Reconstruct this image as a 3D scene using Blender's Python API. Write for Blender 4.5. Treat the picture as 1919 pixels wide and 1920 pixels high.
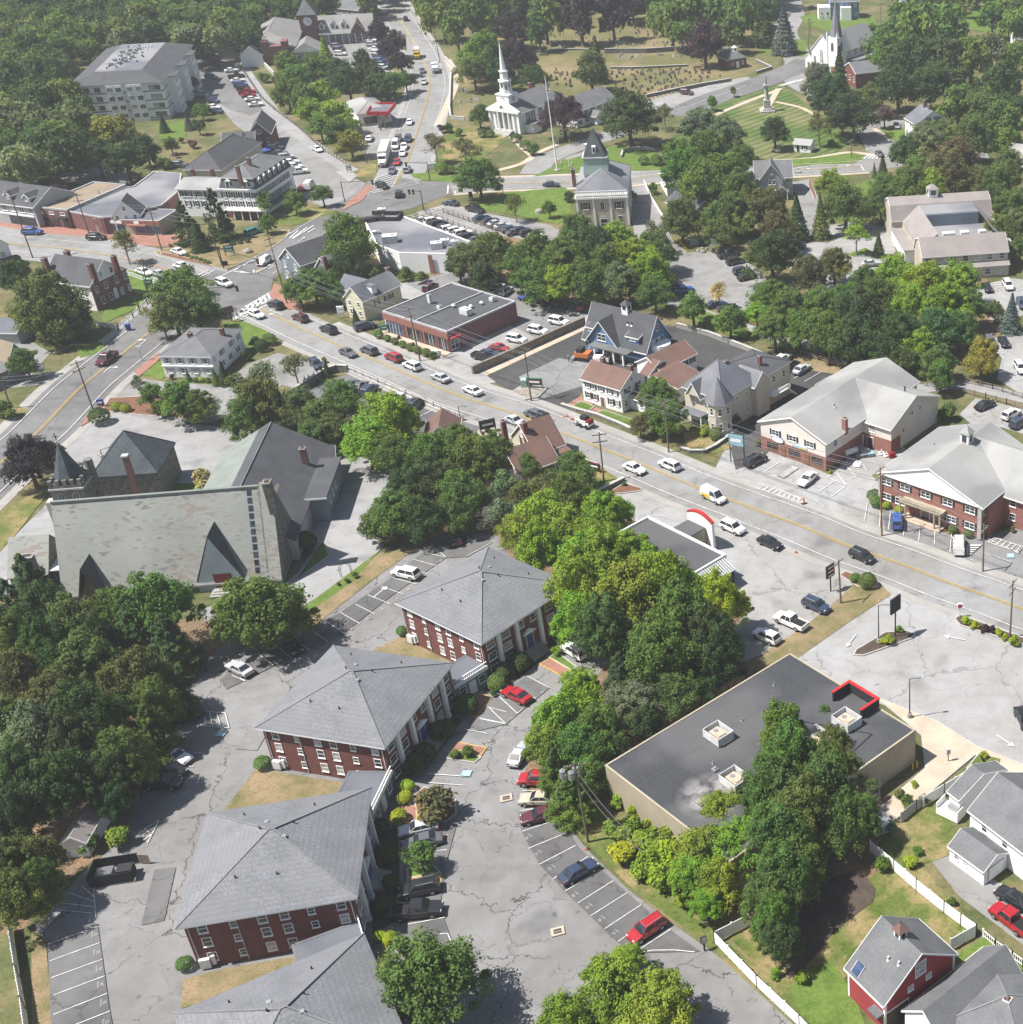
import bpy, math, random
import numpy as np
from mathutils import Vector, Matrix
random.seed(7); rng=np.random.default_rng(7)
for o in list(bpy.data.objects): bpy.data.objects.remove(o)
SC=bpy.context.scene; COL=SC.collection
# ---------------- camera (calibrated from the vertical lines, roofs and parking bays) ----------------
FP,PX,PY,XV,YV,CH=2554.63,1706.7,960.,1677.53,5138.73,121.93
_d=np.array([XV-PX,YV-PY,FP]); _d/=np.linalg.norm(_d)
_Z=-_d; _F=np.array([0,0,1.]); _Y=_F-_F.dot(_Z)*_Z; _Y/=np.linalg.norm(_Y); _X=np.cross(_Y,_Z)
RM=np.array([_X,_Y,_Z])          # camera(x right,y down,z forward) -> world
cam=bpy.data.cameras.new('camera'); co=bpy.data.objects.new('camera',cam); COL.objects.link(co); SC.camera=co
cam.sensor_fit='HORIZONTAL'; cam.sensor_width=36; cam.lens=36*FP/1919; cam.shift_x=-(PX-959.5)/1919; cam.shift_y=0
cam.clip_start=1; cam.clip_end=9000
m=Matrix.Identity(4)
for i in range(3):
    m[i][0]=RM[i][0]; m[i][1]=-RM[i][1]; m[i][2]=-RM[i][2]
m[2][3]=CH; co.matrix_world=m
# ---------------- light ----------------
SUN_AZ,SUN_EL=math.radians(198),math.radians(60)     # direction the sun stands in (from +X, ccw)
w=bpy.data.worlds.new('World'); SC.world=w; w.use_nodes=True
nt=w.node_tree; nt.nodes.clear()
sky=nt.nodes.new('ShaderNodeTexSky'); sky.sky_type='NISHITA'; sky.sun_disc=False
sky.sun_elevation=SUN_EL; sky.sun_rotation=math.pi/2-SUN_AZ; sky.air_density=1.2; sky.dust_density=1.5
bg=nt.nodes.new('ShaderNodeBackground'); bg.inputs[1].default_value=0.062
wo=nt.nodes.new('ShaderNodeOutputWorld'); nt.links.new(sky.outputs[0],bg.inputs[0]); nt.links.new(bg.outputs[0],wo.inputs[0])
sl=bpy.data.lights.new('sun','SUN'); sl.energy=5.0; sl.angle=math.radians(.53); sl.color=(1,.955,.89)
so=bpy.data.objects.new('sun',sl); COL.objects.link(so)
sv=Vector((math.cos(SUN_AZ)*math.cos(SUN_EL),math.sin(SUN_AZ)*math.cos(SUN_EL),math.sin(SUN_EL)))
so.rotation_euler=sv.to_track_quat('Z','Y').to_euler(); so.location=(0,0,300)
SC.view_settings.view_transform='Standard'; SC.view_settings.look='None'; SC.view_settings.exposure=0.84; SC.view_settings.gamma=1
SC.render.engine='CYCLES'
# ---------------- picture position -> place on the ground ----------------
def G(x,y,z=0.):
    r=RM@np.array([x-PX,y-PY,FP]); t=(z-CH)/r[2]; return (r[0]*t,r[1]*t)
def SCL(x,y,z=0.):               # pixels per metre there
    r=RM@np.array([x-PX,y-PY,FP]); t=(z-CH)/r[2]; return 1/t
ROWS=(0,300,650,1000,1440); COLS=(0,450,900,1419)
def p(t,x,y):
    if t=='S': return (x,y)
    return (COLS[int(t[1])]+x/3.838, ROWS[int(t[0])]+y/3.838)
def pts(t,s): return [p(t,*map(float,q.split(','))) for q in s.split()]
# ---------------- materials ----------------
MATS={}
def srgb(h):
    h=h.lstrip('#'); return tuple(((int(h[i:i+2],16)/255+.055)/1.055)**2.4 if int(h[i:i+2],16)>10 else int(h[i:i+2],16)/255/12.92 for i in (0,2,4))
def newmat(name):
    m=bpy.data.materials.new(name); m.use_nodes=True; n=m.node_tree; MATS[name]=m
    return m,n,n.nodes['Principled BSDF']
def nd(n,t,**k):
    o=n.nodes.new(t)
    for a,v in k.items():
        if hasattr(o,a): setattr(o,a,v)
        else: o.inputs[a.replace('_',' ')].default_value=v
    return o
def mixc(n,fac,a,b,mode='MIX'):
    x=n.nodes.new('ShaderNodeMix'); x.data_type='RGBA'; x.blend_type=mode
    for s,v in ((0,fac),(6,a),(7,b)):
        if hasattr(v,'links'): n.links.new(v,x.inputs[s])
        else: x.inputs[s].default_value=(v if s==0 else (*v[:3],1))
    return x.outputs[2]
def noise(n,vec,scale,detail=3,rough=.55,lo=.35,hi=.65):
    a=nd(n,'ShaderNodeTexNoise',Scale=scale,Detail=detail,Roughness=rough); n.links.new(vec,a.inputs['Vector'])
    r=nd(n,'ShaderNodeMapRange'); r.inputs[1].default_value=lo; r.inputs[2].default_value=hi; n.links.new(a.outputs[0],r.inputs[0]); return r.outputs[0]
def mapping(n,sc=(1,1,1),rot=(0,0,0)):
    tc=n.nodes.new('ShaderNodeTexCoord'); mp=n.nodes.new('ShaderNodeMapping'); mp.inputs['Scale'].default_value=sc; mp.inputs['Rotation'].default_value=rot
    n.links.new(tc.outputs['Object'],mp.inputs[0]); return mp.outputs[0]
def M(name,c1,c2=None,s1=.6,s2=6,rough=.85,fine=.12,stretch=(1,1,1),metal=0,lines=None,big=None):
    """plain weathered surface: patches between c1 and c2 plus fine grain; lines=(axis scale, darkness)"""
    m,n,b=newmat(name); c2=c2 or tuple(c*.82 for c in c1); v=mapping(n,stretch)
    col=mixc(n,noise(n,v,s1,4),c1,c2)
    g=noise(n,v,s2,2,.6,.3,.7); col=mixc(n,g,col,mixc(n,1.,col,(1-fine*2,)*3,'MULTIPLY'))
    if big:
        col=mixc(n,noise(n,mapping(n),big[0],3,.5,.45,.62),col,big[1])
    if lines:
        wv=nd(n,'ShaderNodeTexWave',Scale=lines[0],Distortion=.0); wv.bands_direction=lines[2] if len(lines)>2 else 'Z'
        n.links.new(mapping(n),wv.inputs['Vector']); r=nd(n,'ShaderNodeMapRange'); r.inputs[1].default_value=0; r.inputs[2].default_value=.35; r.inputs[3].default_value=1; r.inputs[4].default_value=0
        n.links.new(wv.outputs['Fac'],r.inputs[0]); ml=nd(n,'ShaderNodeMath',operation='MULTIPLY'); ml.inputs[1].default_value=lines[1]; n.links.new(r.outputs[0],ml.inputs[0])
        col=mixc(n,ml.outputs[0],col,tuple(c*.35 for c in c1))
    n.links.new(col,b.inputs['Base Color']); b.inputs['Roughness'].default_value=rough; b.inputs['Metallic'].default_value=metal
    b.inputs['Specular IOR Level'].default_value=.3
    return m
def asphalt(name,c,patch,crack=0.,cs=.11,stain=.0,tint=(1,.985,1)):
    m,n,b=newmat(name); v=mapping(n)
    col=mixc(n,noise(n,v,.045,5,.6,.4,.6),tuple(x*t for x,t in zip((c,)*3,tint)),(patch,patch,patch*1.01))
    col=mixc(n,noise(n,v,.35,4,.65,.4,.75),col,mixc(n,1.,col,(.80,.80,.79),'MULTIPLY'))
    col=mixc(n,noise(n,v,.16,2,.4,.60,.72),col,mixc(n,1.,col,(.74,.74,.75),'MULTIPLY'))
    col=mixc(n,noise(n,v,.75,2,.4,.69,.77),col,mixc(n,1.,col,(.62,.61,.61),'MULTIPLY'))
    # fine grain
    col=mixc(n,noise(n,v,9,2,.7,.3,.7),col,mixc(n,1.,col,(.86,.86,.86),'MULTIPLY'))
    if crack:
        dn=nd(n,'ShaderNodeTexNoise',Scale=.35,Detail=5,Roughness=.6); n.links.new(v,dn.inputs['Vector'])
        sub=nd(n,'ShaderNodeVectorMath',operation='MULTIPLY_ADD'); n.links.new(dn.outputs['Color'],sub.inputs[0]); sub.inputs[1].default_value=(5,5,0); n.links.new(v,sub.inputs[2])
        for sc,wd,st in ((cs,.0075,1),(cs*2.4,.012,.6)):
            vo=nd(n,'ShaderNodeTexVoronoi',feature='DISTANCE_TO_EDGE',Scale=sc); vo.voronoi_dimensions='2D'; n.links.new(sub.outputs[0],vo.inputs['Vector'])
            r=nd(n,'ShaderNodeMapRange'); r.inputs[1].default_value=wd*.5; r.inputs[2].default_value=wd*1.3; r.inputs[3].default_value=crack*st; r.inputs[4].default_value=0
            n.links.new(vo.outputs['Distance'],r.inputs[0]); f=r.outputs[0]
            gate=noise(n,v,.09 if st==1 else .12,2,.5,.30 if st==1 else .45,.38 if st==1 else .52)
            mu=nd(n,'ShaderNodeMath',operation='MULTIPLY'); n.links.new(f,mu.inputs[0]); n.links.new(gate,mu.inputs[1])
            col=mixc(n,mu.outputs[0],col,(.035,.033,.032))
    n.links.new(col,b.inputs['Base Color']); b.inputs['Roughness'].default_value=.92; b.inputs['Specular IOR Level'].default_value=.25
    return m
def grass(name,g1,g2,dry,amt=(.45,.6),stripes=None,s=.08):
    m,n,b=newmat(name); v=mapping(n)
    col=mixc(n,noise(n,v,.5,4,.6,.35,.65),g1,g2)
    col=mixc(n,noise(n,v,s,5,.6,*amt),col,dry)
    if stripes:
        wv=nd(n,'ShaderNodeTexWave',Scale=stripes[1],Distortion=.6); wv.bands_direction='X'; n.links.new(mapping(n,(1,1,1),(0,0,stripes[0])),wv.inputs['Vector'])
        col=mixc(n,wv.outputs['Fac'],col,mixc(n,1.,col,(.55,.68,.55),'MULTIPLY'))
    col=mixc(n,noise(n,v,1.6,4,.7,.5,.72),col,mixc(n,1.,col,(.60,.62,.55),'MULTIPLY')); col=mixc(n,noise(n,v,.9,3,.6,.60,.72),col,mixc(n,.5,col,dry))
    col=mixc(n,noise(n,v,5,3,.7,.3,.7),col,mixc(n,1.,col,(.55,.6,.52),'MULTIPLY'))
    n.links.new(col,b.inputs['Base Color']); b.inputs['Roughness'].default_value=1; b.inputs['Specular IOR Level'].default_value=.1
    return m
def glassmat(name,c,rough=.12):
    m,n,b=newmat(name); v=mapping(n)
    n.links.new(mixc(n,noise(n,v,1.3,2,.5,.35,.65),c,tuple(x*2.2+.01 for x in c)),b.inputs['Base Color']); b.inputs['Roughness'].default_value=rough; b.inputs['Specular IOR Level'].default_value=.7
    return m
def objcol(name,rough=.35,coat=.6,leaf=False,v1=.75,scale=.45):
    m,n,b=newmat(name); oi=n.nodes.new('ShaderNodeObjectInfo'); col=oi.outputs['Color']
    v=mapping(n)
    if leaf:
        col=mixc(n,noise(n,v,scale,4,.6,.38,.62),mixc(n,1.,col,(.72,.80,.85),'MULTIPLY'),mixc(n,1.,col,(1.3,1.22,.95),'MULTIPLY'))
        col=mixc(n,noise(n,v,scale*7,2,.6,.3,.7),col,mixc(n,1.,col,(v1,v1,v1),'MULTIPLY'))
        n.links.new(col,b.inputs['Base Color']); b.inputs['Roughness'].default_value=.75; b.inputs['Specular IOR Level'].default_value=.2
        tr=n.nodes.new('ShaderNodeBsdfTranslucent'); n.links.new(mixc(n,1.,col,(1.15,1.3,.55),'MULTIPLY'),tr.inputs[0])
        mx=n.nodes.new('ShaderNodeMixShader'); mx.inputs[0].default_value=.24; n.links.new(b.outputs[0],mx.inputs[1]); n.links.new(tr.outputs[0],mx.inputs[2])
        n.links.new(mx.outputs[0],n.nodes['Material Output'].inputs[0])
    else:
        n.links.new(mixc(n,noise(n,v,1.5,3,.5,.3,.8),col,mixc(n,1.,col,(.86,.86,.86),'MULTIPLY')),b.inputs['Base Color']); b.inputs['Roughness'].default_value=rough; b.inputs['Coat Weight'].default_value=coat
    return m
asphalt('lot_condo',.185,.235,crack=.85,cs=.095,tint=(1.01,.99,.975))
asphalt('stall_asphalt',.105,.165,crack=.5,cs=.07)
asphalt('road',.14,.18,crack=.35,cs=.05)
asphalt('road_pale',.215,.265,crack=.3,cs=.06,tint=(1.02,1,.965))
asphalt('lot_pale',.27,.325,crack=.35,cs=.05,tint=(1.01,.985,.945))
asphalt('lot_church',.26,.30)
asphalt('lot_new',.055,.075)
asphalt('patch_old',.17,.22,crack=.8,cs=.09)
M('concrete',(.33,.32,.30),(.27,.26,.245),.3,5,fine=.08)
M('concrete_tan',(.50,.42,.33),(.40,.33,.26),.3,5,fine=.1)
M('kerb_stone',(.45,.44,.42),None,1,6)
M('brick_paving',(.34,.175,.135),(.27,.135,.105),.8,8,fine=.15)
M('mulch',(.22,.11,.065),(.15,.075,.045),.8,7,fine=.2)
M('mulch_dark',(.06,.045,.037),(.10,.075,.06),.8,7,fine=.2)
M('soil',(.26,.17,.10),(.16,.12,.07),.25,3,fine=.2)
M('white_line',(.72,.72,.71),(.50,.50,.49),1.2,7,fine=.12)
M('worn_line',(.5,.5,.49),(.3,.3,.29),1.2,7,fine=.12)
M('yellow_line',(.62,.42,.08),(.45,.33,.10),1.2,7,fine=.1)
M('blue_line',(.30,.52,.60),None,1.2,7)
grass('ground_grass',(.085,.10,.042),(.13,.14,.06),(.22,.18,.10),(.45,.62))
grass('lawn_green',(.10,.16,.035),(.15,.21,.05),(.22,.20,.07),(.58,.75))
grass('lawn_dry',(.21,.17,.095),(.15,.15,.06),(.31,.225,.145),(.38,.6),s=.2)
grass('lawn_mixed',(.09,.13,.03),(.15,.17,.05),(.30,.23,.12),(.45,.6),s=.15)
grass('cemetery_grass',(.13,.135,.055),(.17,.16,.075),(.29,.215,.13),(.45,.65),s=.035)
grass('common_grass',(.10,.15,.045),(.13,.175,.055),(.27,.235,.13),(.5,.68),stripes=(math.radians(35),.1),s=.03)
M('roof_condo',(.215,.222,.24),(.17,.177,.192),.35,4.5,fine=.2,lines=(1.3,.22,'Z'),big=(.16,(.165,.17,.182)))
M('roof_grey',(0.16,0.164,0.172),(0.124,0.128,0.136),.35,5,fine=.14)
M('ridge_cap',(.23,.235,.25),None,.5,4)
M('roof_dark',(.085,.088,.098),(.065,.068,.075),.35,5,fine=.12)
M('roof_black',(.045,.048,.056),(.06,.063,.07),.12,3,fine=.16,big=(.07,(.085,.086,.09)))
M('roof_flat',(0.136,0.144,0.168),(0.104,0.112,0.132),.12,3,fine=.08,big=(.05,(.22,.22,.23)))
M('roof_pale',(.33,.33,.325),(.265,.265,.26),.10,5,fine=.08,stretch=(1,1,.3),big=(.09,(.20,.20,.20)))
M('gable_blue',(.34,.39,.44),(.29,.335,.38),.3,3,fine=.05)
M('roof_taupe',(.23,.225,.22),(.19,.187,.185),.2,5,fine=.1)
M('band_grey',(.13,.14,.15),None,.5,3)
M('roof_mauve',(.285,.255,.245),(.24,.215,.21),.2,5,fine=.1)
M('roof_brown',(.175,.105,.085),(.14,.085,.072),.3,5,fine=.14)
M('roof_tan',(.28,.22,.16),(.22,.18,.13),.2,4,fine=.1)
M('roof_slate',(.085,.105,.115),(.055,.068,.078),.5,4,fine=.22)
M('roof_green',(.22,.245,.23),(.18,.205,.19),.4,4,fine=.12)
def churchroof():
    m,n,b=newmat('roof_church'); v=mapping(n,(1,1,1))
    col=mixc(n,noise(n,v,.12,5,.6,.35,.65),(.285,.295,.275),(.235,.245,.23))
    tc=n.nodes.new('ShaderNodeTexCoord'); sp=n.nodes.new('ShaderNodeSeparateXYZ'); cb=n.nodes.new('ShaderNodeCombineXYZ'); n.links.new(tc.outputs['Object'],sp.inputs[0]); n.links.new(sp.outputs[0],cb.inputs[0]); n.links.new(sp.outputs[2],cb.inputs[1])
    br=nd(n,'ShaderNodeTexBrick',Scale=1.); br.inputs['Mortar Size'].default_value=.012; br.inputs['Brick Width'].default_value=.75; br.inputs['Row Height'].default_value=.28; br.inputs['Color1'].default_value=(1,1,1,1); br.inputs['Color2'].default_value=(0,0,0,1); br.inputs['Mortar'].default_value=(.3,.3,.3,1); n.links.new(cb.outputs[0],br.inputs['Vector'])
    def thr(src,lo,hi):
        r=nd(n,'ShaderNodeMapRange'); r.inputs[1].default_value=lo; r.inputs[2].default_value=hi; n.links.new(src,r.inputs[0]); return r.outputs[0]
    def mul(a,b_):
        m_=nd(n,'ShaderNodeMath',operation='MULTIPLY'); n.links.new(a,m_.inputs[0]); n.links.new(b_,m_.inputs[1]); return m_.outputs[0]
    rnd=br.outputs['Color']; col=mixc(n,rnd,col,mixc(n,1.,col,(.90,.905,.90),'MULTIPLY'))
    col=mixc(n,mul(thr(rnd,.50,.56),noise(n,mapping(n,(.5,1,1)),.22,4,.6,.52,.58)),col,(.225,.195,.17))
    col=mixc(n,mul(thr(rnd,.80,.84),noise(n,mapping(n),.3,3,.6,.45,.6)),col,(.15,.145,.14))
    col=mixc(n,noise(n,mapping(n,(.9,.08,.08)),1.,3,.5,.66,.80),col,(.27,.25,.18))
    wv=nd(n,'ShaderNodeTexWave',Scale=1.5,Distortion=.2); wv.bands_direction='Z'; n.links.new(v,wv.inputs['Vector'])
    col=mixc(n,wv.outputs['Fac'],col,mixc(n,1.,col,(.9,.9,.9),'MULTIPLY'))
    n.links.new(col,b.inputs['Base Color']); b.inputs['Roughness'].default_value=.85
churchroof()
M('brick_red',(.215,.085,.072),(.165,.065,.056),1.2,9,fine=.16,lines=(3.2,.12))
M('brick_bank',(.34,.155,.125),(.28,.125,.10),1.2,9,fine=.14,lines=(3.2,.10))
M('brick_old',(.24,.12,.11),(.18,.09,.085),1.2,9,fine=.16,lines=(3.2,.1))
M('siding_white',(.84,.84,.84),(.78,.78,.79),.3,3,fine=.05,lines=(3.3,.12))
M('siding_cream',(.60,.55,.44),(.53,.48,.39),.3,3,fine=.05,lines=(3.3,.12))
M('siding_pink',(.74,.68,.62),(.66,.60,.55),.3,3,fine=.05,lines=(3.3,.10))
M('siding_blue',(.13,.22,.37),(.11,.185,.31),.3,3,fine=.06,lines=(3.3,.18))
M('siding_bluegrey',(.19,.24,.28),(.16,.20,.24),.3,3,fine=.06,lines=(3.3,.16))
M('siding_grey',(.42,.42,.42),(.36,.36,.37),.3,3,fine=.05,lines=(3.3,.14))
M('siding_tan',(.50,.46,.38),(.43,.40,.33),.3,3,fine=.05,lines=(3.3,.12))
M('siding_yellow',(.68,.65,.47),(.62,.59,.43),.3,3,fine=.05,lines=(3.3,.10))
M('board_grey',(.22,.25,.28),(.17,.19,.215),.8,4,fine=.1,stretch=(3,3,.3))
M('stucco_tan',(.40,.345,.26),(.34,.295,.225),.3,6,fine=.06)
M('barn_red',(.36,.055,.06),(.30,.045,.05),.4,4,fine=.06,lines=(3.0,.15))
M('stone_wall',(.24,.235,.21),(.12,.12,.11),1.6,5,fine=.25)
M('trim_white',(.84,.84,.83),(.78,.78,.77),.5,3,fine=.04)
M('trim_grey',(.45,.45,.46),None,.5,3,fine=.05)
M('trim_black',(.03,.03,.035),None,.5,3)
M('stone_pale',(.50,.49,.46),(.38,.37,.35),.6,5)
M('metal_grey',(.45,.46,.47),None,.6,4,rough=.45,metal=.6)
M('metal_white',(.72,.73,.73),(.6,.6,.6),.6,4,rough=.5)
M('rust',(.30,.13,.07),None,.8,5)
M('wood_pole',(.20,.155,.12),(.14,.11,.085),1.2,8,stretch=(3,3,.3))
M('wood_fence',(.26,.21,.17),(.18,.15,.12),.8,6,stretch=(3,3,.3))
M('bark',(.11,.085,.065),(.075,.06,.05),1.2,8,stretch=(3,3,.4))
M('bark_pale',(.30,.27,.24),(.2,.18,.16),1.2,8)
M('rubber',(.018,.018,.02),None,2,8)
M('red_paint',(.50,.03,.035),None,.5,3,rough=.5)
M('blue_paint',(.04,.08,.35),None,.5,3,rough=.5)
M('yellow_paint',(.75,.50,.03),None,.5,3,rough=.5)
M('orange_paint',(.58,.17,.05),None,.5,3,rough=.5)
M('green_paint',(.03,.24,.17),None,.5,3,rough=.5)
M('door_red',(.19,.02,.022),None,.5,3,rough=.5)
M('wood_brown',(.24,.12,.07),None,.6,5)
M('copper_green',(.30,.44,.38),(.40,.50,.45),.5,3,fine=.1,stretch=(2,2,.3))
M('rock',(.36,.33,.29),(.22,.20,.18),.8,4,fine=.2)
M('cloth_skin',(.45,.28,.20),None,.8,4)
glassmat('glass',(.012,.016,.022)); glassmat('glass_blind',(.20,.20,.19),.25); glassmat('glass_blue',(.02,.035,.07)); glassmat('glass_car',(.012,.015,.02),.08)
M('lamp_glass',(.62,.62,.60),None,1,4,rough=.2)
M('tail_glass',(.35,.015,.015),None,1,4,rough=.25)
objcol('car_paint'); objcol('leaf',leaf=True,scale=.22); objcol('needle',leaf=True,v1=.6,scale=.3); objcol('stone',rough=.9,coat=0); objcol('plain',rough=.6,coat=0)
# ---------------- mesh builder ----------------
class MB:
    def __init__(s): s.v=[];s.f=[];s.m=[];s.mats=[]
    def mi(s,m):
        if m not in s.mats: s.mats.append(m)
        return s.mats.index(m)
    def add(s,vs,fs,m):
        k=len(s.v); s.v+=[tuple(map(float,q)) for q in vs]; s.f+=[[k+i for i in f] for f in fs]; s.m+=[s.mi(m)]*len(fs); return s
    def box(s,x0,y0,z0,x1,y1,z1,m,rot=0):
        vs=[(x,y,z) for z in (z0,z1) for x,y in ((x0,y0),(x1,y0),(x1,y1),(x0,y1))]
        return s.add(vs,[(0,3,2,1),(4,5,6,7),(0,1,5,4),(1,2,6,5),(2,3,7,6),(3,0,4,7)],m)
    def cyl(s,x,y,z0,z1,r0,r1,m,n=10,ph=0):
        vs=[(x+r*math.cos(ph+2*math.pi*i/n),y+r*math.sin(ph+2*math.pi*i/n),z) for z,r in ((z0,r0),(z1,r1)) for i in range(n)]
        return s.add(vs,[(i,(i+1)%n,n+(i+1)%n,n+i) for i in range(n)]+[tuple(range(n,2*n)),tuple(range(n-1,-1,-1))],m)
    def tube(s,a,b,r0,r1,m,n=6):
        a,b=Vector(a),Vector(b); d=(b-a).normalized(); u=d.orthogonal().normalized(); v=d.cross(u)
        vs=[q+(u*math.cos(2*math.pi*i/n)+v*math.sin(2*math.pi*i/n))*r for q,r in ((a,r0),(b,r1)) for i in range(n)]
        return s.add(vs,[(i,(i+1)%n,n+(i+1)%n,n+i) for i in range(n)]+[tuple(range(n,2*n)),tuple(range(n-1,-1,-1))],m)
    def prism(s,poly,z0,z1,m,mtop=None):          # polygon in xy, extruded
        n=len(poly); vs=[(x,y,z0) for x,y in poly]+[(x,y,z1) for x,y in poly]
        s.add(vs,[(i,(i+1)%n,n+(i+1)%n,n+i) for i in range(n)],m); k=len(s.v)-2*n
        s.f+=[[k+n+i for i in range(n)],[k+i for i in range(n-1,-1,-1)]]; s.m+=[s.mi(mtop or m),s.mi(m)]; return s
    def extr(s,sec,a0,a1,axis,m):                  # section polygon (across,z) extruded along axis
        n=len(sec); f=(lambda c,z,a:(a,c,z)) if axis=='x' else (lambda c,z,a:(c,a,z))
        vs=[f(c,z,a) for a in (a0,a1) for c,z in sec]
        return s.add(vs,[(i,(i+1)%n,n+(i+1)%n,n+i) for i in range(n)]+[tuple(range(n,2*n)),tuple(range(n-1,-1,-1))],m)
    def loft(s,rings,m,cap=True):
        n=len(rings[0]); vs=[q for r in rings for q in r]; fs=[(j*n+i,j*n+(i+1)%n,(j+1)*n+(i+1)%n,(j+1)*n+i) for j in range(len(rings)-1) for i in range(n)]
        if cap: fs+=[tuple(range(n-1,-1,-1)),tuple(range((len(rings)-1)*n,len(rings)*n))]
        return s.add(vs,fs,m)
    def mesh(s,name,smooth=False):
        me=bpy.data.meshes.new(name); me.from_pydata(s.v,[],s.f)
        for q in s.mats: me.materials.append(MATS[q])
        me.polygons.foreach_set('material_index',s.m)
        if smooth: me.polygons.foreach_set('use_smooth',[True]*len(s.f))
        me.update(); return me
    def build(s,name,parent=None,loc=(0,0,0),rz=0,smooth=False,**k):
        return put(name,s.mesh(name,smooth),parent,loc,rz,**k)
def put(name,me,parent=None,loc=(0,0,0),rz=0,color=None,scale=None):
    o=bpy.data.objects.new(name,me); COL.objects.link(o); o.location=loc; o.rotation_euler=(0,0,rz)
    if parent is not None: o.parent=parent
    if color is not None: o.color=(*color[:3],1)
    if scale is not None: o.scale=scale
    return o
THINGS=[]
def tag(o,label,cat,group=None,share=False):
    o['label']=label; o['category']=cat
    if group: o['group']=group
    THINGS.append((o,share)); return o
def struct(o): o['kind']='structure'; return o
def empty(name,label,cat,loc,rz=0,group=None,share=False):
    o=bpy.data.objects.new(name,None); COL.objects.link(o); o.location=loc; o.rotation_euler=(0,0,rz); o.empty_display_size=.5
    return tag(o,label,cat,group,share)
def heading(t,x,y,dx,dy):
    a,b=G(*p(t,x,y)),G(*p(t,x+dx,y+dy)); return math.atan2(b[1]-a[1],b[0]-a[0])
# ================= THE GROUND =================
ZL=[-.17]
def nz(): ZL[0]+=.001; return ZL[0]
def ground_sheet():
    N=6000; mb=MB(); mb.add([(-N,-800,-.18),(N,-800,-.18),(N,2*N,-.18),(-N,2*N,-.18)],[(0,1,2,3)],'ground_grass'); struct(mb.build('ground'))
ground_sheet()
def sheet(name,mat,P,z=None):
    z=nz() if z is None else z; q=[G(*c) for c in P]; mb=MB(); mb.add([(x,y,z) for x,y in q],[tuple(range(len(q)))],mat)
    me=mb.mesh(name)
    if me.polygons[0].normal.z<0: me.flip_normals()
    return struct(put(name,me))
def offset(q,d):
    n=len(q); A=sum(q[i][0]*q[(i+1)%n][1]-q[(i+1)%n][0]*q[i][1] for i in range(n)); s=1 if A>0 else -1; out=[]
    for i in range(n):
        a,b,c=Vector(q[i-1]),Vector(q[i]),Vector(q[(i+1)%n]); e1=(b-a).normalized(); e2=(c-b).normalized()
        n1=Vector((-e1.y,e1.x))*s; n2=Vector((-e2.y,e2.x))*s; k=(n1+n2); k=k/max(k.dot(n1),.35) if k.length>1e-6 else n1
        out.append(tuple(b+k*d))
    return out
def island(name,mat,P,kerb='kerb_stone',kw=.18,h=.02):
    """raised bed: a kerb round a filled top, a real step above the paving"""
    q=[G(*c) for c in P]; n=len(q); A=sum(q[i][0]*q[(i+1)%n][1]-q[(i+1)%n][0]*q[i][1] for i in range(n))
    if A<0: q=q[::-1]
    k=MB(); k.prism(q,-.18,h,kerb); o=struct(k.build(name+'_kerb' if 'kerb' not in name else name)); 
    qi=offset(q,kw); m=MB(); m.prism(qi,h-.1,h+.012,mat); struct(m.build(name))
def strip(P,wl,wr,ext=0):
    """left and right borders of a road along picture points"""
    q=[Vector(G(*c)) for c in P]; L=[];R=[]
    for i,a in enumerate(q):
        d=(q[min(i+1,len(q)-1)]-q[max(i-1,0)]).normalized(); nn=Vector((-d.y,d.x)); L.append(a+nn*wl); R.append(a-nn*wr)
    return L,R
def smooth(P,k=4):
    q=[np.array(c,float) for c in P]; out=[]
    for i in range(len(q)-1):
        p0,p1,p2,p3=q[max(i-1,0)],q[i],q[i+1],q[min(i+2,len(q)-1)]
        for j in range(k):
            t=j/k; out.append(tuple(.5*((2*p1)+(-p0+p2)*t+(2*p0-5*p1+4*p2-p3)*t*t+(-p0+3*p1-3*p2+p3)*t**3)))
    return out+[tuple(q[-1])]
def road(name,mat,P,wl,wr=None):
    wr=wl if wr is None else wr; P=smooth(P); L,R=strip(P,wl,wr); z=nz(); n=len(L); mb=MB()
    mb.add([(a.x,a.y,z) for a in L]+[(a.x,a.y,z) for a in R],[(i,n+i,n+i+1,i+1) for i in range(n-1)],mat); struct(mb.build(name)); return P
MW=MB();MY=MB();MWO=MB();MBL=MB()
def mk(mb,mat,pl,w,z):
    q=[Vector(a) for a in pl]
    for i in range(len(q)-1):
        d=q[i+1]-q[i]
        if d.length<.05: continue
        d.normalize(); nn=Vector((-d.y,d.x))*w/2; a,b=q[i]-d*.02,q[i+1]+d*.02
        mb.add([(a.x-nn.x,a.y-nn.y,z),(b.x-nn.x,b.y-nn.y,z),(b.x+nn.x,b.y+nn.y,z),(a.x+nn.x,a.y+nn.y,z)],[(0,1,2,3)],mat)
ZM=.008
def white(P,w=.13,m='white_line'): mk(MW if m=='white_line' else MWO,m,[G(*c) for c in P],w,ZM)
def yellow(P,w=.12,d=.18):
    P=smooth(P); L,R=strip(P,d,d); mk(MY,'yellow_line',L,w,ZM); mk(MY,'yellow_line',R,w,ZM)
def edge(P,wl,wr,w=.14):
    P=smooth(P); L,R=strip(P,abs(wl),abs(wr))
    if wl: mk(MW,'white_line',L,w,ZM)
    if wr: mk(MW,'white_line',R,w,ZM)
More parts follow.
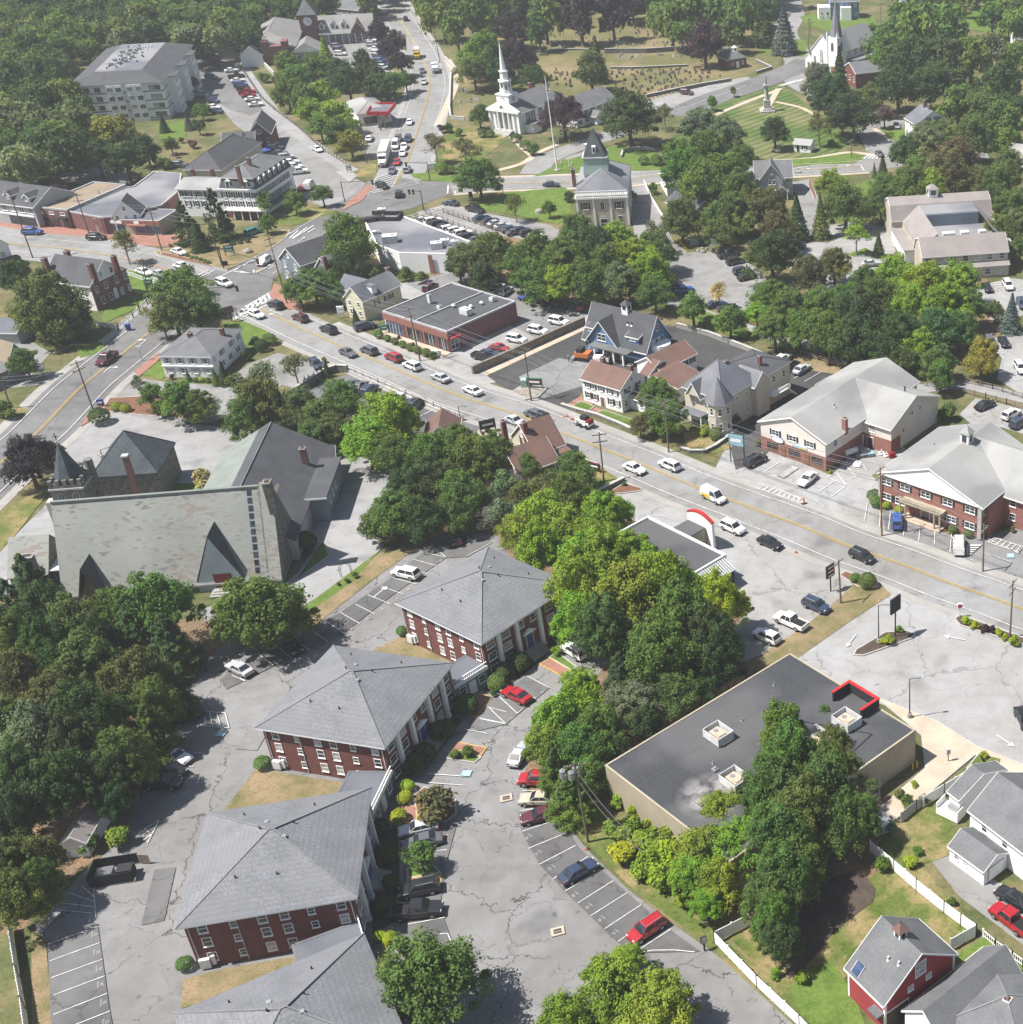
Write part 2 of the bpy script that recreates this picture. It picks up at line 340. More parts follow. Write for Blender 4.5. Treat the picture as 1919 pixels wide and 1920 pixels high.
def stalls(a0,a1,b0,b1,n,m='white_line',w=.11,ts=None):
    """n bay lines between the first line a0-b0 and the last a1-b1 (all picture points)"""
    a0,a1,b0,b1=[Vector(G(*c)) for c in (a0,a1,b0,b1)]
    for i in range(n):
        t=i/(n-1) if n>1 else 0
        mk(MW if m=='white_line' else MWO,m,[a0.lerp(a1,t),b0.lerp(b1,t)],w,ZM)
def lines(t,s,**k):
    for seg in s.split('|'): white(pts(t,seg),**k)
def hatch(P,n,w=.25,bd=True,m='white_line'):
    """striped area between side a (P0-P1) and side b (P3-P2)"""
    q=[Vector(G(*c)) for c in P]; mb=MW
    if bd: mk(mb,m,q+[q[0]],.14,ZM)
    for i in range(n):
        t=(i+.5)/n; mk(mb,m,[q[0].lerp(q[1],t),q[3].lerp(q[2],min(1,t+.0))],w,ZM-.001)
# ---- wooded floor and large grounds
sheet('cemetery_lawn','cemetery_grass',[(850,215),(835,130),(850,80),(1000,55),(1180,30),(1300,40),(1420,70),(1490,75),(1480,105),(1400,140),(1330,155),(1200,190),(1150,180),(1060,215),(920,240),(870,225)])
sheet('wood_floor','soil',[(-60,1090),(120,1120),(250,1150),(385,1165),(430,1195),(370,1260),(330,1370),(300,1440),(230,1570),(110,1660),(40,1745),(-60,1760)])
sheet('wood_floor','soil',[(680,1010),(745,900),(900,880),(1120,930),(1190,960),(1330,1080),(1400,1170),(1440,1230),(1360,1320),(1230,1380),(1130,1430),(1150,1540),(1270,1600),(1310,1720),(1190,1590),(1130,1560),(1055,1525),(1000,1500),(985,1440),(1010,1390),(1040,1330),(1120,1270),(1130,1190),(1060,1090),(960,1050),(935,1005),(862,990),(790,1030)])
sheet('wood_floor','soil',[(1400,600),(1450,520),(1600,560),(1680,500),(1850,520),(1880,620),(1850,660),(1750,700),(1600,660),(1500,640)])
sheet('wood_floor','soil',[(840,450),(1000,430),(1180,440),(1270,480),(1290,560),(1100,580),(1000,555),(850,520)])
sheet('wood_floor','soil',[(1310,1560),(1450,1500),(1690,1490),(1700,1540),(1640,1640),(1560,1720),(1480,1800),(1430,1770),(1320,1720)])
sheet('common_lawn','common_grass',[(1290,215),(1360,185),(1440,160),(1470,160),(1520,200),(1560,220),(1590,270),(1560,292),(1420,300),(1340,262),(1260,285),(1230,270),(1300,240)])
# ---- paved lots
sheet('parking_lot','lot_condo',[(862,990),(935,1005),(960,1050),(1070,1090),(1100,1130),(1130,1190),(1150,1225),(1100,1290),(1040,1330),(1010,1390),(985,1440),(990,1500),(1005,1520),(1060,1540),(1100,1590),(1180,1668),(1265,1733),(1345,1790),(1500,1930),(1500,2050),(80,2050),(97,1900),(88,1765),(60,1740),(150,1640),(240,1560),(250,1500),(300,1430),(330,1360),(370,1250),(440,1190),(580,1172),(640,1132),(760,1040),(800,1015)])
sheet('church_car_park','lot_church',[(185,765),(230,775),(310,788),(430,800),(490,812),(500,850),(450,900),(420,935),(300,960),(30,1110),(-60,1150),(-60,1075),(20,1010),(90,940),(120,905),(110,830),(150,795)])
sheet('church_drive','lot_church',[(620,850),(665,850),(735,880),(760,930),(745,985),(712,1030),(640,1090),(560,1140),(535,1155),(450,1150),(385,1165),(375,1140),(420,1130),(520,1105),(560,1070),(590,1030),(570,950)])
sheet('restaurant_lot','lot_pale',[(1140,930),(1190,905),(1290,935),(1419,1005),(1560,1060),(1620,1080),(1580,1115),(1520,1165),(1430,1225),(1390,1240),(1370,1180),(1400,1150),(1330,1060),(1190,975)])
sheet('drugstore_lot','lot_pale',[(1478,1240),(1500,1215),(1600,1150),(1650,1118),(1675,1090),(1800,1120),(1919,1160),(2080,1215),(2080,1500),(1919,1440),(1830,1400),(1728,1345),(1600,1300)])
sheet('shop_forecourt','lot_pale',[(1360,840),(1420,800),(1440,840),(1560,890),(1640,800),(1700,840),(1650,890),(1655,960),(1790,1010),(1860,1025),(1900,990),(2050,1030),(2050,1140),(1919,1100),(1700,1035),(1500,965),(1330,900)])
sheet('bank_car_park','patch_old',[(1655,945),(1660,990),(1640,1005),(1640,1020),(1800,1062),(1919,1098),(2060,1140),(2060,1010),(1919,985),(1860,1000),(1790,1005)])
sheet('back_car_park','lot_pale',[(1800,775),(1830,745),(1919,765),(2040,790),(2040,850),(1919,812),(1880,800),(1830,800)])
sheet('new_asphalt_lot','lot_new',[(908,706),(1088,622),(1130,600),(1290,612),(1420,655),(1570,700),(1540,735),(1470,770),(1400,800),(1350,830),(1320,800),(1300,720),(1130,690),(1090,735),(1075,765),(1060,775),(1020,762)])
sheet('sidewalk','concrete_tan',[(887,701),(1097,607),(1103,614),(905,706)])
sheet('old_asphalt_patch','patch_old',[(973,705),(1048,670),(1105,680),(1100,720),(1020,745),(990,735)])
sheet('new_asphalt_drive','lot_new',[(1370,838),(1400,800),(1440,775),(1480,790),(1455,830),(1430,860),(1380,880)],)
sheet('plaza_lot','lot_pale',[(700,600),(640,570),(700,540),(790,520),(860,518),(1010,540),(1115,570),(1115,600),(905,697),(930,715),(905,720),(800,690),(840,650),(960,600),(900,560)])
sheet('plaza_back_lot','patch_old',[(760,530),(860,505),(1000,545),(1105,575),(1090,605),(1020,640),(940,600),(820,560)])
sheet('town_hall_lot','road_pale',[(780,397),(845,378),(880,392),(960,408),(1030,420),(1065,440),(1060,460),(1000,450),(940,440),(890,445),(850,425)])
sheet('back_lane','road_pale',[(1176,345),(1210,343),(1246,415),(1262,450),(1290,472),(1360,470),(1410,495),(1460,540),(1430,585),(1350,580),(1290,565),(1262,520),(1225,470),(1190,440)])
sheet('clinic_lot','road_pale',[(205,745),(260,708),(310,715),(400,720),(440,700),(470,680),(520,660),(600,680),(650,690),(560,730),(530,720),(470,755),(400,790),(330,795),(230,775)])
sheet('sunken_car_park','stall_asphalt',[(540,745),(650,700),(720,720),(800,755),(890,795),(930,815),(900,840),(800,830),(700,790),(600,770)])
sheet('office_lot','lot_pale',[(1485,450),(1530,425),(1600,415),(1672,425),(1680,470),(1660,490),(1600,545),(1570,560),(1530,530),(1480,500)])
sheet('office_drive','road_pale',[(1483,340),(1519,335),(1535,370),(1530,440),(1490,430),(1500,380)])
sheet('office_lot','lot_pale',[(1830,535),(1900,520),(2040,540),(2040,620),(1919,590),(1860,600),(1840,570)])
sheet('office_lot','lot_pale',[(1850,640),(1900,620),(2040,640),(2040,760),(1919,740),(1870,710),(1880,670)])
sheet('trail_car_park','road_pale',[(350,108),(420,92),(455,145),(495,205),(535,240),(620,302),(650,325),(690,345),(690,375),(640,400),(570,372),(545,330),(480,262),(440,232),(400,185),(372,165)])
sheet('new_asphalt_lot','road',[(352,110),(405,98),(440,140),(470,175),(498,205),(470,215),(430,205),(395,180),(372,150)])
sheet('school_lot','road_pale',[(600,75),(700,70),(712,90),(740,135),(690,130),(640,120),(610,105)])
sheet('gas_station_lot','road_pale',[(660,225),(700,195),(770,178),(775,210),(765,245),(748,275),(720,290),(690,300),(672,262)])
sheet('cemetery_car_park','lot_pale',[(1205,190),(1250,178),(1400,142),(1419,150),(1390,165),(1262,203),(1240,210)])
sheet('house_drive','road_pale',[(1745,1610),(1790,1600),(1850,1640),(1919,1680),(2080,1790),(2080,1850),(1919,1770),(1800,1680)])
sheet('left_lot','road_pale',[(-80,620),(0,600),(60,640),(95,660),(60,700),(150,690),(80,720),(30,725),(-80,740)])
sheet('rectory_drive','road_pale',[(1640,240),(1680,212),(1700,228),(1690,245),(1660,243)])
sheet('shed_lane','road_pale',[(100,330),(180,305),(260,330),(240,345),(150,345)])
# ---- roads
R_MAIN=[(404,541),(450,560),(490,579),(580,622),(666,659),(757,698),(856,740),(973,778),(1082,822),(1213,874),(1306,913),(1419,955),(1510,989),(1588,1022),(1687,1056),(1771,1089),(1862,1121),(1960,1157),(2100,1207)]
road('sidewalk','concrete',R_MAIN[3:],7.3,7.3)
road('main_road','road_pale',R_MAIN,5.6,5.9)
yellow(R_MAIN[2:]); edge(R_MAIN[2:12],4.3,4.5); edge(R_MAIN[11:],4.5,4.7)
R_SW=[(-120,980),(0,868),(69,811),(146,731),(195,690),(240,654),(292,613),(330,580),(370,555)]
road('sidewalk','concrete',R_SW,8.6,8.6)
road('side_road','road',R_SW,6.6,6.8); yellow(R_SW[:7]); edge(R_SW[:7],5.2,5.4)
R_NW=[(-150,425),(-60,442),(21,456),(117,465),(195,477),(287,497),(360,525),(420,545)]
road('sidewalk','brick_paving',[(-150,400),(-60,415),(21,428),(117,434),(195,441),(287,448),(335,450)],4.2,4.2)
road('high_street','road_pale',R_NW,8.6,8.8); yellow(R_NW[:7]); edge(R_NW[:7],4.6,4.6)
R_C=[(420,548),(477,511),(520,482),(580,440),(640,402),(700,370),(740,352)]
road('link_road','road',R_C,6.8,6.2); yellow(R_C[1:3]); edge(R_C[1:5],5.3,4.6)
R_N=[(730,365),(741,346),(762,305),(784,242),(802,182),(805,146),(789,99),(757,47),(731,0),(705,-40)]
road('sidewalk','concrete',R_N[2:],8.2,8.0)
road('north_road','road_pale',R_N,7.0,6.6); yellow(R_N[1:]); edge(R_N[3:],5.6,5.2)
R_E=[(700,362),(770,352),(850,350),(931,344),(1067,339),(1174,334),(1239,329),(1330,330),(1400,325),(1487,318),(1560,314),(1622,310),(1665,302),(1740,290),(1850,285)]
road('sidewalk','concrete_tan',R_E[2:12],7.2,7.2)
road('east_road','road_pale',R_E,5.9,5.9); yellow(R_E[2:12]); edge(R_E[3:12],4.9,4.9)
R_NE=[(1668,300),(1655,272),(1640,245),(1610,208),(1570,185),(1520,165),(1500,150),(1487,132),(1500,118),(1490,95),(1470,60),(1485,30),(1480,0)]
road('common_road','road_pale',R_NE,5.5,5.5)
R_CE=[(1270,215),(1330,186),(1400,163),(1440,148),(1490,128),(1520,112)]
road('cemetery_road','road',R_CE,6.0,6.0); white([(1270,206),(1400,160)],.15)
road('common_lane','road_pale',[(1000,325),(1020,300),(1060,282),(1100,268),(1150,250),(1180,240)],4,4)
road('new_asphalt_lot','road_pale',[(1075,300),(1100,290),(1160,280)],3.5,3.5)
sheet('crossroads','road',[(300,575),(345,530),(400,505),(425,508),(470,487),(520,470),(540,490),(512,520),(508,545),(475,575),(440,595),(410,580),(380,570),(340,600)])
sheet('crossroads','road',[(610,420),(660,375),(690,338),(725,325),(770,335),(790,340),(840,335),(850,362),(810,375),(770,390),(700,402),(640,415)])
# rail trail and paths
road('path','lot_church',[(415,85),(432,98),(455,128),(492,182),(523,221),(575,262),(632,303),(668,325)],2.2,2.2)
road('path','lot_church',[(1470,628),(1560,668),(1700,725),(1800,720),(1919,745),(2050,775)],2.0,2.0)
road('path','lot_church',[(1250,560),(1330,590),(1419,620),(1480,640)],1.8,1.8)
road('path','lot_church',[(845,385),(900,405),(960,435),(1010,450)],1.6,1.6)
road('path','concrete_tan',[(835,270),(870,262),(915,262),(950,252)],1.,1.)
road('path','concrete_tan',[(960,255),(985,280),(1000,292)],1.,1.)
road('path','concrete_tan',[(935,318),(980,305),(1010,285),(1045,270)],1.,1.)
road('path','concrete_tan',[(820,235),(850,170),(855,140),(840,110)],1.2,1.2)
road('path','concrete_tan',[(1340,215),(1400,190),(1440,175),(1465,165)],1.,1.)
road('path','concrete_tan',[(1440,200),(1460,165)],1.,1.)
road('path','concrete_tan',[(1455,190),(1500,200),(1530,215)],.8,.8)
road('path','concrete_tan',[(1450,300),(1520,296),(1590,285),(1640,290)],1.,1.)
road('path','concrete_tan',[(1640,240),(1672,262)],.8,.8)
road('path','brick_paving',[(1812,45),(1814,15),(1818,-5)],1.1,1.1)
# ---- greens and beds
def grassy(m,*Ps):
    for P in Ps: sheet('lawn',m,P)
grassy('lawn_dry',[(560,1150),(640,1092),(712,1035),(790,1020),(800,1018),(760,1042),(700,1085),(640,1132),(580,1180)],
 [(700,1218),(760,1188),(850,1240),(840,1250),(760,1235)],[(418,1520),(480,1440),(665,1470),(650,1490),(530,1505),(430,1525)],[(338,1890),(343,1835),(400,1820),(590,1785),(620,1800),(560,1815),(420,1870)],
 [(58,1750),(85,1762),(97,1900),(90,2050),(60,2050)],
 [(1400,1262),(1430,1225),(1520,1165),(1575,1120),(1615,1080),(1650,1092),(1672,1114),(1600,1160),(1500,1230),(1480,1242)],
 [(1560,890),(1600,880),(1650,885),(1640,900)] if 0 else [(1478,655),(1520,655),(1600,690),(1580,703),(1500,690)])
grassy('lawn_mixed',[(1062,1532),(1100,1580),(1180,1660),(1265,1725),(1345,1780),(1500,1920),(1560,2050),(1680,2050),(1500,1880),(1340,1745),(1300,1720),(1190,1570),(1140,1540),(1120,1500)],
 [(1350,1738),(1520,1720),(1700,1600),(1790,1690),(1838,1748),(1780,1780),(1700,1750),(1560,1850),(1600,1960),(1500,1890)],
 [(1640,1590),(1700,1520),(1760,1480),(1790,1560),(1790,1600),(1730,1620),(1790,1700),(1840,1745),(1830,1750)],
 [(-40,1010),(0,960),(60,925),(85,930),(30,1000),(-40,1075)],[(950,640),(950,641),(951,640)] if 0 else [(1280,812),(1320,800),(1370,840),(1340,850),(1290,840)],
 [(1050,845),(1085,845),(1165,900),(1140,910),(1120,920)],[(640,330),(690,310),(705,295),(706,330),(690,332)],
 [(415,445),(480,445),(500,455),(420,510),(380,490),(390,455)] if 0 else [(845,240),(930,240),(950,262),(900,300),(830,305),(815,285)],
 [(480,385),(560,385),(640,395),(560,420),(490,425)],[(-60,445),(-60,446),(-59,445)] if 0 else [(-40,760),(10,750),(55,768),(45,778),(-40,790)])
grassy('lawn_green',[(395,1140),(410,1110),(500,1100),(500,1112),(400,1145)],[(560,1085),(605,1015),(615,1040),(560,1080)],[(700,1040),(712,1032),(660,1090),(560,1160),(545,1165),(560,1145)],
 [(310,940),(330,905),(420,905),(410,935),(330,945)],[(885,390),(950,360),(1060,350),(1070,360),(1072,405),(1045,420),(960,400)],[(1000,330),(1060,300),(1160,270),(1230,280),(1240,318),(1180,320),(1100,322),(1040,325)],
 [(240,505),(285,515),(290,545),(260,575),(185,610),(200,570)],[(412,604),(460,602),(505,622),(520,635),(480,655),(450,640)],[(268,690),(300,675),(320,700),(300,712),(265,700)],
 [(1540,385),(1560,360),(1650,330),(1680,335),(1700,380),(1640,400),(1580,420)],[(1590,300),(1630,292),(1600,305),(1560,308)],[(1450,300),(1530,295),(1600,285),(1630,292),(1560,308),(1470,312)],
 [(1500,30),(1560,20),(1640,30),(1650,60),(1560,60),(1510,45)],[(1650,240),(1700,240),(1690,262),(1670,262)],[(1785,20),(1919,20),(1919,70),(1790,50)],[(1430,80),(1470,70),(1515,75),(1510,105),(1430,100)],
 [(1330,585),(1400,610),(1420,640),(1360,625),(1300,600)],[(1275,560),(1340,590),(1330,605),(1270,590)],
 [(1790,1790),(1850,1755),(1940,1830),(2000,1900),(1919,1900),(1830,1850)],[(1480,1850),(1560,1800),(1600,1860),(1640,1960),(1540,1980)],
 [(295,235),(345,225),(350,260),(300,260)],[(100,605),(0,640),(60,650)] if 0 else [(140,650),(190,640),(200,655),(150,670)],[(770,325),(850,320),(900,330),(860,342),(800,338),(775,332)],[(550,560),(551,560),(550,561)] if 0 else [(1635,890),(1660,880),(1650,905)])
island('traffic_island','lawn_dry',[(288,472),(330,460),(400,450),(465,443),(530,430),(545,430),(535,447),(500,472),(425,505),(360,492),(300,480)],h=.03)
island('planting_bed','mulch',[(303,472),(335,478),(395,495),(400,500),(340,488),(300,478)],h=.06)
sheet('sidewalk','brick_paving',[(505,553),(515,530),(545,545),(570,580),(540,580),(515,570)],.012)
sheet('sidewalk','brick_paving',[(165,775),(185,760),(215,748),(208,765),(185,780),(150,800)],.012)
sheet('sidewalk','brick_paving',[(250,697),(298,660),(305,668),(262,705)],.012)
sheet('sidewalk','brick_paving',[(655,375),(690,345),(700,350),(680,375),(640,395)],.012)
sheet('sidewalk','concrete',[(630,322),(655,315),(670,330),(655,342)],.012)
island('planting_bed','mulch',[(1138,925),(1170,905),(1205,915),(1203,920),(1165,925)],h=.03)
island('planting_bed','mulch',[(1574,1078),(1585,1070),(1645,1090),(1650,1100),(1610,1100)],h=.03)
island('planting_bed','mulch_dark',[(1600,1228),(1605,1218),(1660,1185),(1700,1182),(1718,1188),(1710,1197),(1620,1229)],h=.05)
island('planting_bed','mulch_dark',[(1790,1160),(1800,1152),(1919,1195),(2080,1250),(2080,1262),(1919,1208),(1800,1172)],h=.05)
island('planting_bed','rock',[(895,810),(905,802),(930,800),(945,808),(935,820),(905,820)],h=.12,kerb='concrete_tan')
island('planting_bed','rock',[(960,735),(975,725),(1010,720),(1025,730),(1010,745),(985,750)],h=.15)
island('planting_bed','mulch',[(385,750),(330,740),(205,745),(190,770),(210,772),(310,782),(380,787)] ,h=.02)
island('planting_bed','mulch',[(1518,335),(1530,360),(1533,372),(1527,372),(1515,345)],h=.02)
island('planting_bed','lawn_green',[(1590,475),(1625,463),(1640,475),(1595,482)],h=.02)
for P in ([(1073,760),(1090,745),(1115,755),(1100,770)],): sheet('sidewalk','brick_paving',P,.01)
island('front_lawn','lawn_green',[(1072,762),(1090,751),(1116,762),(1101,773)],h=.06)
island('front_lawn','lawn_green',[(1115,776),(1130,768),(1200,790),(1190,806)],h=.06)
sheet('sidewalk','brick_paving',[(1101,774),(1117,763),(1130,768),(1115,778)],.01)
sheet('sidewalk','brick_paving',[(1060,760),(1090,742),(1094,750),(1070,763)],.014)
# condo walks, beds
def pads():
    for P in (pts('32','425,940 505,895 660,990 600,1030'),pts('31','1510,1570 1570,1500 1780,1540 1730,1610 1660,1560'),pts('41','1205,795 1450,755 1450,830 1205,840'),pts('31','1710,1170 1750,1150 1815,1185 1690,1330 1650,1300'),pts('41','1140,270 1270,270 1275,390 1200,400 1180,330'),pts('41','1040,1250 1090,1290 1060,1420 1000,1440')):
        q=[( a,b) for a,b in P]; island('brick_walk','brick_paving',q,kerb='yellow_line',kw=.12,h=.015)
    for P in (pts('31','1250,1440 1560,1180 1700,1230 1560,1400 1440,1560 1200,1700 1150,1727 1100,1650'),pts('41','920,560 1130,400 1150,750 1120,1100 960,1200 930,1000'),pts('32','130,1050 480,720 560,800 420,930 250,1060 180,1110 40,1130 20,1120')): sheet('planting_bed','mulch_dark',P)
    island('lawn_strip','lawn_green',pts('32','490,890 560,850 700,960 660,985'),h=.01); island('lawn_strip','lawn_green',pts('31','1480,1620 1520,1560 1660,1565 1740,1610 1690,1650'),h=.01)
    island('lawn_strip','lawn_green',pts('41','1200,720 1400,700 1450,750 1205,795'),h=.01); island('planting_bed','mulch',pts('41','1240,200 1330,130 1560,230 1560,330 1480,390 1280,360'),h=.01)
pads()
sheet('asphalt_patch','stall_asphalt',pts('40','1110,730 1265,712 1180,1095 1015,1130'))
sheet('asphalt_patch','patch_old',pts('30','1690,1550 1780,1400 1919,1440 1850,1560'))
# bays, east side of the condominium lot
def bay_asphalt(P): sheet('parking_bays','stall_asphalt',P)
bay_asphalt(pts('42','270,300 580,365 700,555 868,725 1060,895 1260,1070 1375,1165 1590,1320 1480,1320 1100,1330 990,1250 800,1070 615,890 430,695 300,455'))
bay_asphalt(pts('40','340,1250 705,1143 790,1750 870,2150 380,2200'))
bay_asphalt(pts('31','1490,30 1700,20 1820,60 1640,165 1480,175 1100,440 745,715 500,850 240,955 -100,1120 -150,1050 350,760 725,565 1130,290 1245,185'))
bay_asphalt(pts('32','340,1020 500,1110 190,1370 -20,1420 -180,1300 150,1170'))
bay_asphalt(pts('41','1130,430 1560,400 1480,700 1440,1000 1560,1350 1130,1320 1160,1000 1180,700'))
L42='580,365 308,455|628,465 352,578|692,557 430,693|775,640 525,800|868,730 615,887|960,812 705,973|1060,898 800,1063|1160,985 900,1157|1260,1070 997,1247|1375,1160 1105,1335 1250,1312 1400,1310 1545,1325|360,42 420,45|310,162 430,165|278,313 400,290'
lines('42',L42,w=.1)
lines('40','705,1143 345,1268|720,1257 357,1390|737,1377 370,1510|752,1497 385,1635|772,1622 385,1775|790,1750 400,1905|670,800 690,1070|590,850 675,925|500,900 680,962|440,970 685,1003|400,1020 660,1045|1145,375 1060,540|1145,375 1040,440|1125,420 1030,480|1100,470 1030,520',w=.1)
lines('31','1245,185 1418,233|1170,245 1350,290|1100,318 1268,365|1018,380 1175,438|920,442 1082,508|830,508 970,580|725,570 862,648|617,630 745,715|510,693 630,778|408,770 503,845|285,825 372,900|130,865 240,950|0,1040 40,1060|1380,90 1485,170 1330,140|1370,105 1340,135|1410,115 1375,150|1440,135 1410,160|1480,20 1520,80 1580,110 1730,30|1640,20 1650,80|1690,10 1700,50|1815,65 1635,163|1730,1330 1919,1370|1790,1250 1919,1285|1620,1410 1780,1440|1350,1730 1650,1750',w=.1)
lines('30','1160,1030 1250,1060|0,0 1,0',w=.1); lines('30','1670,1020 1760,1062|1390,1575 1480,1585|1450,1280 1620,1290 1650,1400 1440,1385|1470,1290 1480,1380|1510,1290 1530,1385|1560,1290 1590,1390|1310,1670 1390,1680',w=.1)
lines('32','340,1027 500,1110|140,1175 270,1295 308,1262|60,1248 185,1370|250,1140 405,1187|0,1335 190,1372',w=.1)
lines('41','1350,105 1620,125|1370,600 1490,588|1430,965 1465,958|1210,1125 1475,1075|1150,1255 1200,1245|1440,1195 1495,1190 1520,1250|1430,495 1500,482',w=.1)
# drains
def drain(t,x,y):
    g=G(*p(t,x,y)); a=.35; mb=MB(); mb.box(-.75,-.62,-.1,.75,.62,.004,'concrete_tan'); mb.box(-.45,-.35,-.1,.45,.35,.009,'mulch_dark'); mb.box(-.4,-.05,.009,.4,.05,.014,'metal_grey')
    o=mb.build('drain_grate',None,(g[0],g[1],0),a); return tag(o,'square drain grate in a pale concrete frame','drain','drain grates in the car park',False)
drain('42',190,215); drain('42',560,1175)
# main road sides: bays
lines('23','170,828 65,893|250,860 150,925 195,945 300,875|470,935 400,985|280,970 330,945|560,965 455,1040|645,1000 540,1075|575,905 645,995 505,940 575,905|640,850 720,940|750,830 795,890|820,1125 800,1120 778,1255|893,1180 885,1295|965,1185 950,1315|1075,1225 1058,1360|1180,1270 1168,1400|1285,1310 1282,1422|1405,1340 1393,1480|1625,1425 1545,1495|0,990 60,985 320,1090 330,1130',w=.12)
hatch([p('23',0,1015),p('23',320,1125),p('23',325,1095),p('23',40,990)],9,.2)
hatch([p('23',150,925),p('23',195,945),p('23',300,875),p('23',250,860)],4,.16)
hatch([p('23',1520,1425),p('23',1515,1500),p('23',1545,1495),p('23',1625,1425)],5,.25)
hatch([p('23',1665,1405),p('23',1890,1480),p('23',1919,1440),p('23',1715,1375)],6,.14)
lines('33','1600,130 1835,205|1540,185 1620,225|1665,35 1885,143 1919,100',w=.1)
lines('33','1335,1385 1250,1590|1400,1410 1330,1640|1510,1465 1460,1650',w=.1,m='worn_line'); hatch([p('33',1250,1590),p('33',1335,1385),p('33',1400,1410),p('33',1320,1630)],7,.2,False)
island('sidewalk','concrete_tan',[(1642,1306),(1660,1312),(1728,1340),(1760,1352),(1832,1398),(1919,1432),(2080,1490),(2080,1530),(1919,1478),(1870,1470),(1830,1415),(1800,1440),(1740,1490),(1690,1530),(1640,1560),(1620,1540),(1700,1470),(1735,1440),(1728,1378)],h=.012)
island('lawn_strip','lawn_mixed',[(1812,1440),(1835,1412),(1880,1422),(1870,1470),(1919,1500),(2000,1560),(1919,1500),(1860,1450)][:5],h=.02)
# intersection markings
hatch([p('11',-60,1110),p('11',215,950),p('11',235,990),p('11',-40,1150)],9,.45)
hatch([p('11',915,240),p('11',985,120),p('11',1160,60),p('11',1100,190)],7,.3)
hatch([p('11',860,265),p('11',1255,150),p('11',1290,165),p('11',900,250)],1,.1)
hatch([p('11',1165,410),p('11',1300,385),p('11',1310,390),p('11',1200,425)],1,.1)
lines('11','0,800 98,818|98,818 100,790|1500,180 1495,240|1500,200 1620,200|1370,358 1500,320|1375,368 1510,328|380,565 530,470|490,520 540,490|270,520 300,500|320,560 365,520|360,560 420,505|380,560 480,485',w=.35)
lines('10','1680,800 1830,818|1420,830 1500,790|1420,850 1540,795|1840,810 1919,770|1600,830 1830,720|1635,1130 1919,970|1700,1130 1919,1020|1740,1135 1919,1045|1670,1120 1760,1060|1720,1120 1800,1040|1780,1100 1850,1010|1840,1070 1900,985',w=.3)
lines('12','1040,130 1300,95|1060,170 1180,165',w=.15); lines('03','250,1215 430,1185 750,1185 775,1225|180,620 340,570|170,610 300,570',w=.3)
hatch([p('03',760,1140),p('03',960,1140),p('03',970,1120),p('03',800,1115)],7,.5)
hatch([p('03',150,620),p('03',320,580),p('03',350,565),p('03',200,600)],7,.5)
# town hall bays, plaza bays, trail car park, cemetery car park
stalls(p('11',1290,390),p('11',1700,575),p('11',1330,440),p('11',1660,590),12)
stalls(p('11',1660,400),p('12',360,540),p('11',1720,380),p('12',420,520),11)
stalls((420,112),(505,205),(395,118),(478,212),13); stalls(p('02',1230,700),p('02',1400,655),p('02',1250,722),p('02',1420,672),7)
stalls(p('21',600,290),p('21',1000,480),p('21',730,325),p('21',1100,530),1); lines('21','600,290 720,325 760,310|1010,310 925,385|1090,330 1000,390|1180,380 1150,400|1310,430 1290,440|1385,455 1300,498|1455,478 1380,520|1515,505 1440,540|1560,565 1480,572',w=.12)
lines('23','255,165 200,205|330,200 270,225|465,180 345,250|535,207 418,275',w=.12)
stalls(p('13',1600,890),p('13',1919,960),p('13',1760,880),p('13',1990,920),6); stalls(p('13',1860,1450),p('13',1919,1640),p('13',1990,1450),p('13',2050,1640),4); stalls((1430,455),(1500,520),(1440,450),(1520,515),1)
# turn arrows and stop bars
def arrow(x,y,dx,dy,turn=0,L=2.4):
    a=Vector(G(x,y)); d=(Vector(G(x+dx,y+dy))-a).normalized(); nn=Vector((-d.y,d.x)); b=a+d*L
    mk(MW,'white_line',[a,b],.16,ZM)
    if turn: c=b+nn*1.0*turn; mk(MW,'white_line',[b,c],.25,ZM+.001); t=c; e=nn*turn; f=d
    else: t=b; e=d; f=nn
    q=[t+f*.5,t-f*.5,t+e*.9]; MW.add([(v.x,v.y,ZM+.001) for v in q],[(0,1,2)] if (q[1]-q[0]).cross(q[2]-q[0])>0 else [(0,2,1)],'white_line')
for a in ((504,504,10,-7,1),(518,586,-10,-4,-1),(530,590,-10,-4,1),(263,646,9,-7,1),(195,698,9,-8,-1),(870,356,-10,1,1),(938,350,-10,1,0),(938,346,-10,1,0),(1605,1190,-3,4,0),(1870,1378,6,4,0),(1810,1200,-10,-2,0),(560,452,10,-7,0),(1500,318,10,-1,0),(1574,312,10,-1,0),(320,460,6,3,0),(700,1120,5,-4,0)): arrow(*a)
# handicap signs on the ground, painted
for t,x,y in (('30',1590,1440),('41',1630,40),('33',1830,160)):
    g=G(*p(t,x,y)); mb=MBL; mb.box(g[0]-.6,g[1]-.6,ZM-.006,g[0]+.6,g[1]+.6,ZM,'blue_line'); MW.box(g[0]-.12,g[1]-.4,ZM-.001,g[0]+.12,g[1]+.35,ZM+.004,'white_line'); MW.box(g[0]-.3,g[1]-.1,ZM-.001,g[0]+.35,g[1]+.08,ZM+.003,'white_line')
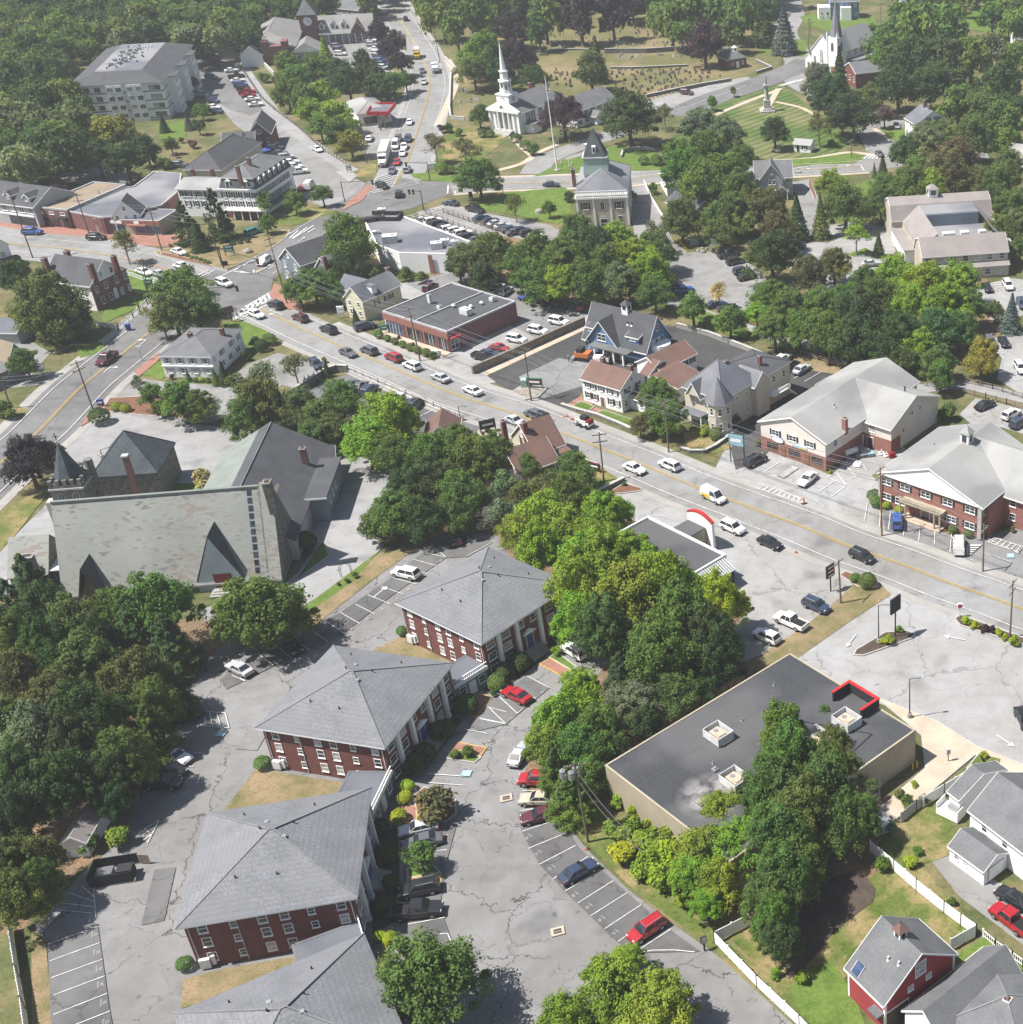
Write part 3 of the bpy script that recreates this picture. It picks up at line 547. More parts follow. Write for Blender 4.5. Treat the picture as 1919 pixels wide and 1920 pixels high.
# bay numbers, painted in front of the bays
def bay_text(txt,t,x,y,dx,dy,size=.5):
    cu=bpy.data.curves.new('bay_number','FONT'); cu.body=txt; cu.size=size; cu.align_x='CENTER'; cu.offset=0
    o=bpy.data.objects.new('bay_number',cu); COL.objects.link(o); bpy.context.view_layer.update()
    me=bpy.data.meshes.new_from_object(o.evaluated_get(bpy.context.evaluated_depsgraph_get())); bpy.data.objects.remove(o)
    me.materials.clear(); me.materials.append(MATS['worn_line']); g=G(*p(t,x,y)); k=struct(put('bay_number',me,None,(g[0],g[1],ZM),heading(t,x,y,dx,dy)))
for i,(x,y) in enumerate(((705,1195),(718,1325),(735,1443),(748,1555),(768,1685),(785,1825))): bay_text(str(37-i),'40',x,y,3,-60); bay_text('VISITOR' if i%2 else 'PARKING','40',x-34,y+5,3,-60,.26)
for i,(x,y) in enumerate(((330,510),(400,625),(495,730),(590,850),(665,925),(765,1010),(855,1100),(955,1197),(1045,1280))): bay_text(str(20+i),'42',x,y,70,62); bay_text('GUEST','42',x+28,y-22,70,62,.26)
for i,(x,y) in enumerate(((1440,195),(1370,260),(1210,400),(1125,465),(1020,545),(910,613),(800,680),(682,745),(560,808),(308,920))): bay_text(str(60-i),'31',x,y,-60,40)
for i,(x,y) in enumerate(((540,1060),(445,1140),(218,1330),(140,1400),(70,1490))): bay_text(str(9+i),'32',x,y,-60,50)
for n,mb in (('white_markings',MW),('yellow_markings',MY),('worn_markings',MWO),('blue_markings',MBL)):
    if mb.v: struct(mb.build(n))

sheet('planting_bed','mulch_dark',pts('43','560,780 700,740 800,790 860,870 840,960 760,1020 640,1110 520,1220 440,1330 340,1440 230,1520 200,1400 260,1150 350,950'),-.02)  # dark mulch, its dark colour also standing in for tree shade on the yard lawn
# ================= BUILDINGS =================
PROTO={}
def windowmesh(w,h,simple,frame,glass,arch=False,grid=True):
    k=('win',round(w,2),round(h,2),simple,frame,glass,arch)
    if k in PROTO: return PROTO[k]
    f=MB(); g=MB() if not simple else f; t=.075
    if arch:
        n=8; out=[(-w/2,-h/2),(w/2,-h/2)]+[(w/2*math.cos(a),h/2-w/2+w*.6*math.sin(a)) for a in [math.pi*i/n for i in range(n+1)]]
        f.extr([(c,z) for c,z in out],-.05,.02,'y',frame); inn=[(c*.82,z*.9) for c,z in out]; g.extr(inn,-.065,.0,'y',glass)
        f.box(-.03,-.08,-h/2,.03,0,h/2,frame)
    else:
        f.box(-w/2,-.06,-h/2,-w/2+t,.02,h/2,frame); f.box(w/2-t,-.06,-h/2,w/2,.02,h/2,frame); f.box(-w/2+t,-.06,h/2-t,w/2-t,.02,h/2,frame); f.box(-w/2+t,-.06,-h/2,w/2-t,.02,-h/2+t,frame)
        f.box(-w/2+t,-.045,-.03,w/2-t,.0,.03,frame)
        if w>1.5: f.box(-.04,-.045,-h/2+t,.04,.0,h/2-t,frame)
        f.box(-w/2-.05,-.13,-h/2-.09,w/2+.05,.0,-h/2-.005,frame)
        g.box(-w/2+t,-.022,-h/2+t,w/2-t,-.004,h/2-t,glass)
    PROTO[k]=(f.mesh('window'),None if simple else g.mesh('pane')); return PROTO[k]
def shuttermesh(h,m):
    k=('sh',round(h,2),m)
    if k not in PROTO: a=MB(); a.box(-.2,-.05,-h/2,.2,0,h/2,m); PROTO[k]=a.mesh('shutter')
    return PROTO[k]
def section(kind,rise):
    if kind=='gable': return [(0,0),(.5,rise),(1,0)]
    if kind=='gambrel': return [(0,0),(.17,rise*.68),(.5,rise),(.83,rise*.68),(1,0)]
    if kind=='half': return [(0,.25),(.45,rise),(.8,rise*.68),(1,-.4)]
    if kind=='shed': return [(0,0),(1,rise)]
    if kind=='shedr': return [(0,rise),(1,0)]
def ZAT(x,y,py):
    lo,hi=0,60
    for _ in range(40):
        k=(lo+hi)/2; c=RM.T@np.array([x,y,k-CH])
        if c[1]/c[2]*FP+PY>py: lo=k
        else: hi=k
    return lo
class Bd:
    def __init__(s,name,label,cat,A,B,z,C=None,D=None,ov=0.,back=False,group=None,W=None):
        a,b=Vector(G(*A,z)),Vector(G(*B,z)); dx=(b-a).normalized(); ny=Vector((-dx.y,dx.x)); s.W=(b-a).length if W is None else W
        if C is not None: D=(Vector(G(*C,z))-a).dot(ny)
        if back: a=a-ny*D
        a=a+(dx+ny)*ov; s.W-=2*ov; s.D=D-2*ov; s.z=z; s.a=math.atan2(dx.y,dx.x); s.o=a; s.dx=dx; s.ny=ny
        s.root=empty(name,label,cat,(a.x,a.y,0),s.a,group)
        s.wall=MB(); s.roof=MB(); s.trim=MB(); s.extra=[]; s.wm='siding_white'
    def L(s,x,y,z):
        g=Vector(G(x,y,z))-s.o; return (g.dot(s.dx),g.dot(s.ny))
    def walls(s,m,x0=0,y0=0,x1=None,y1=None,z0=-.15,z1=None):
        s.wm=m; s.wall.box(x0,y0,z0,s.W if x1 is None else x1,s.D if y1 is None else y1,s.z if z1 is None else z1,m); return s
    def pitch(s,kind,rise,axis,m,ov=.4,x0=0,y0=0,x1=None,y1=None,z=None,t=.16,wm=None,oe=None,trim='trim_white'):
        x1=s.W if x1 is None else x1; y1=s.D if y1 is None else y1; z=s.z if z is None else z; wm=wm or s.wm; oe=ov*.6 if oe is None else oe
        lo,hi,e0,e1=(y0,y1,x0,x1) if axis=='x' else (x0,x1,y0,y1); sec=section(kind,rise); S=[(lo+(hi-lo)*u,z+v) for u,v in sec]
        # roof shell
        def ext(a,b,d): L=math.hypot(a[0]-b[0],a[1]-b[1]); return (a[0]+(a[0]-b[0])/abs(a[0]-b[0])*d,a[1]+(a[1]-b[1])/abs(a[0]-b[0])*d)
        T=[ext(S[0],S[1],ov)]+S[1:-1]+[ext(S[-1],S[-2],ov)]
        for i in range(len(T)-1):
            a,b=T[i],T[i+1]; s.roof.extr([a,b,(b[0],b[1]+t),(a[0],a[1]+t)],e0-oe,e1+oe,axis,m)
            if trim:
                for e in (e0-oe-.05,e1+oe-.01): s.trim.extr([(a[0],a[1]-.12),(b[0],b[1]-.12),(b[0],b[1]+t-.02),(a[0],a[1]+t-.02)],e,e+.06,axis,trim)
        if trim:
            for a,sg in ((T[0],-1),(T[-1],1)):
                q=sorted((a[0]+sg*.005,a[0]+sg*.07)); s.trim.extr([(q[0],a[1]-.1),(q[1],a[1]-.1),(q[1],a[1]+t-.04),(q[0],a[1]+t-.04)],e0-oe,e1+oe,axis,trim)
        if kind in('gable','gambrel','shed','shedr','half'):
            s.wall.extr([(lo+.002,z-.01)]+[(min(max(c,lo+.002),hi-.002),v-.01) for c,v in S]+[(hi-.002,z-.01)] if kind.startswith('shed') else [(c,v-.012) for c,v in S],e0+.002,e1-.002,axis,wm)
        return s
    def hip(s,rise,m,ov=.5,x0=0,y0=0,x1=None,y1=None,z=None,t=.22,trim='trim_white',top=None):
        x1=s.W if x1 is None else x1; y1=s.D if y1 is None else y1; z=s.z if z is None else z
        X0,Y0,X1,Y1=x0-ov,y0-ov,x1+ov,y1+ov; w,d=X1-X0,Y1-Y0; h=min(w,d)/2; Z=z+t
        if top: # truncated hip: flat top inset by top
            i=top; r=[(X0+i,Y0+i),(X1-i,Y0+i),(X1-i,Y1-i),(X0+i,Y1-i)]
            s.roof.add([(X0,Y0,Z),(X1,Y0,Z),(X1,Y1,Z),(X0,Y1,Z)]+[(a,b,Z+rise) for a,b in r],[(0,1,5,4),(1,2,6,5),(2,3,7,6),(3,0,4,7)],m); s.roof.add([(a,b,Z+rise) for a,b in r],[(0,1,2,3)],'roof_flat')
        elif abs(w-d)<.8: s.roof.add([(X0,Y0,Z),(X1,Y0,Z),(X1,Y1,Z),(X0,Y1,Z),((X0+X1)/2,(Y0+Y1)/2,Z+rise)],[(0,1,4),(1,2,4),(2,3,4),(3,0,4)],m)
        elif w>d: s.roof.add([(X0,Y0,Z),(X1,Y0,Z),(X1,Y1,Z),(X0,Y1,Z),(X0+h,(Y0+Y1)/2,Z+rise),(X1-h,(Y0+Y1)/2,Z+rise)],[(0,1,5,4),(1,2,5),(2,3,4,5),(3,0,4)],m)
        else: s.roof.add([(X0,Y0,Z),(X1,Y0,Z),(X1,Y1,Z),(X0,Y1,Z),((X0+X1)/2,Y0+h,Z+rise),((X0+X1)/2,Y1-h,Z+rise)],[(0,1,4),(1,2,5,4),(2,3,5),(3,0,4,5)],m)
        if not top:
            cs=[(X0,Y0),(X1,Y0),(X1,Y1),(X0,Y1)]; xm,ym=(X0+X1)/2,(Y0+Y1)/2; a,b_=((X0+h,ym),(X1-h,ym)) if w>d else ((xm,Y0+h),(xm,Y1-h))
            ap=[a,b_,b_,a] if w>d else [a,a,b_,b_]
            for c,e in zip(cs,ap): s.trim.tube((*c,Z+.02),(*e,Z+rise+.02),.09,.09,'ridge_cap' if m in('roof_condo','roof_grey','roof_flat') else m,4)
            s.trim.tube((*a,Z+rise+.02),(*(b_[0]+.01,b_[1]),Z+rise+.02),.09,.09,'ridge_cap' if m in('roof_condo','roof_grey','roof_flat') else m,4)
        s.roof.box(X0,Y0,Z-t,X1,Y1,Z-.004,trim or m); return s
    def flat(s,m,par=.45,pm=None,x0=0,y0=0,x1=None,y1=None,z=None,t=.28):
        x1=s.W if x1 is None else x1; y1=s.D if y1 is None else y1; z=s.z if z is None else z; pm=pm or s.wm
        s.roof.box(x0+t,y0+t,z-.1,x1-t,y1-t,z+.03,m)
        for q in ((x0,y0,x1,y0+t),(x0,y1-t,x1,y1),(x0,y0+t,x0+t,y1-t),(x1-t,y0+t,x1,y1-t)): s.trim.box(q[0]-.03,q[1]-.03,z-.12,q[2]+.03,q[3]+.03,z+par,pm)
        return s
    def fpos(s,face,u,z,x0=0,y0=0,x1=None,y1=None,off=0.):
        x1=s.W if x1 is None else x1; y1=s.D if y1 is None else y1
        return {'f':((x0+u,y0-off,z),0),'r':((x1+off,y0+u,z),math.pi/2),'b':((x1-u,y1+off,z),math.pi),'l':((x0-off,y1-u,z),-math.pi/2)}[face]
    def win(s,face,us,zs,w=1.,h=1.5,shut=None,simple=False,frame='trim_white',glass='glass',arch=False,n=None,span=None,**b):
        if n:
            wd=(b.get('x1',s.W)-b.get('x0',0)) if face in'fb' else (b.get('y1',s.D)-b.get('y0',0)); a,c=(span or (0,1)); us=[wd*(a+(c-a)*(i+.5)/n) for i in range(n)]
        for z in zs:
            for u in us:
                fm,gm=windowmesh(w,h,simple,frame,('glass_blind' if glass=='glass' and w<2 and random.random()<.28 else glass),arch)
                loc,rz=s.fpos(face,u,z,**b); o=put('window',fm,s.root,loc,rz)
                if gm: put('pane',gm,o)
                if shut:
                    for sg in (-1,1): put('shutter',shuttermesh(h,shut),o,(sg*(w/2+.22),0,0))
        return s
    def slab(s,name,face,u,z0,w,h,d,m,off=0.,**b):
        """a block standing proud of a wall: door, sign, awning"""
        loc,rz=s.fpos(face,u,z0,off=off,**b); mb=MB(); mb.box(-w/2,-d,0,w/2,.0,h,m); return mb.build(name,s.root,loc,rz)
    def door(s,face,u,w=1.,h=2.1,m='door_red',frame='trim_white',z=0,**b):
        loc,rz=s.fpos(face,u,z,**b); mb=MB(); mb.box(-w/2-.12,-.07,0,w/2+.12,0,h+.14,frame); o=mb.build('door_frame',s.root,loc,rz); d=MB(); d.box(-w/2,-.1,.03,w/2,-.075,h,m); d.build('door',o); return o
    def chim(s,x,y,z0,z1,w=.8,d=.8,m='brick_old',cap='trim_grey'):
        mb=MB(); mb.box(-w/2,-d/2,z0,w/2,d/2,z1,m); mb.box(-w/2-.06,-d/2-.06,z1-.18,w/2+.06,d/2+.06,z1-.02,cap); mb.box(-w/4,-d/4,z1-.03,w/4,d/4,z1+.12,'mulch_dark'); return mb.build('chimney',s.root,(x,y,0))
    def chimp(s,t,x,y,z1,z0=None,**k): lx,ly=s.L(*p(t,x,y),z1); return s.chim(lx,ly,z1-2.2 if z0 is None else z0,z1,**k)
    def vent(s,x,y,z,h=.55,r=.09,m='trim_black'):
        mb=MB(); mb.cyl(0,0,-.3,h,r,r,m,8); mb.cyl(0,0,-.3,.08,r*2.6,r*1.3,'metal_white',8); return mb.build('vent_pipe',s.root,(x,y,z))
    def cupola(s,x,y,z,w=1.2,h=1.5,m='trim_white',rm='roof_dark',rr=.9):
        mb=MB(); mb.box(-w/2,-w/2,-1.,w/2,w/2,h,m); o=mb.build('cupola',s.root,(x,y,z)); r=MB(); e=w/2+.22; r.add([(-e,-e,h),(e,-e,h),(e,e,h),(-e,e,h),(0,0,h+rr)],[(0,1,4),(1,2,4),(2,3,4),(3,0,4),(3,2,1,0)],rm); r.cyl(0,0,h+rr-.1,h+rr+.5,.04,.02,'trim_black',5); r.build('cupola_roof',o)
        g=MB(); a=w*.28
        for q in ((-a,-w/2-.02,a,-w/2+.03),(-a,w/2-.03,a,w/2+.02),(-w/2-.02,-a,-w/2+.03,a),(w/2-.03,-a,w/2+.02,a)): g.box(q[0],q[1],h*.25,q[2],q[3],h*.85,'glass')
        g.build('pane',o); return o
    def done(s):
        if s.wall.v: s.wall.build('wall',s.root)
        if s.roof.v: s.roof.build('roof',s.root)
        if s.trim.v: s.trim.build('trim',s.root)
        return s
def rooftop(name,label,cat,t,x,y,z,rz,fn,group=None):
    g=G(*p(t,x,y),z); mb=MB(); fn(mb); o=tag(mb.build(name,None,(g[0],g[1],z),rz),label,cat,group); o.scale=(.68,.68,.8) if 'screened' in label else (1,1,1); return o
# ---- the four brick condominium blocks
CG='hip roofed brick condominium blocks'
def condo(A,B,C,z,lab,back=False,D=None,frontwin=True,lit=False):
    b=Bd('brick_condominium',lab,'apartment block',A,B,z,C=C,D=D,ov=.6,back=back,group=CG); W,D_=b.W,b.D
    b.walls('brick_red'); b.hip(3.9,'roof_condo',.6)
    us=[.10,.28,.45,.58,.74,.92]; 
    for i,u in enumerate(us):
        small=i in(1,4)
        for z_ in (5.75,3.65,1.35): b.win('f',[u*W],[z_ if not small else z_-.12],.78 if small else 1.0,1.0 if small else 1.35)
    b.win('l',None,[5.7,3.6,1.3],1.,1.3,n=6); b.win('b',None,[5.7,3.6],1.,1.3,n=6)
    for u in (.08,.25,.75,.92): b.win('r',[u*D_],[5.6,3.5,1.3],1.5,1.25,shut=None)
    for u in (.16,.36,.62,.84):
        loc,rz=b.fpos('r',u*D_,0); m=MB(); m.box(-.26,-.52,0,.26,-.01,z-.02,'trim_white'); m.box(-.36,-.6,0,.36,0,.35,'trim_white'); m.build('column',b.root,loc,rz)
    for u in (.42,.56): b.win('r',[u*D_],[5.5],1.1,1.2)
    o=b.door('r',.49*D_,1.2,2.4,'blue_paint',z=.8); pm=MB(); pm.extr([(-1.2,2.7),(1.2,2.7),(0,3.4)],-.45,-.0,'y','trim_white'); pm.build('pediment',o); 
    st=MB()
    for i in range(4): st.box(-1.6,-2.2+.35*i,-.1,1.6,0,.2*(i+1),'concrete')
    loc,rz=b.fpos('r',.49*D_,0); st.build('steps',b.root,loc,rz)
    for q in ((.02,'f'),(.98,'r'),(.3,'f'),(.98,'f')):
        loc,rz=b.fpos(q[1],q[0]*W,0,off=.06); m=MB(); m.box(-.05,-.05,0,.05,.05,z,'siding_pink' if q[0]>.5 else 'trim_grey'); m.build('downspout',b.root,loc,rz)
    loc,rz=b.fpos('f',.05*W,0); m=MB(); m.box(-.55,-.5,.1,.55,-.02,1.4,'metal_white'); m.box(.7,-.3,.3,1.1,-.02,1.6,'metal_white'); m.build('meter_box',b.root,loc,rz)
    for x,y in ((.30,.22),(.55,.2),(.42,.55),(.62,.58),(.25,.86),(.70,.84)):
        zz=z+.22+3.9*min(x,1-x,y,1-y)*2; b.vent(x*W,y*D_,zz)
    for x,y in ((.44,.64),(.58,.44)):
        m=MB(); m.box(-.22,-.22,-.2,.22,.22,.25,'metal_grey'); m.build('roof_vent',b.root,(x*W,y*D_,z+.22+3.9*min(x,1-x,y,1-y)*2))
    m=MB(); m.tube((W-2.3,.44*D_,z+.92),(W-.3,.38*D_,z+.28),.06,.06,'trim_white'); m.tube((W-2.3,.44*D_,z+.92),(W-.3,.56*D_,z+.28),.06,.06,'trim_white'); m.build('roof_trim',b.root)
    m=MB(); m.tube((2.0,.55*D_,z+.85),(.2,.5*D_,z+.28),.06,.06,'trim_white'); m.build('roof_trim',b.root)
    return b.done()
C2=condo(p('31',105,1412),p('31',1045,1560),p('31',1530,938),6.7,'brick condominium block with large grey hip roof, second from the front of the row')
C3=condo((329,1745),(671,1687),(692,1480),6.7,'brick condominium block with shaded front wall and full hip roof above the cut-off one')
C1=condo(p('31',1113,508),p('31',1740,810),(916,1028),6.7,'brick condominium block farthest from the camera beside the tall roadside trees')
C0=condo((327,1903),(684,1752),None,6.7,'brick condominium block cut off by the bottom edge of the picture',back=True,D=18.2)
def link(A,B,D,lab):
    b=Bd('link_building',lab,'link building',A,B,2.9,D=D,group='flat roofed links between the condominium blocks'); b.walls('board_grey'); b.flat('roof_flat',.06,'roof_flat')
    m=MB(); n=int(b.W/.35)
    m.box(0,-.12,3.75,b.W,.0,3.85,'trim_white'); m.box(0,-.12,3.1,b.W,0,3.18,'trim_white')
    for i in range(n): m.box(i*.35,-.09,3.1,i*.35+.07,-.03,3.8,'trim_white')
    m.build('balustrade',b.root); b.win('f',[b.W*.2,b.W*.8],[1.5],1.2,1.2); b.door('f',b.W*.5,.9,2,'trim_white'); m=MB(); m.box(-.1,-.14,2.55,b.W+.1,-.02,3.02,'trim_white'); m.build('fascia',b.root); return b.done()
link(p('31',1548,1105),p('31',1778,960),4.6,'flat roofed link with white balustrade between the two farther brick blocks')
link(p('41',945,330),p('41',1090,25),5.4,'flat roofed link with white balustrade between the second and third brick blocks')
link(p('41',905,1290),p('41',850,1100),7.0,'flat roofed link with short white railing behind the cut-off brick block')
# ---- stone church with the huge slate roof
def church():
    b=Bd('stone_church','large grey church with a huge steep slate roof, two small gables and red doors','church',p('30',455,405),p('31',290,268),2.3,C=(553,993)); W,D=b.W,b.D
    # find the ridge height that puts the ridge where the photo has it
    lo,hi=3,30
    cx,cy=b.o+b.dx*W*.5+b.ny*D*.5
    for _ in range(40):
        k=(lo+hi)/2; c=RM.T@np.array([cx,cy,k-CH]); yy=c[1]/c[2]*FP+PY
        if yy>929: lo=k
        else: hi=k
    rise=k-2.3; b.rise=rise
    b.walls('board_grey'); b.pitch('gable',rise,'x','roof_church',.7,oe=.2,wm='stone_wall',trim=None,t=.3,x1=W-1.9)
    b.wall.extr([(c,v+.25) for c,v in ((-.9,2.3-.9*rise/D*2),(D/2,2.3+rise+.5),(D+.9,2.3-.9*rise/D*2))],W-1.9,W+.1,'x','stone_wall')
    b.roof.extr([(-.9,2.5-.9*rise/D*2+.1),(D/2,3.1+rise),(D/2,3.35+rise),(-.9,2.8-.9*rise/D*2+.1)],W-1.6,W+.2,'x','roof_church')
    b.trim.box(-.2,D/2-.25,2.3+rise+.15,W,D/2+.25,2.3+rise+.5,'roof_green')
    # glazed strip by the end gable
    g=MB(); sl=rise/(D/2)
    for i in range(11):
        y0=-.2+i*(D/2+.1)/11; y1=y0+(D/2)/11-.12; z0=2.62+y0*sl; z1=2.62+y1*sl
        g.add([(W-3.6,y0,z0+.05),(W-2.9,y0,z0+.05),(W-2.9,y1,z1+.05),(W-3.6,y1,z1+.05)],[(0,1,2,3)],'glass')
    g.build('roof_window',b.root)
    # entry gables on the near slope
    for (px0,px1,apx,apz,dm) in (((370,1108),(457,1097),(402,988),None,'door'),((150,1108),(199,1098),(163.6,1044),None,'open')):
        x0=b.L(px0[0],px0[1],2.3)[0] if dm!='door' else b.L(*p('30',1425,320),2.3)[0]; x1=b.L(px1[0],px1[1],2.3)[0] if dm!='door' else b.L(*p('30',1755,285),2.3)[0]; w=x1-x0; xm=(x0+x1)/2
        zr={'door':9.6,'open':6.6}[dm]; yb=(zr-2.3)/sl; yf=-.45 if dm=='door' else -2.2; yt=-.45 if dm=='door' else -1.9
        m=MB(); zl=1.0 if dm=='open' else 1.6
        for sg,(xa,xb) in ((-1,(x0-.2,xm)),(1,(x1+.2,xm))):
            m.add([(xa,yt,zl),(xb,yf,zr),(xb,yb,zr),(xa,max(.1,(zl-2.3)/sl),zl),(xa,yt,zl+.3),(xb,yf,zr+.35),(xb,yb+.4,zr+.35),(xa,max(.1,(zl-2.3)/sl)+.4,zl+.3)],[(0,1,2,3),(4,7,6,5),(0,4,5,1),(0,3,7,4),(1,5,6,2),(3,2,6,7)],'roof_slate' if dm=='door' else 'roof_dark')
        q=m.build('gable_roof',b.root); f=MB()
        if dm=='door': f.extr([(x0-.1,-.1),(x1+.1,-.1),(x1+.1,1.5),(xm,zr-.1),(x0-.1,1.5)],-.5,.4,'y','gable_blue'); f.build('gable_wall',b.root); b.door('f',xm+.4,2.4,2.4,'door_red','mulch_dark',z=.5,y0=-.52)
        else: f.extr([(x0+.2,-.1),(x1-.2,-.1),(x1-.2,1.6),(xm,zr-.7),(x0+.2,1.6)],-.6,.4,'y','siding_bluegrey'); f.build('gable_wall',b.root); g=MB(); g.extr([(x0+.9,0),(x1-.7,0),(x1-1.,2.2),(xm+.2,4.4),(x0+.9,2.2)],-.66,-.6,'y','glass'); g.build('porch_opening',b.root)
    st=MB(); 
    for i in range(3): st.box(xm*0+b.L(*p('30',1600,350),2.3)[0]-2.2+.2*i,-2.6+.5*i,-.15,b.L(*p('30',1600,350),2.3)[0]+2.2-.2*i,-.25,.16*(i+1),'concrete')
    st.build('steps',b.root)
    for x in (855,1100,1335,1828,1858): b.win('f',[b.L(*p('30',x,350),2.0)[0]],[1.35],.55 if x<1800 else .4,1.15,frame='trim_grey')
    m=MB()
    for i in range(int(W/1.6)): m.box(i*1.6,-.07,-.1,i*1.6+.12,-.005,2.2,'board_grey')
    m.build('batten',b.root)
    b.chimp('21',190,968,rise+4.6,z0=rise-1,w=1.1,d=1.5,m='stone_wall',cap='stucco_tan')
    # cross wing behind (slate)
    def block(x0,y0,x1,y1,z,kind,rise,m,wm,axis='x',trim=None,ov=.3,hip=False):
        b.wall.box(x0,y0,-.15,x1,y1,z,wm)
        if hip: b.hip(rise,m,ov,x0,y0,x1,y1,z,trim=m)
        else: b.pitch(kind,rise,axis,m,ov,x0,y0,x1,y1,z,wm=wm,trim=trim)
    def at(t,x,y,z): return b.L(*p(t,x,y),z)
    bl=at('20',672,930,5.5); br=at('20',1150,872,5.5); hw=(br[0]-bl[0])/2; xc=(br[0]+bl[0])/2; ay=(bl[1]+br[1])/2+hw*.75
    gc=b.o+b.dx*xc+b.ny*ay; za=ZAT(gc.x,gc.y,807.5)
    block(xc-hw,ay-hw,xc+hw,ay+hw,5.5,'gable',min(max(za-5.7,5),12),'roof_slate','stone_wall',hip=True)
    ch=MB(); cx,cy=at('20',900,790,12.5); ch.box(-.42,-.42,5,.42,.42,12.5,'brick_old'); ch.box(-.5,-.5,12.5,.5,.5,12.8,'trim_grey'); ch.build('chimney',b.root,(cx,cy,0))
    lx,ly=at('20',860,1010,5.8); rx,_=at('20',1210,1010,5.8); block(lx,D-1.5,rx,D+5,5.3,'gable',2.6,'roof_grey','siding_white'); 
    b.pitch('gable',2.2,'y','roof_grey',.3,lx+.62*(rx-lx),D-1.7,lx+.9*(rx-lx),D+3,5.4,wm='siding_white',trim=None)
    # hall to the right
    r0=at('21',240,550,9.5); r1=at('21',40,915,9.5); d=Vector((r1[0]-r0[0],r1[1]-r0[1])); 
    xm=(r0[0]+r1[0])/2; b.wall.box(xm-9,D*.55,-.15,xm+8.5,r0[1],4.2,'siding_grey'); b.pitch('gable',5.3,'y','roof_dark',.5,xm-9,D*.5,xm+8.5,r0[1],4.2,wm='siding_grey',trim=None)
    b.roof.extr([(xm-9.5,4.0+.12),(xm-.02,9.55),(xm-.02,9.72),(xm-9.5,4.0+.3)],D*.55,r0[1]+.35,'y','roof_green')  # grey-green left slope, its paler tone putting the sunlit side into the colour
    a0=at('21',360,850,4.4); a1=at('21',560,1090,4.4); b.wall.box(a0[0],a1[1],-.15,a1[0]+1.2,a0[1]+1,4.4,'siding_bluegrey'); b.roof.box(a0[0]-.3,a1[1]-.4,4.4,a1[0]+1.5,a0[1]+1.2,4.65,'roof_dark'); b.trim.box(a0[0]-.3,a1[1]-.46,4.3,a1[0]+1.56,a1[1]-.41,4.62,'trim_white')
    c0=at('21',370,800,5.6); c1=at('21',680,740,5.6); b.wall.box(c0[0],a0[1]+1.3,-.15,c1[0],c1[1]+1.,4.8,'siding_bluegrey'); b.pitch('gable',1.6,'x','roof_dark',.4,c0[0],a0[1]+1.3,c1[0],c1[1]+1,4.8,wm='siding_bluegrey')
    b.chimp('21',447,728,8.6,z0=5,w=.9,d=.9); b.win('r',[2.5,5,7.5],[2.6],.9,1.2,x1=a1[0]+1.2,y0=a1[1])
    g0=at('21',310,1030,6); b.wall.box(g0[0]-3,g0[1]-7,-.15,g0[0]+1.5,g0[1],5,'siding_bluegrey'); b.pitch('gable',2,'y','roof_tan',.3,g0[0]-3,g0[1]-7,g0[0]+1.5,g0[1],5,wm='siding_bluegrey')
    # low stone building on the left with chimney, and white link roof
    x0=at('30',60,330,2.2)[0]; x1=at('30',350,290,2.2)[0]; y0=at('30',200,310,2.2)[1]; dd=8.5
    gc=b.o+b.dx*(x0+x1)/2+b.ny*(y0+dd/2); zt=ZAT(gc.x,gc.y,1006)
    b.wall.box(x0,y0,-.15,x1,y0+dd,2.4,'stone_wall'); b.pitch('gable',min(max(zt-2.4,2.5),6),'x','roof_church',.3,x0,y0,x1,y0+dd,2.4,wm='stone_wall',trim=None)
    b.chimp('30',190,160,6.6,z0=0,w=1.7,d=1.1,m='stone_wall',cap='trim_white')
    b.wall.box(x1+.1,y0+.5,-.15,-.35,y0+dd+1.5,2.5,'stone_wall'); b.roof.box(x1+.1,y0+.3,2.5,-.75,y0+dd+1.7,2.7,'metal_white')
    # tower with battlements and spire
    tw=2.5
    cx,cy=at('20',500,930,10.5); T=MB(); T.box(cx-tw,cy-tw,-.15,cx+tw,cy+tw,10,'stone_wall')
    for i in range(5):
        for q in ((-tw+i*1.1,-tw),(-tw+i*1.1,tw-.5)): T.box(cx+q[0],cy+q[1],10,cx+q[0]+.6,cy+q[1]+.5,11,'stone_wall')
        for q in ((-tw,-tw+i*1.1),(tw-.5,-tw+i*1.1)): T.box(cx+q[0],cy+q[1]+.01,10,cx+q[0]+.5,cy+q[1]+.55,10.98,'stone_wall')
    T.box(cx-tw-.15,cy-tw-.15,9.3,cx+tw+.15,cy+tw+.15,9.6,'stone_pale'); T.cyl(cx+tw,cy+tw-.3,-.1,12.2,.75,.7,'stone_wall',8); T.box(cx-tw-1,cy-tw-.6,-.1,cx-tw+.1,cy-tw+1,7.5,'stone_pale'); t=T.build('bell_tower',b.root)
    S=MB(); S.cyl(cx,cy,10.1,16.6,tw*.98,.05,'roof_slate',8,math.pi/8); S.box(cx-.05,cy-.05,17,cx+.05,cy+.05,18.4,'trim_black'); S.box(cx-.4,cy-.04,17.7,cx+.4,cy+.04,17.8,'trim_black'); S.build('spire',t)
    fm,gm=windowmesh(1.,2.2,True,'stone_pale','glass',True)
    for x in (-1.1,1.1): put('belfry_window',fm,t,(cx+x,cy-tw-.02,7.6))
    b.done()
church()
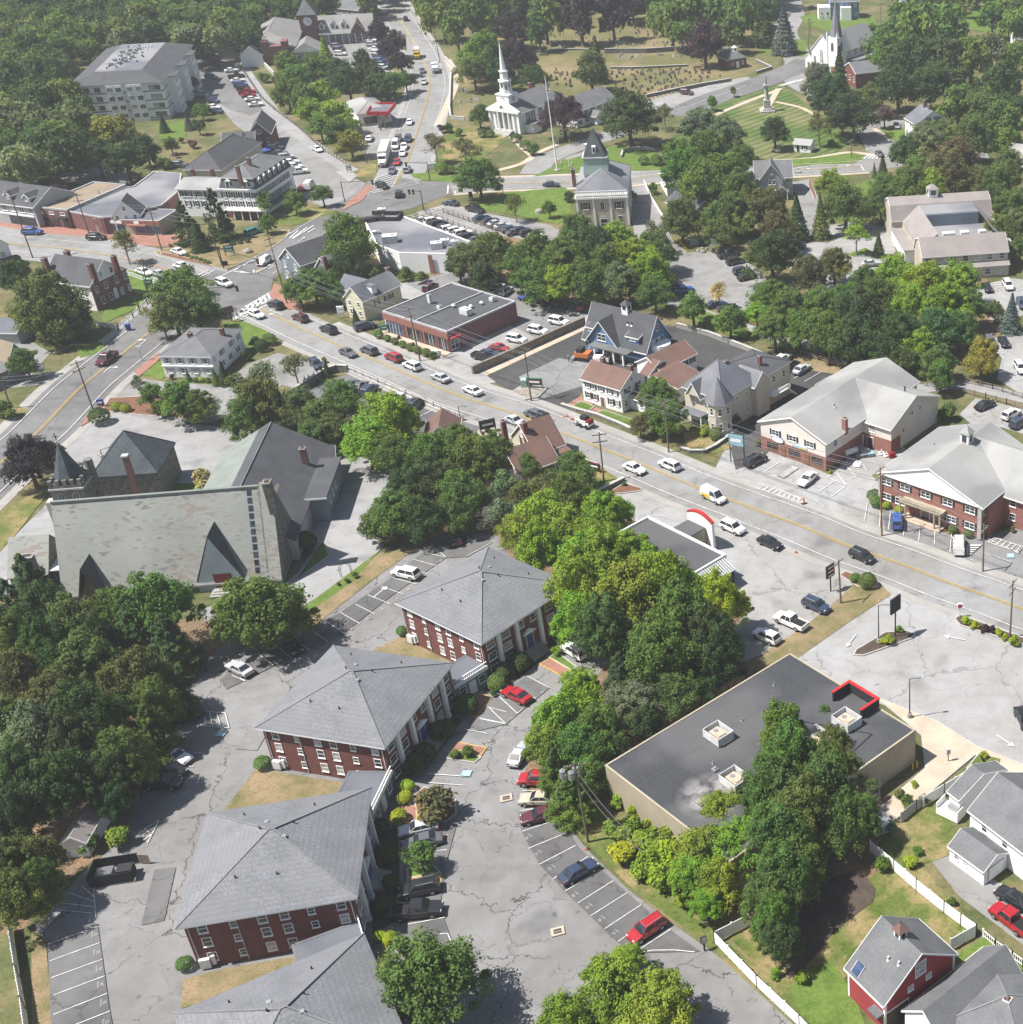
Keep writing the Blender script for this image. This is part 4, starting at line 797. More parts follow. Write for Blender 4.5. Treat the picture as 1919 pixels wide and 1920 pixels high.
# ---- helpers for smaller houses
def house(name,lab,cat,A,B,z,C=None,D=None,wm='siding_white',rm='roof_grey',rise=2.5,axis='x',kind='gable',ov=.35,eo=0,**k):
    b=Bd(name,lab,cat,A,B,z,C=C,D=D,ov=eo,back=k.get('back',False),group=k.get('group'),W=k.get('W')); b.walls(wm)
    if kind=='hip': b.hip(rise,rm,ov)
    elif kind=='flat': b.flat(rm,k.get('par',.4),k.get('pm'))
    else: b.pitch(kind,rise,axis,rm,ov)
    return b
def wing(b,t,A,B,z,D,wm,rm,rise,axis='x',kind='gable',ov=.3,dy=0):
    (x0,y0),(x1,y1)=b.L(*p(t,*A),z),b.L(*p(t,*B),z); X0,X1=min(x0,x1),max(x0,x1); Y0=(y0+y1)/2+dy if D>0 else max(y0,y1)+D; Y1=Y0+abs(D)
    b.wall.box(X0,Y0,-.15,X1,Y1,z,wm)
    if kind=='hip': b.hip(rise,rm,ov,X0,Y0,X1,Y1,z)
    elif kind=='flat': b.flat(rm,.3,None,X0,Y0,X1,Y1,z)
    else: b.pitch(kind,rise,axis,rm,ov,X0,Y0,X1,Y1,z,wm=wm)
    return dict(x0=X0,y0=Y0,x1=X1,y1=Y1)
# salon shops
b=house('shop_building','cream two storey shops with brick ground floor, blue oval sign and long pale roof','shops',p('23',28,535),p('23',495,690),5.7,D=30,wm='siding_pink',rm='roof_pale',rise=2.9,axis='y',ov=.5)
b.D; b.wall.box(-.06,-.06,-.15,b.W+.06,b.D+.05,2.7,'brick_bank')
b.win('f',None,[4.3],1.7,1.2,shut='trim_black',n=3,span=(.1,.9)); b.win('f',[b.W*.18,b.W*.52,b.W*.87],[1.45],2.6,1.5,frame='wood_brown',y0=-.07); b.door('f',b.W*.35,.9,2.,'wood_brown','wood_brown',y0=-.07); b.door('f',b.W*.72,.9,2.,'wood_brown','wood_brown',y0=-.07)
m=MB(); m.cyl(0,0,0,.12,1.5,1.5,'blue_paint',20); m.cyl(0,0,.12,.16,1.35,1.35,'trim_white',20); loc,_=b.fpos('f',b.W*.27,3.1,off=.08); o=m.build('shop_sign',b.root,loc); o.rotation_euler=(math.pi/2,0,0); o.scale=(1,.42,1)
o=b.slab('shop_sign','f',b.W*.6,2.75,3.4,.65,.1,'trim_white',off=.08); m=MB(); m.box(-1.6,-.13,.12,1.6,-.1,.5,'blue_line'); m.box(.2,-.15,.02,1.5,-.13,.25,'yellow_paint'); m.build('lettering',o)
b.win('r',[3,13.5,15],[4.3],1.1,1.3); b.chimp('23',635,512,8.2,z0=5,w=.9,d=.7,m='brick_bank'); b.door('r',12,1.3,2.2,'trim_white',x1=b.W+.06); b.vent(b.W*.7,9,7.8)
w1=b.L(*p('23',785,545),5.2); w2=b.L(*p('23',970,592),5.2); w3=b.L(*p('23',1325,362),5.2)
X0,X1,Y0,Y1=b.W-.5,w2[0],w2[1],w3[1]
b.wall.box(X0,Y0,-.15,X1,Y1,5.2,'siding_pink'); b.wall.box(X0,Y0-.05,-.15,X1+.02,Y0+3,2.7,'brick_bank'); b.pitch('gable',3.4,'x','roof_pale',.4,X0-6,Y0,X1,Y1,5.2,wm='siding_pink')
b.win('f',[2.6],[4.0],1.3,1.4,x0=X0,y0=Y0); b.win('r',[(Y1-Y0)*.38,(Y1-Y0)*.43,(Y1-Y0)*.6],[5.6],.7,.9,x1=X1,y0=Y0); b.win('r',[(Y1-Y0)*.25],[3.2],.7,.9,x1=X1,y0=Y0); b.door('f',2.2,1.2,2.1,'mulch_dark','trim_white',x0=X0,y0=Y0-.06); b.vent(X1-3,Y0+9,8.1,1.2,.15)
b.done()
# bank
b=house('office_building','red brick office with broad white gable, cupola and cream balcony over its entrance','office building',p('23',895,900),p('23',1615,1145),6.4,C=p('23',1312,578),wm='brick_bank',rm='roof_pale',rise=3.9,axis='y',ov=.7)
b.wall.extr([(-.3,6.42),(b.W+.3,6.42),(b.W/2,10.2)],-.25,-.02,'y','trim_white'); b.trim.box(-.4,-.35,6.1,b.W+.4,-.02,6.42,'trim_white')
fw=[b.W*u for u in (.06,.25,.46,.68,.90)]; b.win('f',fw,[4.9],1.9,1.25,shut='trim_black'); b.win('f',[b.W*.06,b.W*.2],[1.9],1.9,1.25,shut='trim_black'); b.win('f',[b.W*.72,b.W*.9],[1.9],1.9,1.25,shut='trim_black')
m=MB(); m.box(-4.2,-2.,3.1,4.2,0,3.3,'stucco_tan'); 
for i in range(30): m.box(-4.15+i*.285,-1.97,3.3,-4.08+i*.285,-1.9,4.1,'stucco_tan')
m.box(-4.2,-2.,4.1,4.2,-1.88,4.2,'stucco_tan')
for x in (-4,-2.9,2.9,4): m.box(x-.13,-1.9,0,x+.13,-1.64,3.1,'stucco_tan')
m.box(-4.2,-2.3,-.1,4.2,0,.15,'concrete_tan'); m.build('balcony',b.root,(b.W*.46,0,0)); b.door('f',b.W*.46,1.6,2.2,'glass',z=.15); 
for u,fc in ((.0,'f'),(1.,'f')): loc,rz=b.fpos(fc,u*b.W,0); m=MB(); m.box(-.35,-.3,0,.35,.02,6.3,'stone_pale'); m.build('corner_stones',b.root,loc,rz)
x,y=b.L(*p('23',1475,690),9.6); b.cupola(b.W/2,y,9.8,1.7,2.2,'trim_white','roof_pale',1.3)
w1=b.L(*p('23',1755,1045),5.9); b.wall.box(b.W-3,w1[1],-.15,b.W+22,w1[1]+15,5.9,'brick_bank'); b.pitch('gable',4.2,'x','roof_pale',.6,b.W-9,w1[1],b.W+22,w1[1]+15,5.9,wm='brick_bank')
b.wall.box(b.W-.2,w1[1]-5,-.15,b.W+.8,w1[1],5.7,'brick_bank')
b.win('f',[2.5,6.5,10.5],[4.5,1.9],1.2,1.3,x0=b.W,y0=w1[1]); b.win('r',[1.5,4,6.5],[4.7,1.9],1.,1.3); b.vent(b.W*.8,b.D*.7,8.6,.6,.2,'metal_white'); b.vent(b.W*.2,b.D*.55,7.8); b.done()
# drugstore with black roof
gN,gE,gW=[Vector(G(*q,5.2)) for q in ((1491,1231.5),(1728,1376.5),(1135,1436))]; gS=gW+gE-gN
def PXL(v,z): c=RM.T@np.array([v[0],v[1],z-CH]); return (c[0]/c[2]*FP+PX,c[1]/c[2]*FP+PY)
b=Bd('flat_roofed_store','large tan store with a black flat roof and red topped corner sign wall','store',(1135,1436),PXL(gS,5.2),5.2,C=(1491,1231.5)); b.walls('stucco_tan'); b.flat('roof_black',.12,'stucco_tan',t=.18)
def dusty():
    # the store roof: black membrane with a dusty dried puddle left of the lowest unit
    m=MATS['roof_black'].copy(); MATS['roof_black_dusty']=m; n=m.node_tree; bs=n.nodes['Principled BSDF']; src=bs.inputs['Base Color'].links[0].from_socket; v=mapping(n); lx,ly=b.L(1335,1492,5.2)
    sb=nd(n,'ShaderNodeVectorMath',operation='SUBTRACT'); n.links.new(v,sb.inputs[0]); sb.inputs[1].default_value=(lx,ly,5.23); ln=nd(n,'ShaderNodeVectorMath',operation='LENGTH'); n.links.new(sb.outputs[0],ln.inputs[0])
    r=nd(n,'ShaderNodeMapRange'); r.inputs[1].default_value=4.6; r.inputs[2].default_value=1.; n.links.new(ln.outputs['Value'],r.inputs[0]); mu=nd(n,'ShaderNodeMath',operation='MULTIPLY'); n.links.new(r.outputs[0],mu.inputs[0]); n.links.new(noise(n,v,.5,5,.7,.38,.62),mu.inputs[1]); n.links.new(mixc(n,mu.outputs[0],src,(.34,.32,.31)),bs.inputs['Base Color'])
dusty(); b.roof.m=b.roof.m; b.roof.mats=['roof_black_dusty' if k=='roof_black' else k for k in b.roof.mats]
f0=b.L(*p('33',610,1105),6.8); f1=b.L(*p('33',660,1065),6.8); f2=b.L(*p('33',878,1190),6.8); y1=b.D
m=MB(); xa,xb=f1[0],f2[0]
m.box(xa,y1-.25,4,xb,y1+.15,6.7,'trim_black'); m.box(xa,y1-3.2,4,xa+.3,y1-.26,6.7,'trim_black'); m.box(xb-.3,y1-3.2,4,xb,y1-.26,6.7,'trim_black'); m.box(xa-.1,y1-.27,6.7,xb+.1,y1+.2,6.85,'red_paint'); m.box(xa-.1,y1-3.3,6.7,xa+.32,y1-.28,6.85,'red_paint'); m.box(xb-.32,y1-3.3,6.7,xb+.1,y1-.28,6.85,'red_paint'); m.build('sign_wall',b.root)
b.slab('awning','r',b.D*.32,2.6,2.2,.7,1.1,'trim_black'); b.slab('awning','r',b.D*.14,2.6,2.2,.7,1.1,'trim_black'); b.win('r',[b.D*.14,b.D*.32],[1.5],2.2,1.9,frame='trim_black')
for y in (.45,.62): m=MB(); m.box(-.06,-.12,0,.06,0,5,'mulch_dark'); loc,rz=b.fpos('r',b.D*y,0); m.build('downspout',b.root,loc,rz)
m=MB(); m.tube((b.W*.5,b.D*.72,5.3),(b.W*.85,b.D*.86,5.3),.06,.06,'trim_black'); m.tube((b.W*.85,b.D*.86,5.3),(b.W*.9,b.D*.6,5.3),.06,.06,'trim_black'); m.tube((b.W*.95,b.D*.55,5.3),(b.W*.93,b.D*.3,5.3),.06,.06,'trim_black'); m.build('roof_pipe',b.root)
for x,y in ((.25,.55),(.62,.8),(.75,.5),(.4,.3),(.55,.62),(.15,.8)): b.vent(b.W*x,b.D*y,5.25,.4,.08,'metal_grey')
m=MB()
for i in range(1,9): m.box(.4,b.D*i/9,5.232,b.W-.4,b.D*i/9+.05,5.24,'roof_dark')
for i in range(1,4): m.box(b.W*i/4,.4,5.243,b.W*i/4+.05,b.D-.4,5.247,'roof_dark')
m.build('membrane_seams',b.root)
for x,y in ((.45,.28),(.68,.35)): m=MB(); m.box(-.35,-.35,0,.35,.35,.3,'metal_grey'); m.cyl(0,0,.3,.55,.3,.2,'metal_grey',10); m.build('roof_vent',b.root,(b.W*x,b.D*y,5.24))
b.done(); DRUG=b
def screened(mb):
    mb.box(-1.5,-1.1,.1,1.5,1.1,1.1,'concrete_tan'); mb.cyl(-.7,0,1.1,1.2,.5,.5,'metal_grey',12); mb.box(.2,-.8,1.1,1.3,.8,1.3,'concrete_tan')
    for q in ((-2.3,-1.9,2.3,-1.8),(-2.3,1.8,2.3,1.9),(-2.3,-1.8,-2.2,1.8),(2.2,-1.8,2.3,1.8)): mb.box(q[0],q[1],.1,q[2],q[3],1.6,'metal_white')
    for x,y in ((-2.3,-1.9),(2.2,-1.9),(-2.3,1.8),(2.2,1.8)): mb.box(x-.02,y-.02,-.02,x+.12,y+.12,1.66,'trim_grey')
AG='screened air conditioning units on the black roof'
for (x,y,l) in ((('32',1720,1470),0,'white screened rooftop unit standing alone left of the tree on the black roof'),(('33',650,1370),0,'white screened rooftop unit nearest the red sign wall on the black roof'),(('33',440,1500),0,'white screened rooftop unit half hidden in the tree on the black roof'),(('42',1840,110),0,'white screened rooftop unit low beside the bright green tree on the black roof')):
    rooftop('rooftop_unit',l,'air conditioner',*x,5.3,b.a,screened,AG)
# red barn and its house
b=house('red_barn','red barn with grey roof, small cupola and white trimmed windows','barn',p('43',925,1690),p('43',1425,1340),4.6,C=p('43',620,1455),wm='barn_red',rm='roof_grey',rise=3.9,axis='y',ov=.4)
x,y=b.L(*p('43',1025,1180),9); b.cupola(b.W/2,y,8.0,1.,1.3,'trim_white','roof_brown',.8); b.win('f',[b.W*.5],[6.2],1.5,2.0); b.win('f',[b.W*.36,b.W*.62],[4.1],.8,.8); [MB().box(-.13,-.13,0,.13,.13,4.5,'trim_white').build('corner_board',b.root,l_) for l_ in ((.08,.08,0),(b.W-.08,.08,0),(.08,b.D-.08,0))]
b.door('f',b.W*.17,3.,2.7,'mulch_dark'); sk=MB(); lx,ly=b.L(*p('43',730,1450),6)
for _ in range(8): zq=4.8+3.9*max(lx,0)/(b.W/2); lx,ly=b.L(*p('43',730,1450),zq)
pass; zz=4.76+3.9*lx/(b.W/2); sl_=3.9/(b.W/2)
sk.add([(lx-.5,ly-.6,zz-.6*sl_+.08),(lx+.5,ly-.6,zz+.6*sl_+.08),(lx+.5,ly+.6,zz+.6*sl_+.08),(lx-.5,ly+.6,zz-.6*sl_+.08)],[(0,1,2,3)],'glass_blue'); sk.tube((lx-.5,ly-.6,zz-.6*sl_+.1),(lx+.5,ly-.6,zz+.6*sl_+.1),.06,.06,'trim_grey'); sk.tube((lx-.5,ly+.6,zz-.6*sl_+.1),(lx+.5,ly+.6,zz+.6*sl_+.1),.06,.06,'trim_grey'); sk.build('skylight',b.root)
for q in ((.27,.42),(.3,.2)): b.vent(b.W*q[0],b.D*q[1],4.7+3.9*q[0]*2,.5,.12,'metal_white')
b.slab('door_hood','l',b.D*.85,2.5,1.6,.3,1.,'roof_grey'); b.done(); BARN=b
b=house('grey_roofed_house','low house with grey shingle roof and brick chimney joined to the red barn','house',p('43',1070,1745),p('43',1345,1990),3.0,D=12,wm='siding_white',rm='roof_grey',rise=2.6,axis='y',kind='gable')
b.done()
o=BARN; 
b2=Bd('garden_house','wide grey shingle roof with chimney at the bottom right corner of the picture','house',p('43',1350,1842),p('43',1919,2150),3.1,D=9.5); b2.walls('siding_white'); b2.hip(2.4,'roof_grey',.5); b2.chimp('43',1808,1660,5.6,z0=2,w=.7,d=.7,m='brick_red',cap='trim_white'); b2.done()
# duplex and garage
b=house('white_house','long white house with dark grey roof on the right edge','house',p('43',1540,300),p('43',1872,555),4.6,D=9.5,wm='siding_white',rm='roof_grey',rise=2.9,axis='x',W=26); b.win('f',[2.5,6,10],[3.4],.9,1.3); b.win('f',[2.5,6,12,15],[1.4],.9,1.2); b.door('f',13,1,2.1,'trim_white')
wq=wing(b,'43',(1352,190),(1500,200),3.0,8,'siding_white','roof_grey',1.8,'x'); b.win('l',[2,4],[1.6],.9,1.,x0=wq['x0'],y1=wq['y1']); b.done(); DUP=b
b=house('garage','small white garage with grey roof and white overhead door','garage',p('43',1392,560),p('43',1640,740),2.35,C=p('43',1798,605),wm='siding_white',rm='roof_grey',rise=1.2,axis='x',ov=.25); b.win('f',[b.W*.45],[1.4],.7,.9); b.win('f',[b.W*.2],[1.4],.7,.9); b.door('r',b.D*.5,b.D*.6,2.,'trim_white','trim_grey'); b.done()
# white colonial with brown roofs
b=house('white_colonial','white colonial house with black shuttered windows, brown roof and long rear wing','house',p('22',730,225),p('22',1012,308),4.9,D=7.2,wm='siding_white',rm='roof_brown',rise=2.3,axis='x',ov=.3)
b.win('f',[b.W*u for u in (.16,.3,.5,.72,.86)],[3.9],.8,1.2,shut='trim_black'); b.win('f',[b.W*u for u in (.14,.32,.72,.88)],[1.6],.85,1.3,shut='trim_black'); b.door('f',b.W*.5,.9,2.,'wood_brown'); b.win('r',[1.8,5],[3.9,1.5],.8,1.2,shut='trim_black'); b.win('r',[3.4],[5.8],.7,.9); b.chimp('22',1083,128,8.,z0=4); b.chimp('22',883,72,8.2,z0=4)
w=wing(b,'22',(1060,255),(1290,172),4.3,8.0,'siding_white','roof_brown',2.0,'x',dy=0)
b.wall.box(b.W,b.D*.3,-.15,b.W+7,b.D*.3+6,2.4,'siding_white'); b.pitch('gable',1.3,'x','roof_brown',.3,b.W,b.D*.3,b.W+7,b.D*.3+6,2.4); b.win('f',[1.5,3,4.5],[1.4],.8,1.1,x0=b.W,y0=b.D*.3); b.done()
b=house('white_rear_wing','white two storey rear wing with brown roof behind the colonial house','house',p('12',1295,1512),p('12',1553,1388),4.8,D=6.5,wm='siding_white',rm='roof_brown',rise=1.9,axis='x'); b.win('f',None,[3.6],.8,1.2,shut='trim_black',n=5); b.done()
b=house('brown_roofed_wing','low brown roofed wing between the colonial and the cream turreted house','house',p('22',1420,300),p('22',1580,190),3.4,D=10,wm='siding_white',rm='roof_brown',rise=1.5,axis='x'); b.done()
# victorian with turret
b=Bd('victorian_house','cream Victorian house with grey roof and octagonal corner turret','house',p('22',1470,292),p('22',1745,385),6.6,C=(1471,676)); b.walls('siding_cream'); b.hip(5.0,'roof_flat',.4,0,0,b.W,b.D*.52); b.hip(1.7,'roof_dark',.35,0,b.D*.52+.8,b.W,b.D)
tx,ty=b.L(*p('22',1720,390),6.4); r=2.3
T=MB(); T.cyl(tx,ty,-.15,6.8,r,r,'siding_cream',8,math.pi/8); t=T.build('turret',b.root); R=MB(); R.cyl(tx,ty,6.7,11.3,r*1.22,.08,'roof_flat',8,math.pi/8); R.cyl(tx,ty,6.5,6.72,r*1.15,r*1.2,'trim_white',8,math.pi/8); R.build('turret_roof',t)
fm,gm=windowmesh(.75,1.5,False,'trim_white','glass')
for k in range(-4,2):
    a=math.pi/4*k+math.pi/8*0; nx,ny=math.cos(a),math.sin(a); rr=r*math.cos(math.pi/8)
    for z in (1.9,5.0): w_=put('window',fm,t,(tx+nx*rr,ty+ny*rr,z),a+math.pi/2); put('pane',gm,w_)
b.win('f',[b.W*.25,b.W*.55],[5.0,1.8],.85,1.5); b.win('r',[b.D*u for u in (.2,.34,.62,.75,.9)],[5.,1.8],.85,1.4); b.pitch('gable',2.6,'y','roof_flat',.3,b.W*.15,-1.,b.W*.5,2,6.2,wm='siding_cream'); 
b.wall.box(b.W-3,b.D*.42,-.15,b.W+1.2,b.D*.6,6.5,'siding_cream'); b.pitch('gable',2.2,'x','roof_flat',.3,b.W-4,b.D*.4,b.W+1.2,b.D*.62,6.5,wm='siding_cream')
m=MB(); m.box(.3,-2.2,2.6,b.W*.6,0,2.8,'roof_flat'); 
for x in (.5,3,5.5): m.box(x,-2.1,0,x+.18,-1.9,2.6,'trim_white')
m.build('porch',b.root); b.chimp('22',1765,95,11.4,z0=7,w=.8,d=.8); b.chimp('23',22,60,9.8,z0=6,w=.6,d=.6,m='brick_red'); 
m=MB(); y0=b.D*.62
m.box(b.W,y0,2.6,b.W+2,b.D*.85,2.75,'trim_white')
for i in range(16): m.box(b.W+1.9,y0+i*.35,2.75,b.W+1.97,y0+i*.35+.06,3.6,'trim_white')
m.box(b.W+1.88,y0,3.6,b.W+2,b.D*.85,3.7,'trim_white')
for i in range(9): m.box(b.W+.6,b.D*.85+i*.3,2.5-.28*i,b.W+1.9,b.D*.85+.3+i*.3,2.65-.28*i,'trim_white')
m.build('deck_stairs',b.root); b.done()
# blue house
b=Bd('blue_house','blue shingled house with steep dark grey roofs, white trim and a cupola','house',p('12',750,1262),p('12',1200,1370),3.2,C=p('12',1420,1275)); b.walls('siding_blue'); b.pitch('gable',6.0,'x','roof_dark',.5,wm='siding_blue')
pk=b.L(*p('12',925,1135),7.6)[0]; b.wall.box(pk-3.6,-.9,-.15,pk+3.6,2,3.4,'siding_blue'); b.pitch('gable',4.6,'y','roof_dark',.5,pk-3.8,-.9,pk+3.8,b.D/2,3.3,wm='siding_blue',oe=.5)
b.win('f',[pk],[4.3],2.2,1.6,y0=-.92); b.win('f',[1.8],[1.4],1.6,1.6); b.slab('porch_roof','f',b.W*.52,2.75,b.W*.62,.2,2.3,'roof_grey',y0=-.9)
for u in (.3,.45,.6,.75): m=MB(); m.box(-.15,-3.,0,.15,-2.7,2.75,'trim_white'); m.build('porch_post',b.root,(b.W*u,0,0))
for u in (.40,.55): b.door('f',b.W*u,2.,2.3,'wood_brown',y0=-.95)
for x,w_ in ((.12,2.2),(.78,3.0)): lx=b.W*x; b.wall.box(lx-w_/2,.3,3,lx+w_/2,4,5.4,'siding_blue'); b.pitch('shed',1.2,'x','roof_dark',.2,lx-w_/2-.1,.2,lx+w_/2+.1,4.5,5.3,wm='siding_blue'); b.win('f',[lx-.6,lx,lx+.6],[4.8],.55,.6,y0=.28)
b.win('r',[b.D*.5],[6.8],.9,1.5,y0=0); b.win('r',[b.D*.3,b.D*.42,b.D*.54,b.D*.66],[3.6],1.1,1.8); m=MB(); m.cyl(b.W+.2,b.D*.5,2.3,3.4,2.4,2.4,'trim_white',20); m.build('round_balcony',b.root)
x,y=b.L(*p('12',1055,1050),10); b.cupola(x,b.D/2,9.0,1.5,1.5,'trim_white','roof_dark',1.0)
b.wall.box(b.W*.1,b.D,-.15,b.W*.8,b.D+3,3.2,'siding_blue'); b.pitch('shedr',2.5,'x','roof_dark',.2,b.W*.1,b.D*.7,b.W*.8,b.D+3,3.4,wm='siding_blue')
for x in (.62,.68): b.vent(b.W*x,b.D*.3,3.3+6*.6,.5,.15)
b.done()
# brick plaza
b=house('brick_shops','single storey red brick shops with dark flat roof and glass shopfronts','shops',p('11',1025,1092),p('11',1490,1240),4.5,C=(974,568),wm='brick_old',rm='roof_dark',kind='flat',par=.25,pm='trim_grey'); W=b.W
b.wall.box(-.08,-.1,2.9,W+.08,-.01,4.4,'brick_bank'); b.slab('shopfront','f',W*.16,.1,W*.26,2.5,.06,'glass_blue'); b.slab('shopfront','f',W*.47,.1,W*.22,2.5,.06,'glass'); b.slab('shopfront','f',W*.72,.1,W*.16,2.5,.06,'glass'); b.slab('shopfront','f',W*.91,.1,W*.13,2.5,.06,'glass')
for u in (.03,.3,.36,.58,.63,.81,.84,.98): m=MB(); m.box(-.12,-.14,0,.12,-.0,2.9,'trim_white' if u<.3 else 'brick_bank'); m.build('pier',b.root,(W*u,0,0))
for u in (.08,.13,.18,.23,.45,.5,.7,.75,.9,.93): m=MB(); m.box(-.04,-.1,.1,.04,0,2.6,'trim_white'); m.build('mullion',b.root,(W*u,0,0))
b.slab('canopy_sign','r',1.5,2.9,2.6,.4,1.0,'red_paint'); b.win('r',[1.5],[1.4],2.2,2.2,frame='trim_white'); m=MB(); m.box(W*.5,.4,4.5,W*.5+.25,b.D*.98,4.85,'trim_grey'); m.build('fire_wall',b.root); b.done(); PZ=b
m=MB(); m.box(-.6,-2.6,-.14,W+.5,-.15,.05,'concrete_tan'); g=b.o; struct(put('sidewalk',m.mesh('sidewalk'),None,(g.x,g.y,0),b.a))
def acbox(mb,w=2.2,d=1.5,h=1.2,m='metal_white'):
    mb.box(-w/2,-d/2,.12,w/2,d/2,h,m); mb.box(-w/2+.1,-d/2+.1,0,w/2-.1,d/2-.1,.12,'trim_grey'); mb.cyl(w*.2,0,h,h+.12,.35,.35,'metal_grey',12); mb.box(-w/2-.02,-d*.3,.4,-w/2+.02,d*.3,h-.2,'trim_grey')
for (q,l,sz) in ((('11',1630,1110),'large white air conditioner on the brick shops roof nearest the front edge',(2.4,1.6,1.4)),(('11',1820,1015),'dark squat fan housing farthest right on the brick shops roof',(1.1,1.1,.9)),(('11',1440,1072),'small square fan housing on the left half of the brick shops roof',(.9,.9,.8)),(('11',1372,1030),'tall grey exhaust stack on the left half of the brick shops roof',(.8,.8,2.))): rooftop('rooftop_unit',l,'air conditioner',*q,4.55,b.a,lambda mb:acbox(mb,*sz),'rooftop units on the brick shops')
for q,l in ((('11',1540,1060),'left of the three'),(('11',1665,1065),'middle of the three'),(('11',1742,1040),'right of the three')): rooftop('exhaust_fan','round white exhaust fan, '+l+' on the brick shops roof','fan',*q,4.55,0,lambda mb:(mb.cyl(0,0,0,.5,.35,.35,'metal_grey',12),mb.cyl(0,0,.5,.8,.5,.25,'metal_white',12)),'exhaust fans on the brick shops roof')
# yellow house
b=house('yellow_house','pale yellow house with grey gable roof and white dormer','house',p('11',752,980),p('11',878,1012),4.8,C=p('11',1205,905),wm='siding_yellow',rm='roof_flat',rise=2.6,axis='y',ov=.35)
b.win('f',None,[3.6,1.5],.8,1.2,n=2); b.win('r',[b.D*.35,b.D*.62,b.D*.72],[3.0],.8,1.2,shut='trim_black'); b.wall.box(b.W*.55,b.D*.3,5,b.W*.98,b.D*.42,6.8,'trim_white'); b.roof.box(b.W*.3,b.D*.29,6.8,b.W+.1,b.D*.43,6.95,'roof_flat'); b.wall.box(-6,b.D*.35,-.15,0,b.D*.8,4.4,'siding_yellow'); b.pitch('gable',2.2,'x','roof_flat',.3,-6,b.D*.35,b.W*.3,b.D*.8,4.4,wm='siding_yellow'); b.chimp('11',1058,770,8.2,z0=5,m='brick_red'); b.done()
# blue-grey gabled shop at the crossing
b=house('blue_grey_house','blue-grey gabled building with white trimmed front beside the crossroads','shop',p('11',280,705),p('11',432,755),5.2,D=17,wm='siding_bluegrey',rm='roof_dark',rise=3.2,axis='y',ov=.35); b.win('f',None,[4.2],.9,1.6,n=2); b.win('f',None,[1.6],1.4,1.8,n=2); b.win('f',[b.W/2],[6.6],.7,1.); 
b.wall.box(b.W,3.,-.15,b.W+7,9.5,3.9,'siding_bluegrey'); b.pitch('gable',3,'y','roof_grey',.3,b.W+1,3.,b.W+7,9.5,3.9,wm='siding_bluegrey'); b.win('f',[4.5],[4.6],.8,1.4,x0=b.W,y0=3); b.chimp('11',600,690,8.4,z0=5); b.done()
# polygonal white market
def polybuilding(name,lab,cat,P,z,wm,rm,par=.5,pm=None):
    q=[G(a,b_,z) for a,b_ in P]; A=sum(q[i][0]*q[(i+1)%len(q)][1]-q[(i+1)%len(q)][0]*q[i][1] for i in range(len(q)))
    if A<0: q=q[::-1]
    c=q[0]; q=[(a-c[0],b_-c[1]) for a,b_ in q]; r=empty(name,lab,cat,(c[0],c[1],0)); m=MB(); m.prism(q,-.15,z-.05,wm); m.build('wall',r); qi=offset(q,.3); m=MB(); m.prism(qi,z-.04,z+.03,rm); m.build('roof',r)
    m=MB(); n=len(q)
    for i in range(n): j=(i+1)%n; a,b_,c_,d=q[i],q[j],qi[j],qi[i]; m.add([(*a,z-.05),(*b_,z-.05),(*c_,z-.05),(*d,z-.05),(*a,z+par),(*b_,z+par),(*c_,z+par),(*d,z+par)],[(0,1,5,4),(1,2,6,5),(2,3,7,6),(3,0,4,7),(4,5,6,7)],pm or wm)
    m.build('parapet',r); return r,q
r,q=polybuilding('white_market','large white walled store with wide grey flat roof behind the tall tree','store',pts('11','895,440 1020,405 1040,372 1120,385 1160,400 1690,600 1510,680 1145,672 985,612'),4.6,'siding_white','roof_flat',.25)
m=MB(); g0=G(*p('11',1365,680),4.6); m.box(-.5,-.12,-.1,.5,.02,4.5,'brick_bank'); m.build('brick_pier',r,(g0[0]-r.location.x,g0[1]-r.location.y,0),-.04)
m=MB(); g0=G(*p('11',950,440),4.6); m.box(-3,-.5,0,3,.5,5.4,'brick_bank'); m.build('brick_front',r,(g0[0]-r.location.x,g0[1]-r.location.y,0),.5); m=MB(); m.box(-3.3,-.9,5.3,3.3,.8,5.6,'trim_black'); m.build('front_cornice',r,(g0[0]-r.location.x,g0[1]-r.location.y,0),.5)
m=MB(); g0=G(*p('11',1040,385),5.8); 
m.box(-4,-2.3,4.6,4,-2.1,5.7,'trim_black'); m.box(-4,2.1,4.6,4,2.3,5.7,'trim_black'); m.box(3.8,-2.1,4.6,4,2.1,5.7,'trim_black'); m.build('roof_screen',r,(g0[0]-r.location.x,g0[1]-r.location.y,0),.0)
for (q,l,sz) in ((('11',1085,590),'large white rooftop unit by the near left edge of the white market roof',(3.4,2.4,1.8)),(('11',1420,635),'wide white rooftop unit in the row of three on the market roof',(2.6,2.,1.6)),(('11',1480,615),'middle white rooftop unit of three on the market roof',(2.0,1.6,1.6)),(('11',1550,620),'right white rooftop unit of three on the market roof',(1.6,1.4,1.5)),(('11',1025,385),'grey rooftop unit inside the black screen on the market roof',(1.8,1.6,1.4)),(('11',980,530),'low white box on the left part of the market roof',(1.6,1.2,.8))): rooftop('rooftop_unit',l,'air conditioner',*q,4.62,.3,lambda mb:acbox(mb,*sz),'rooftop units on the white market')
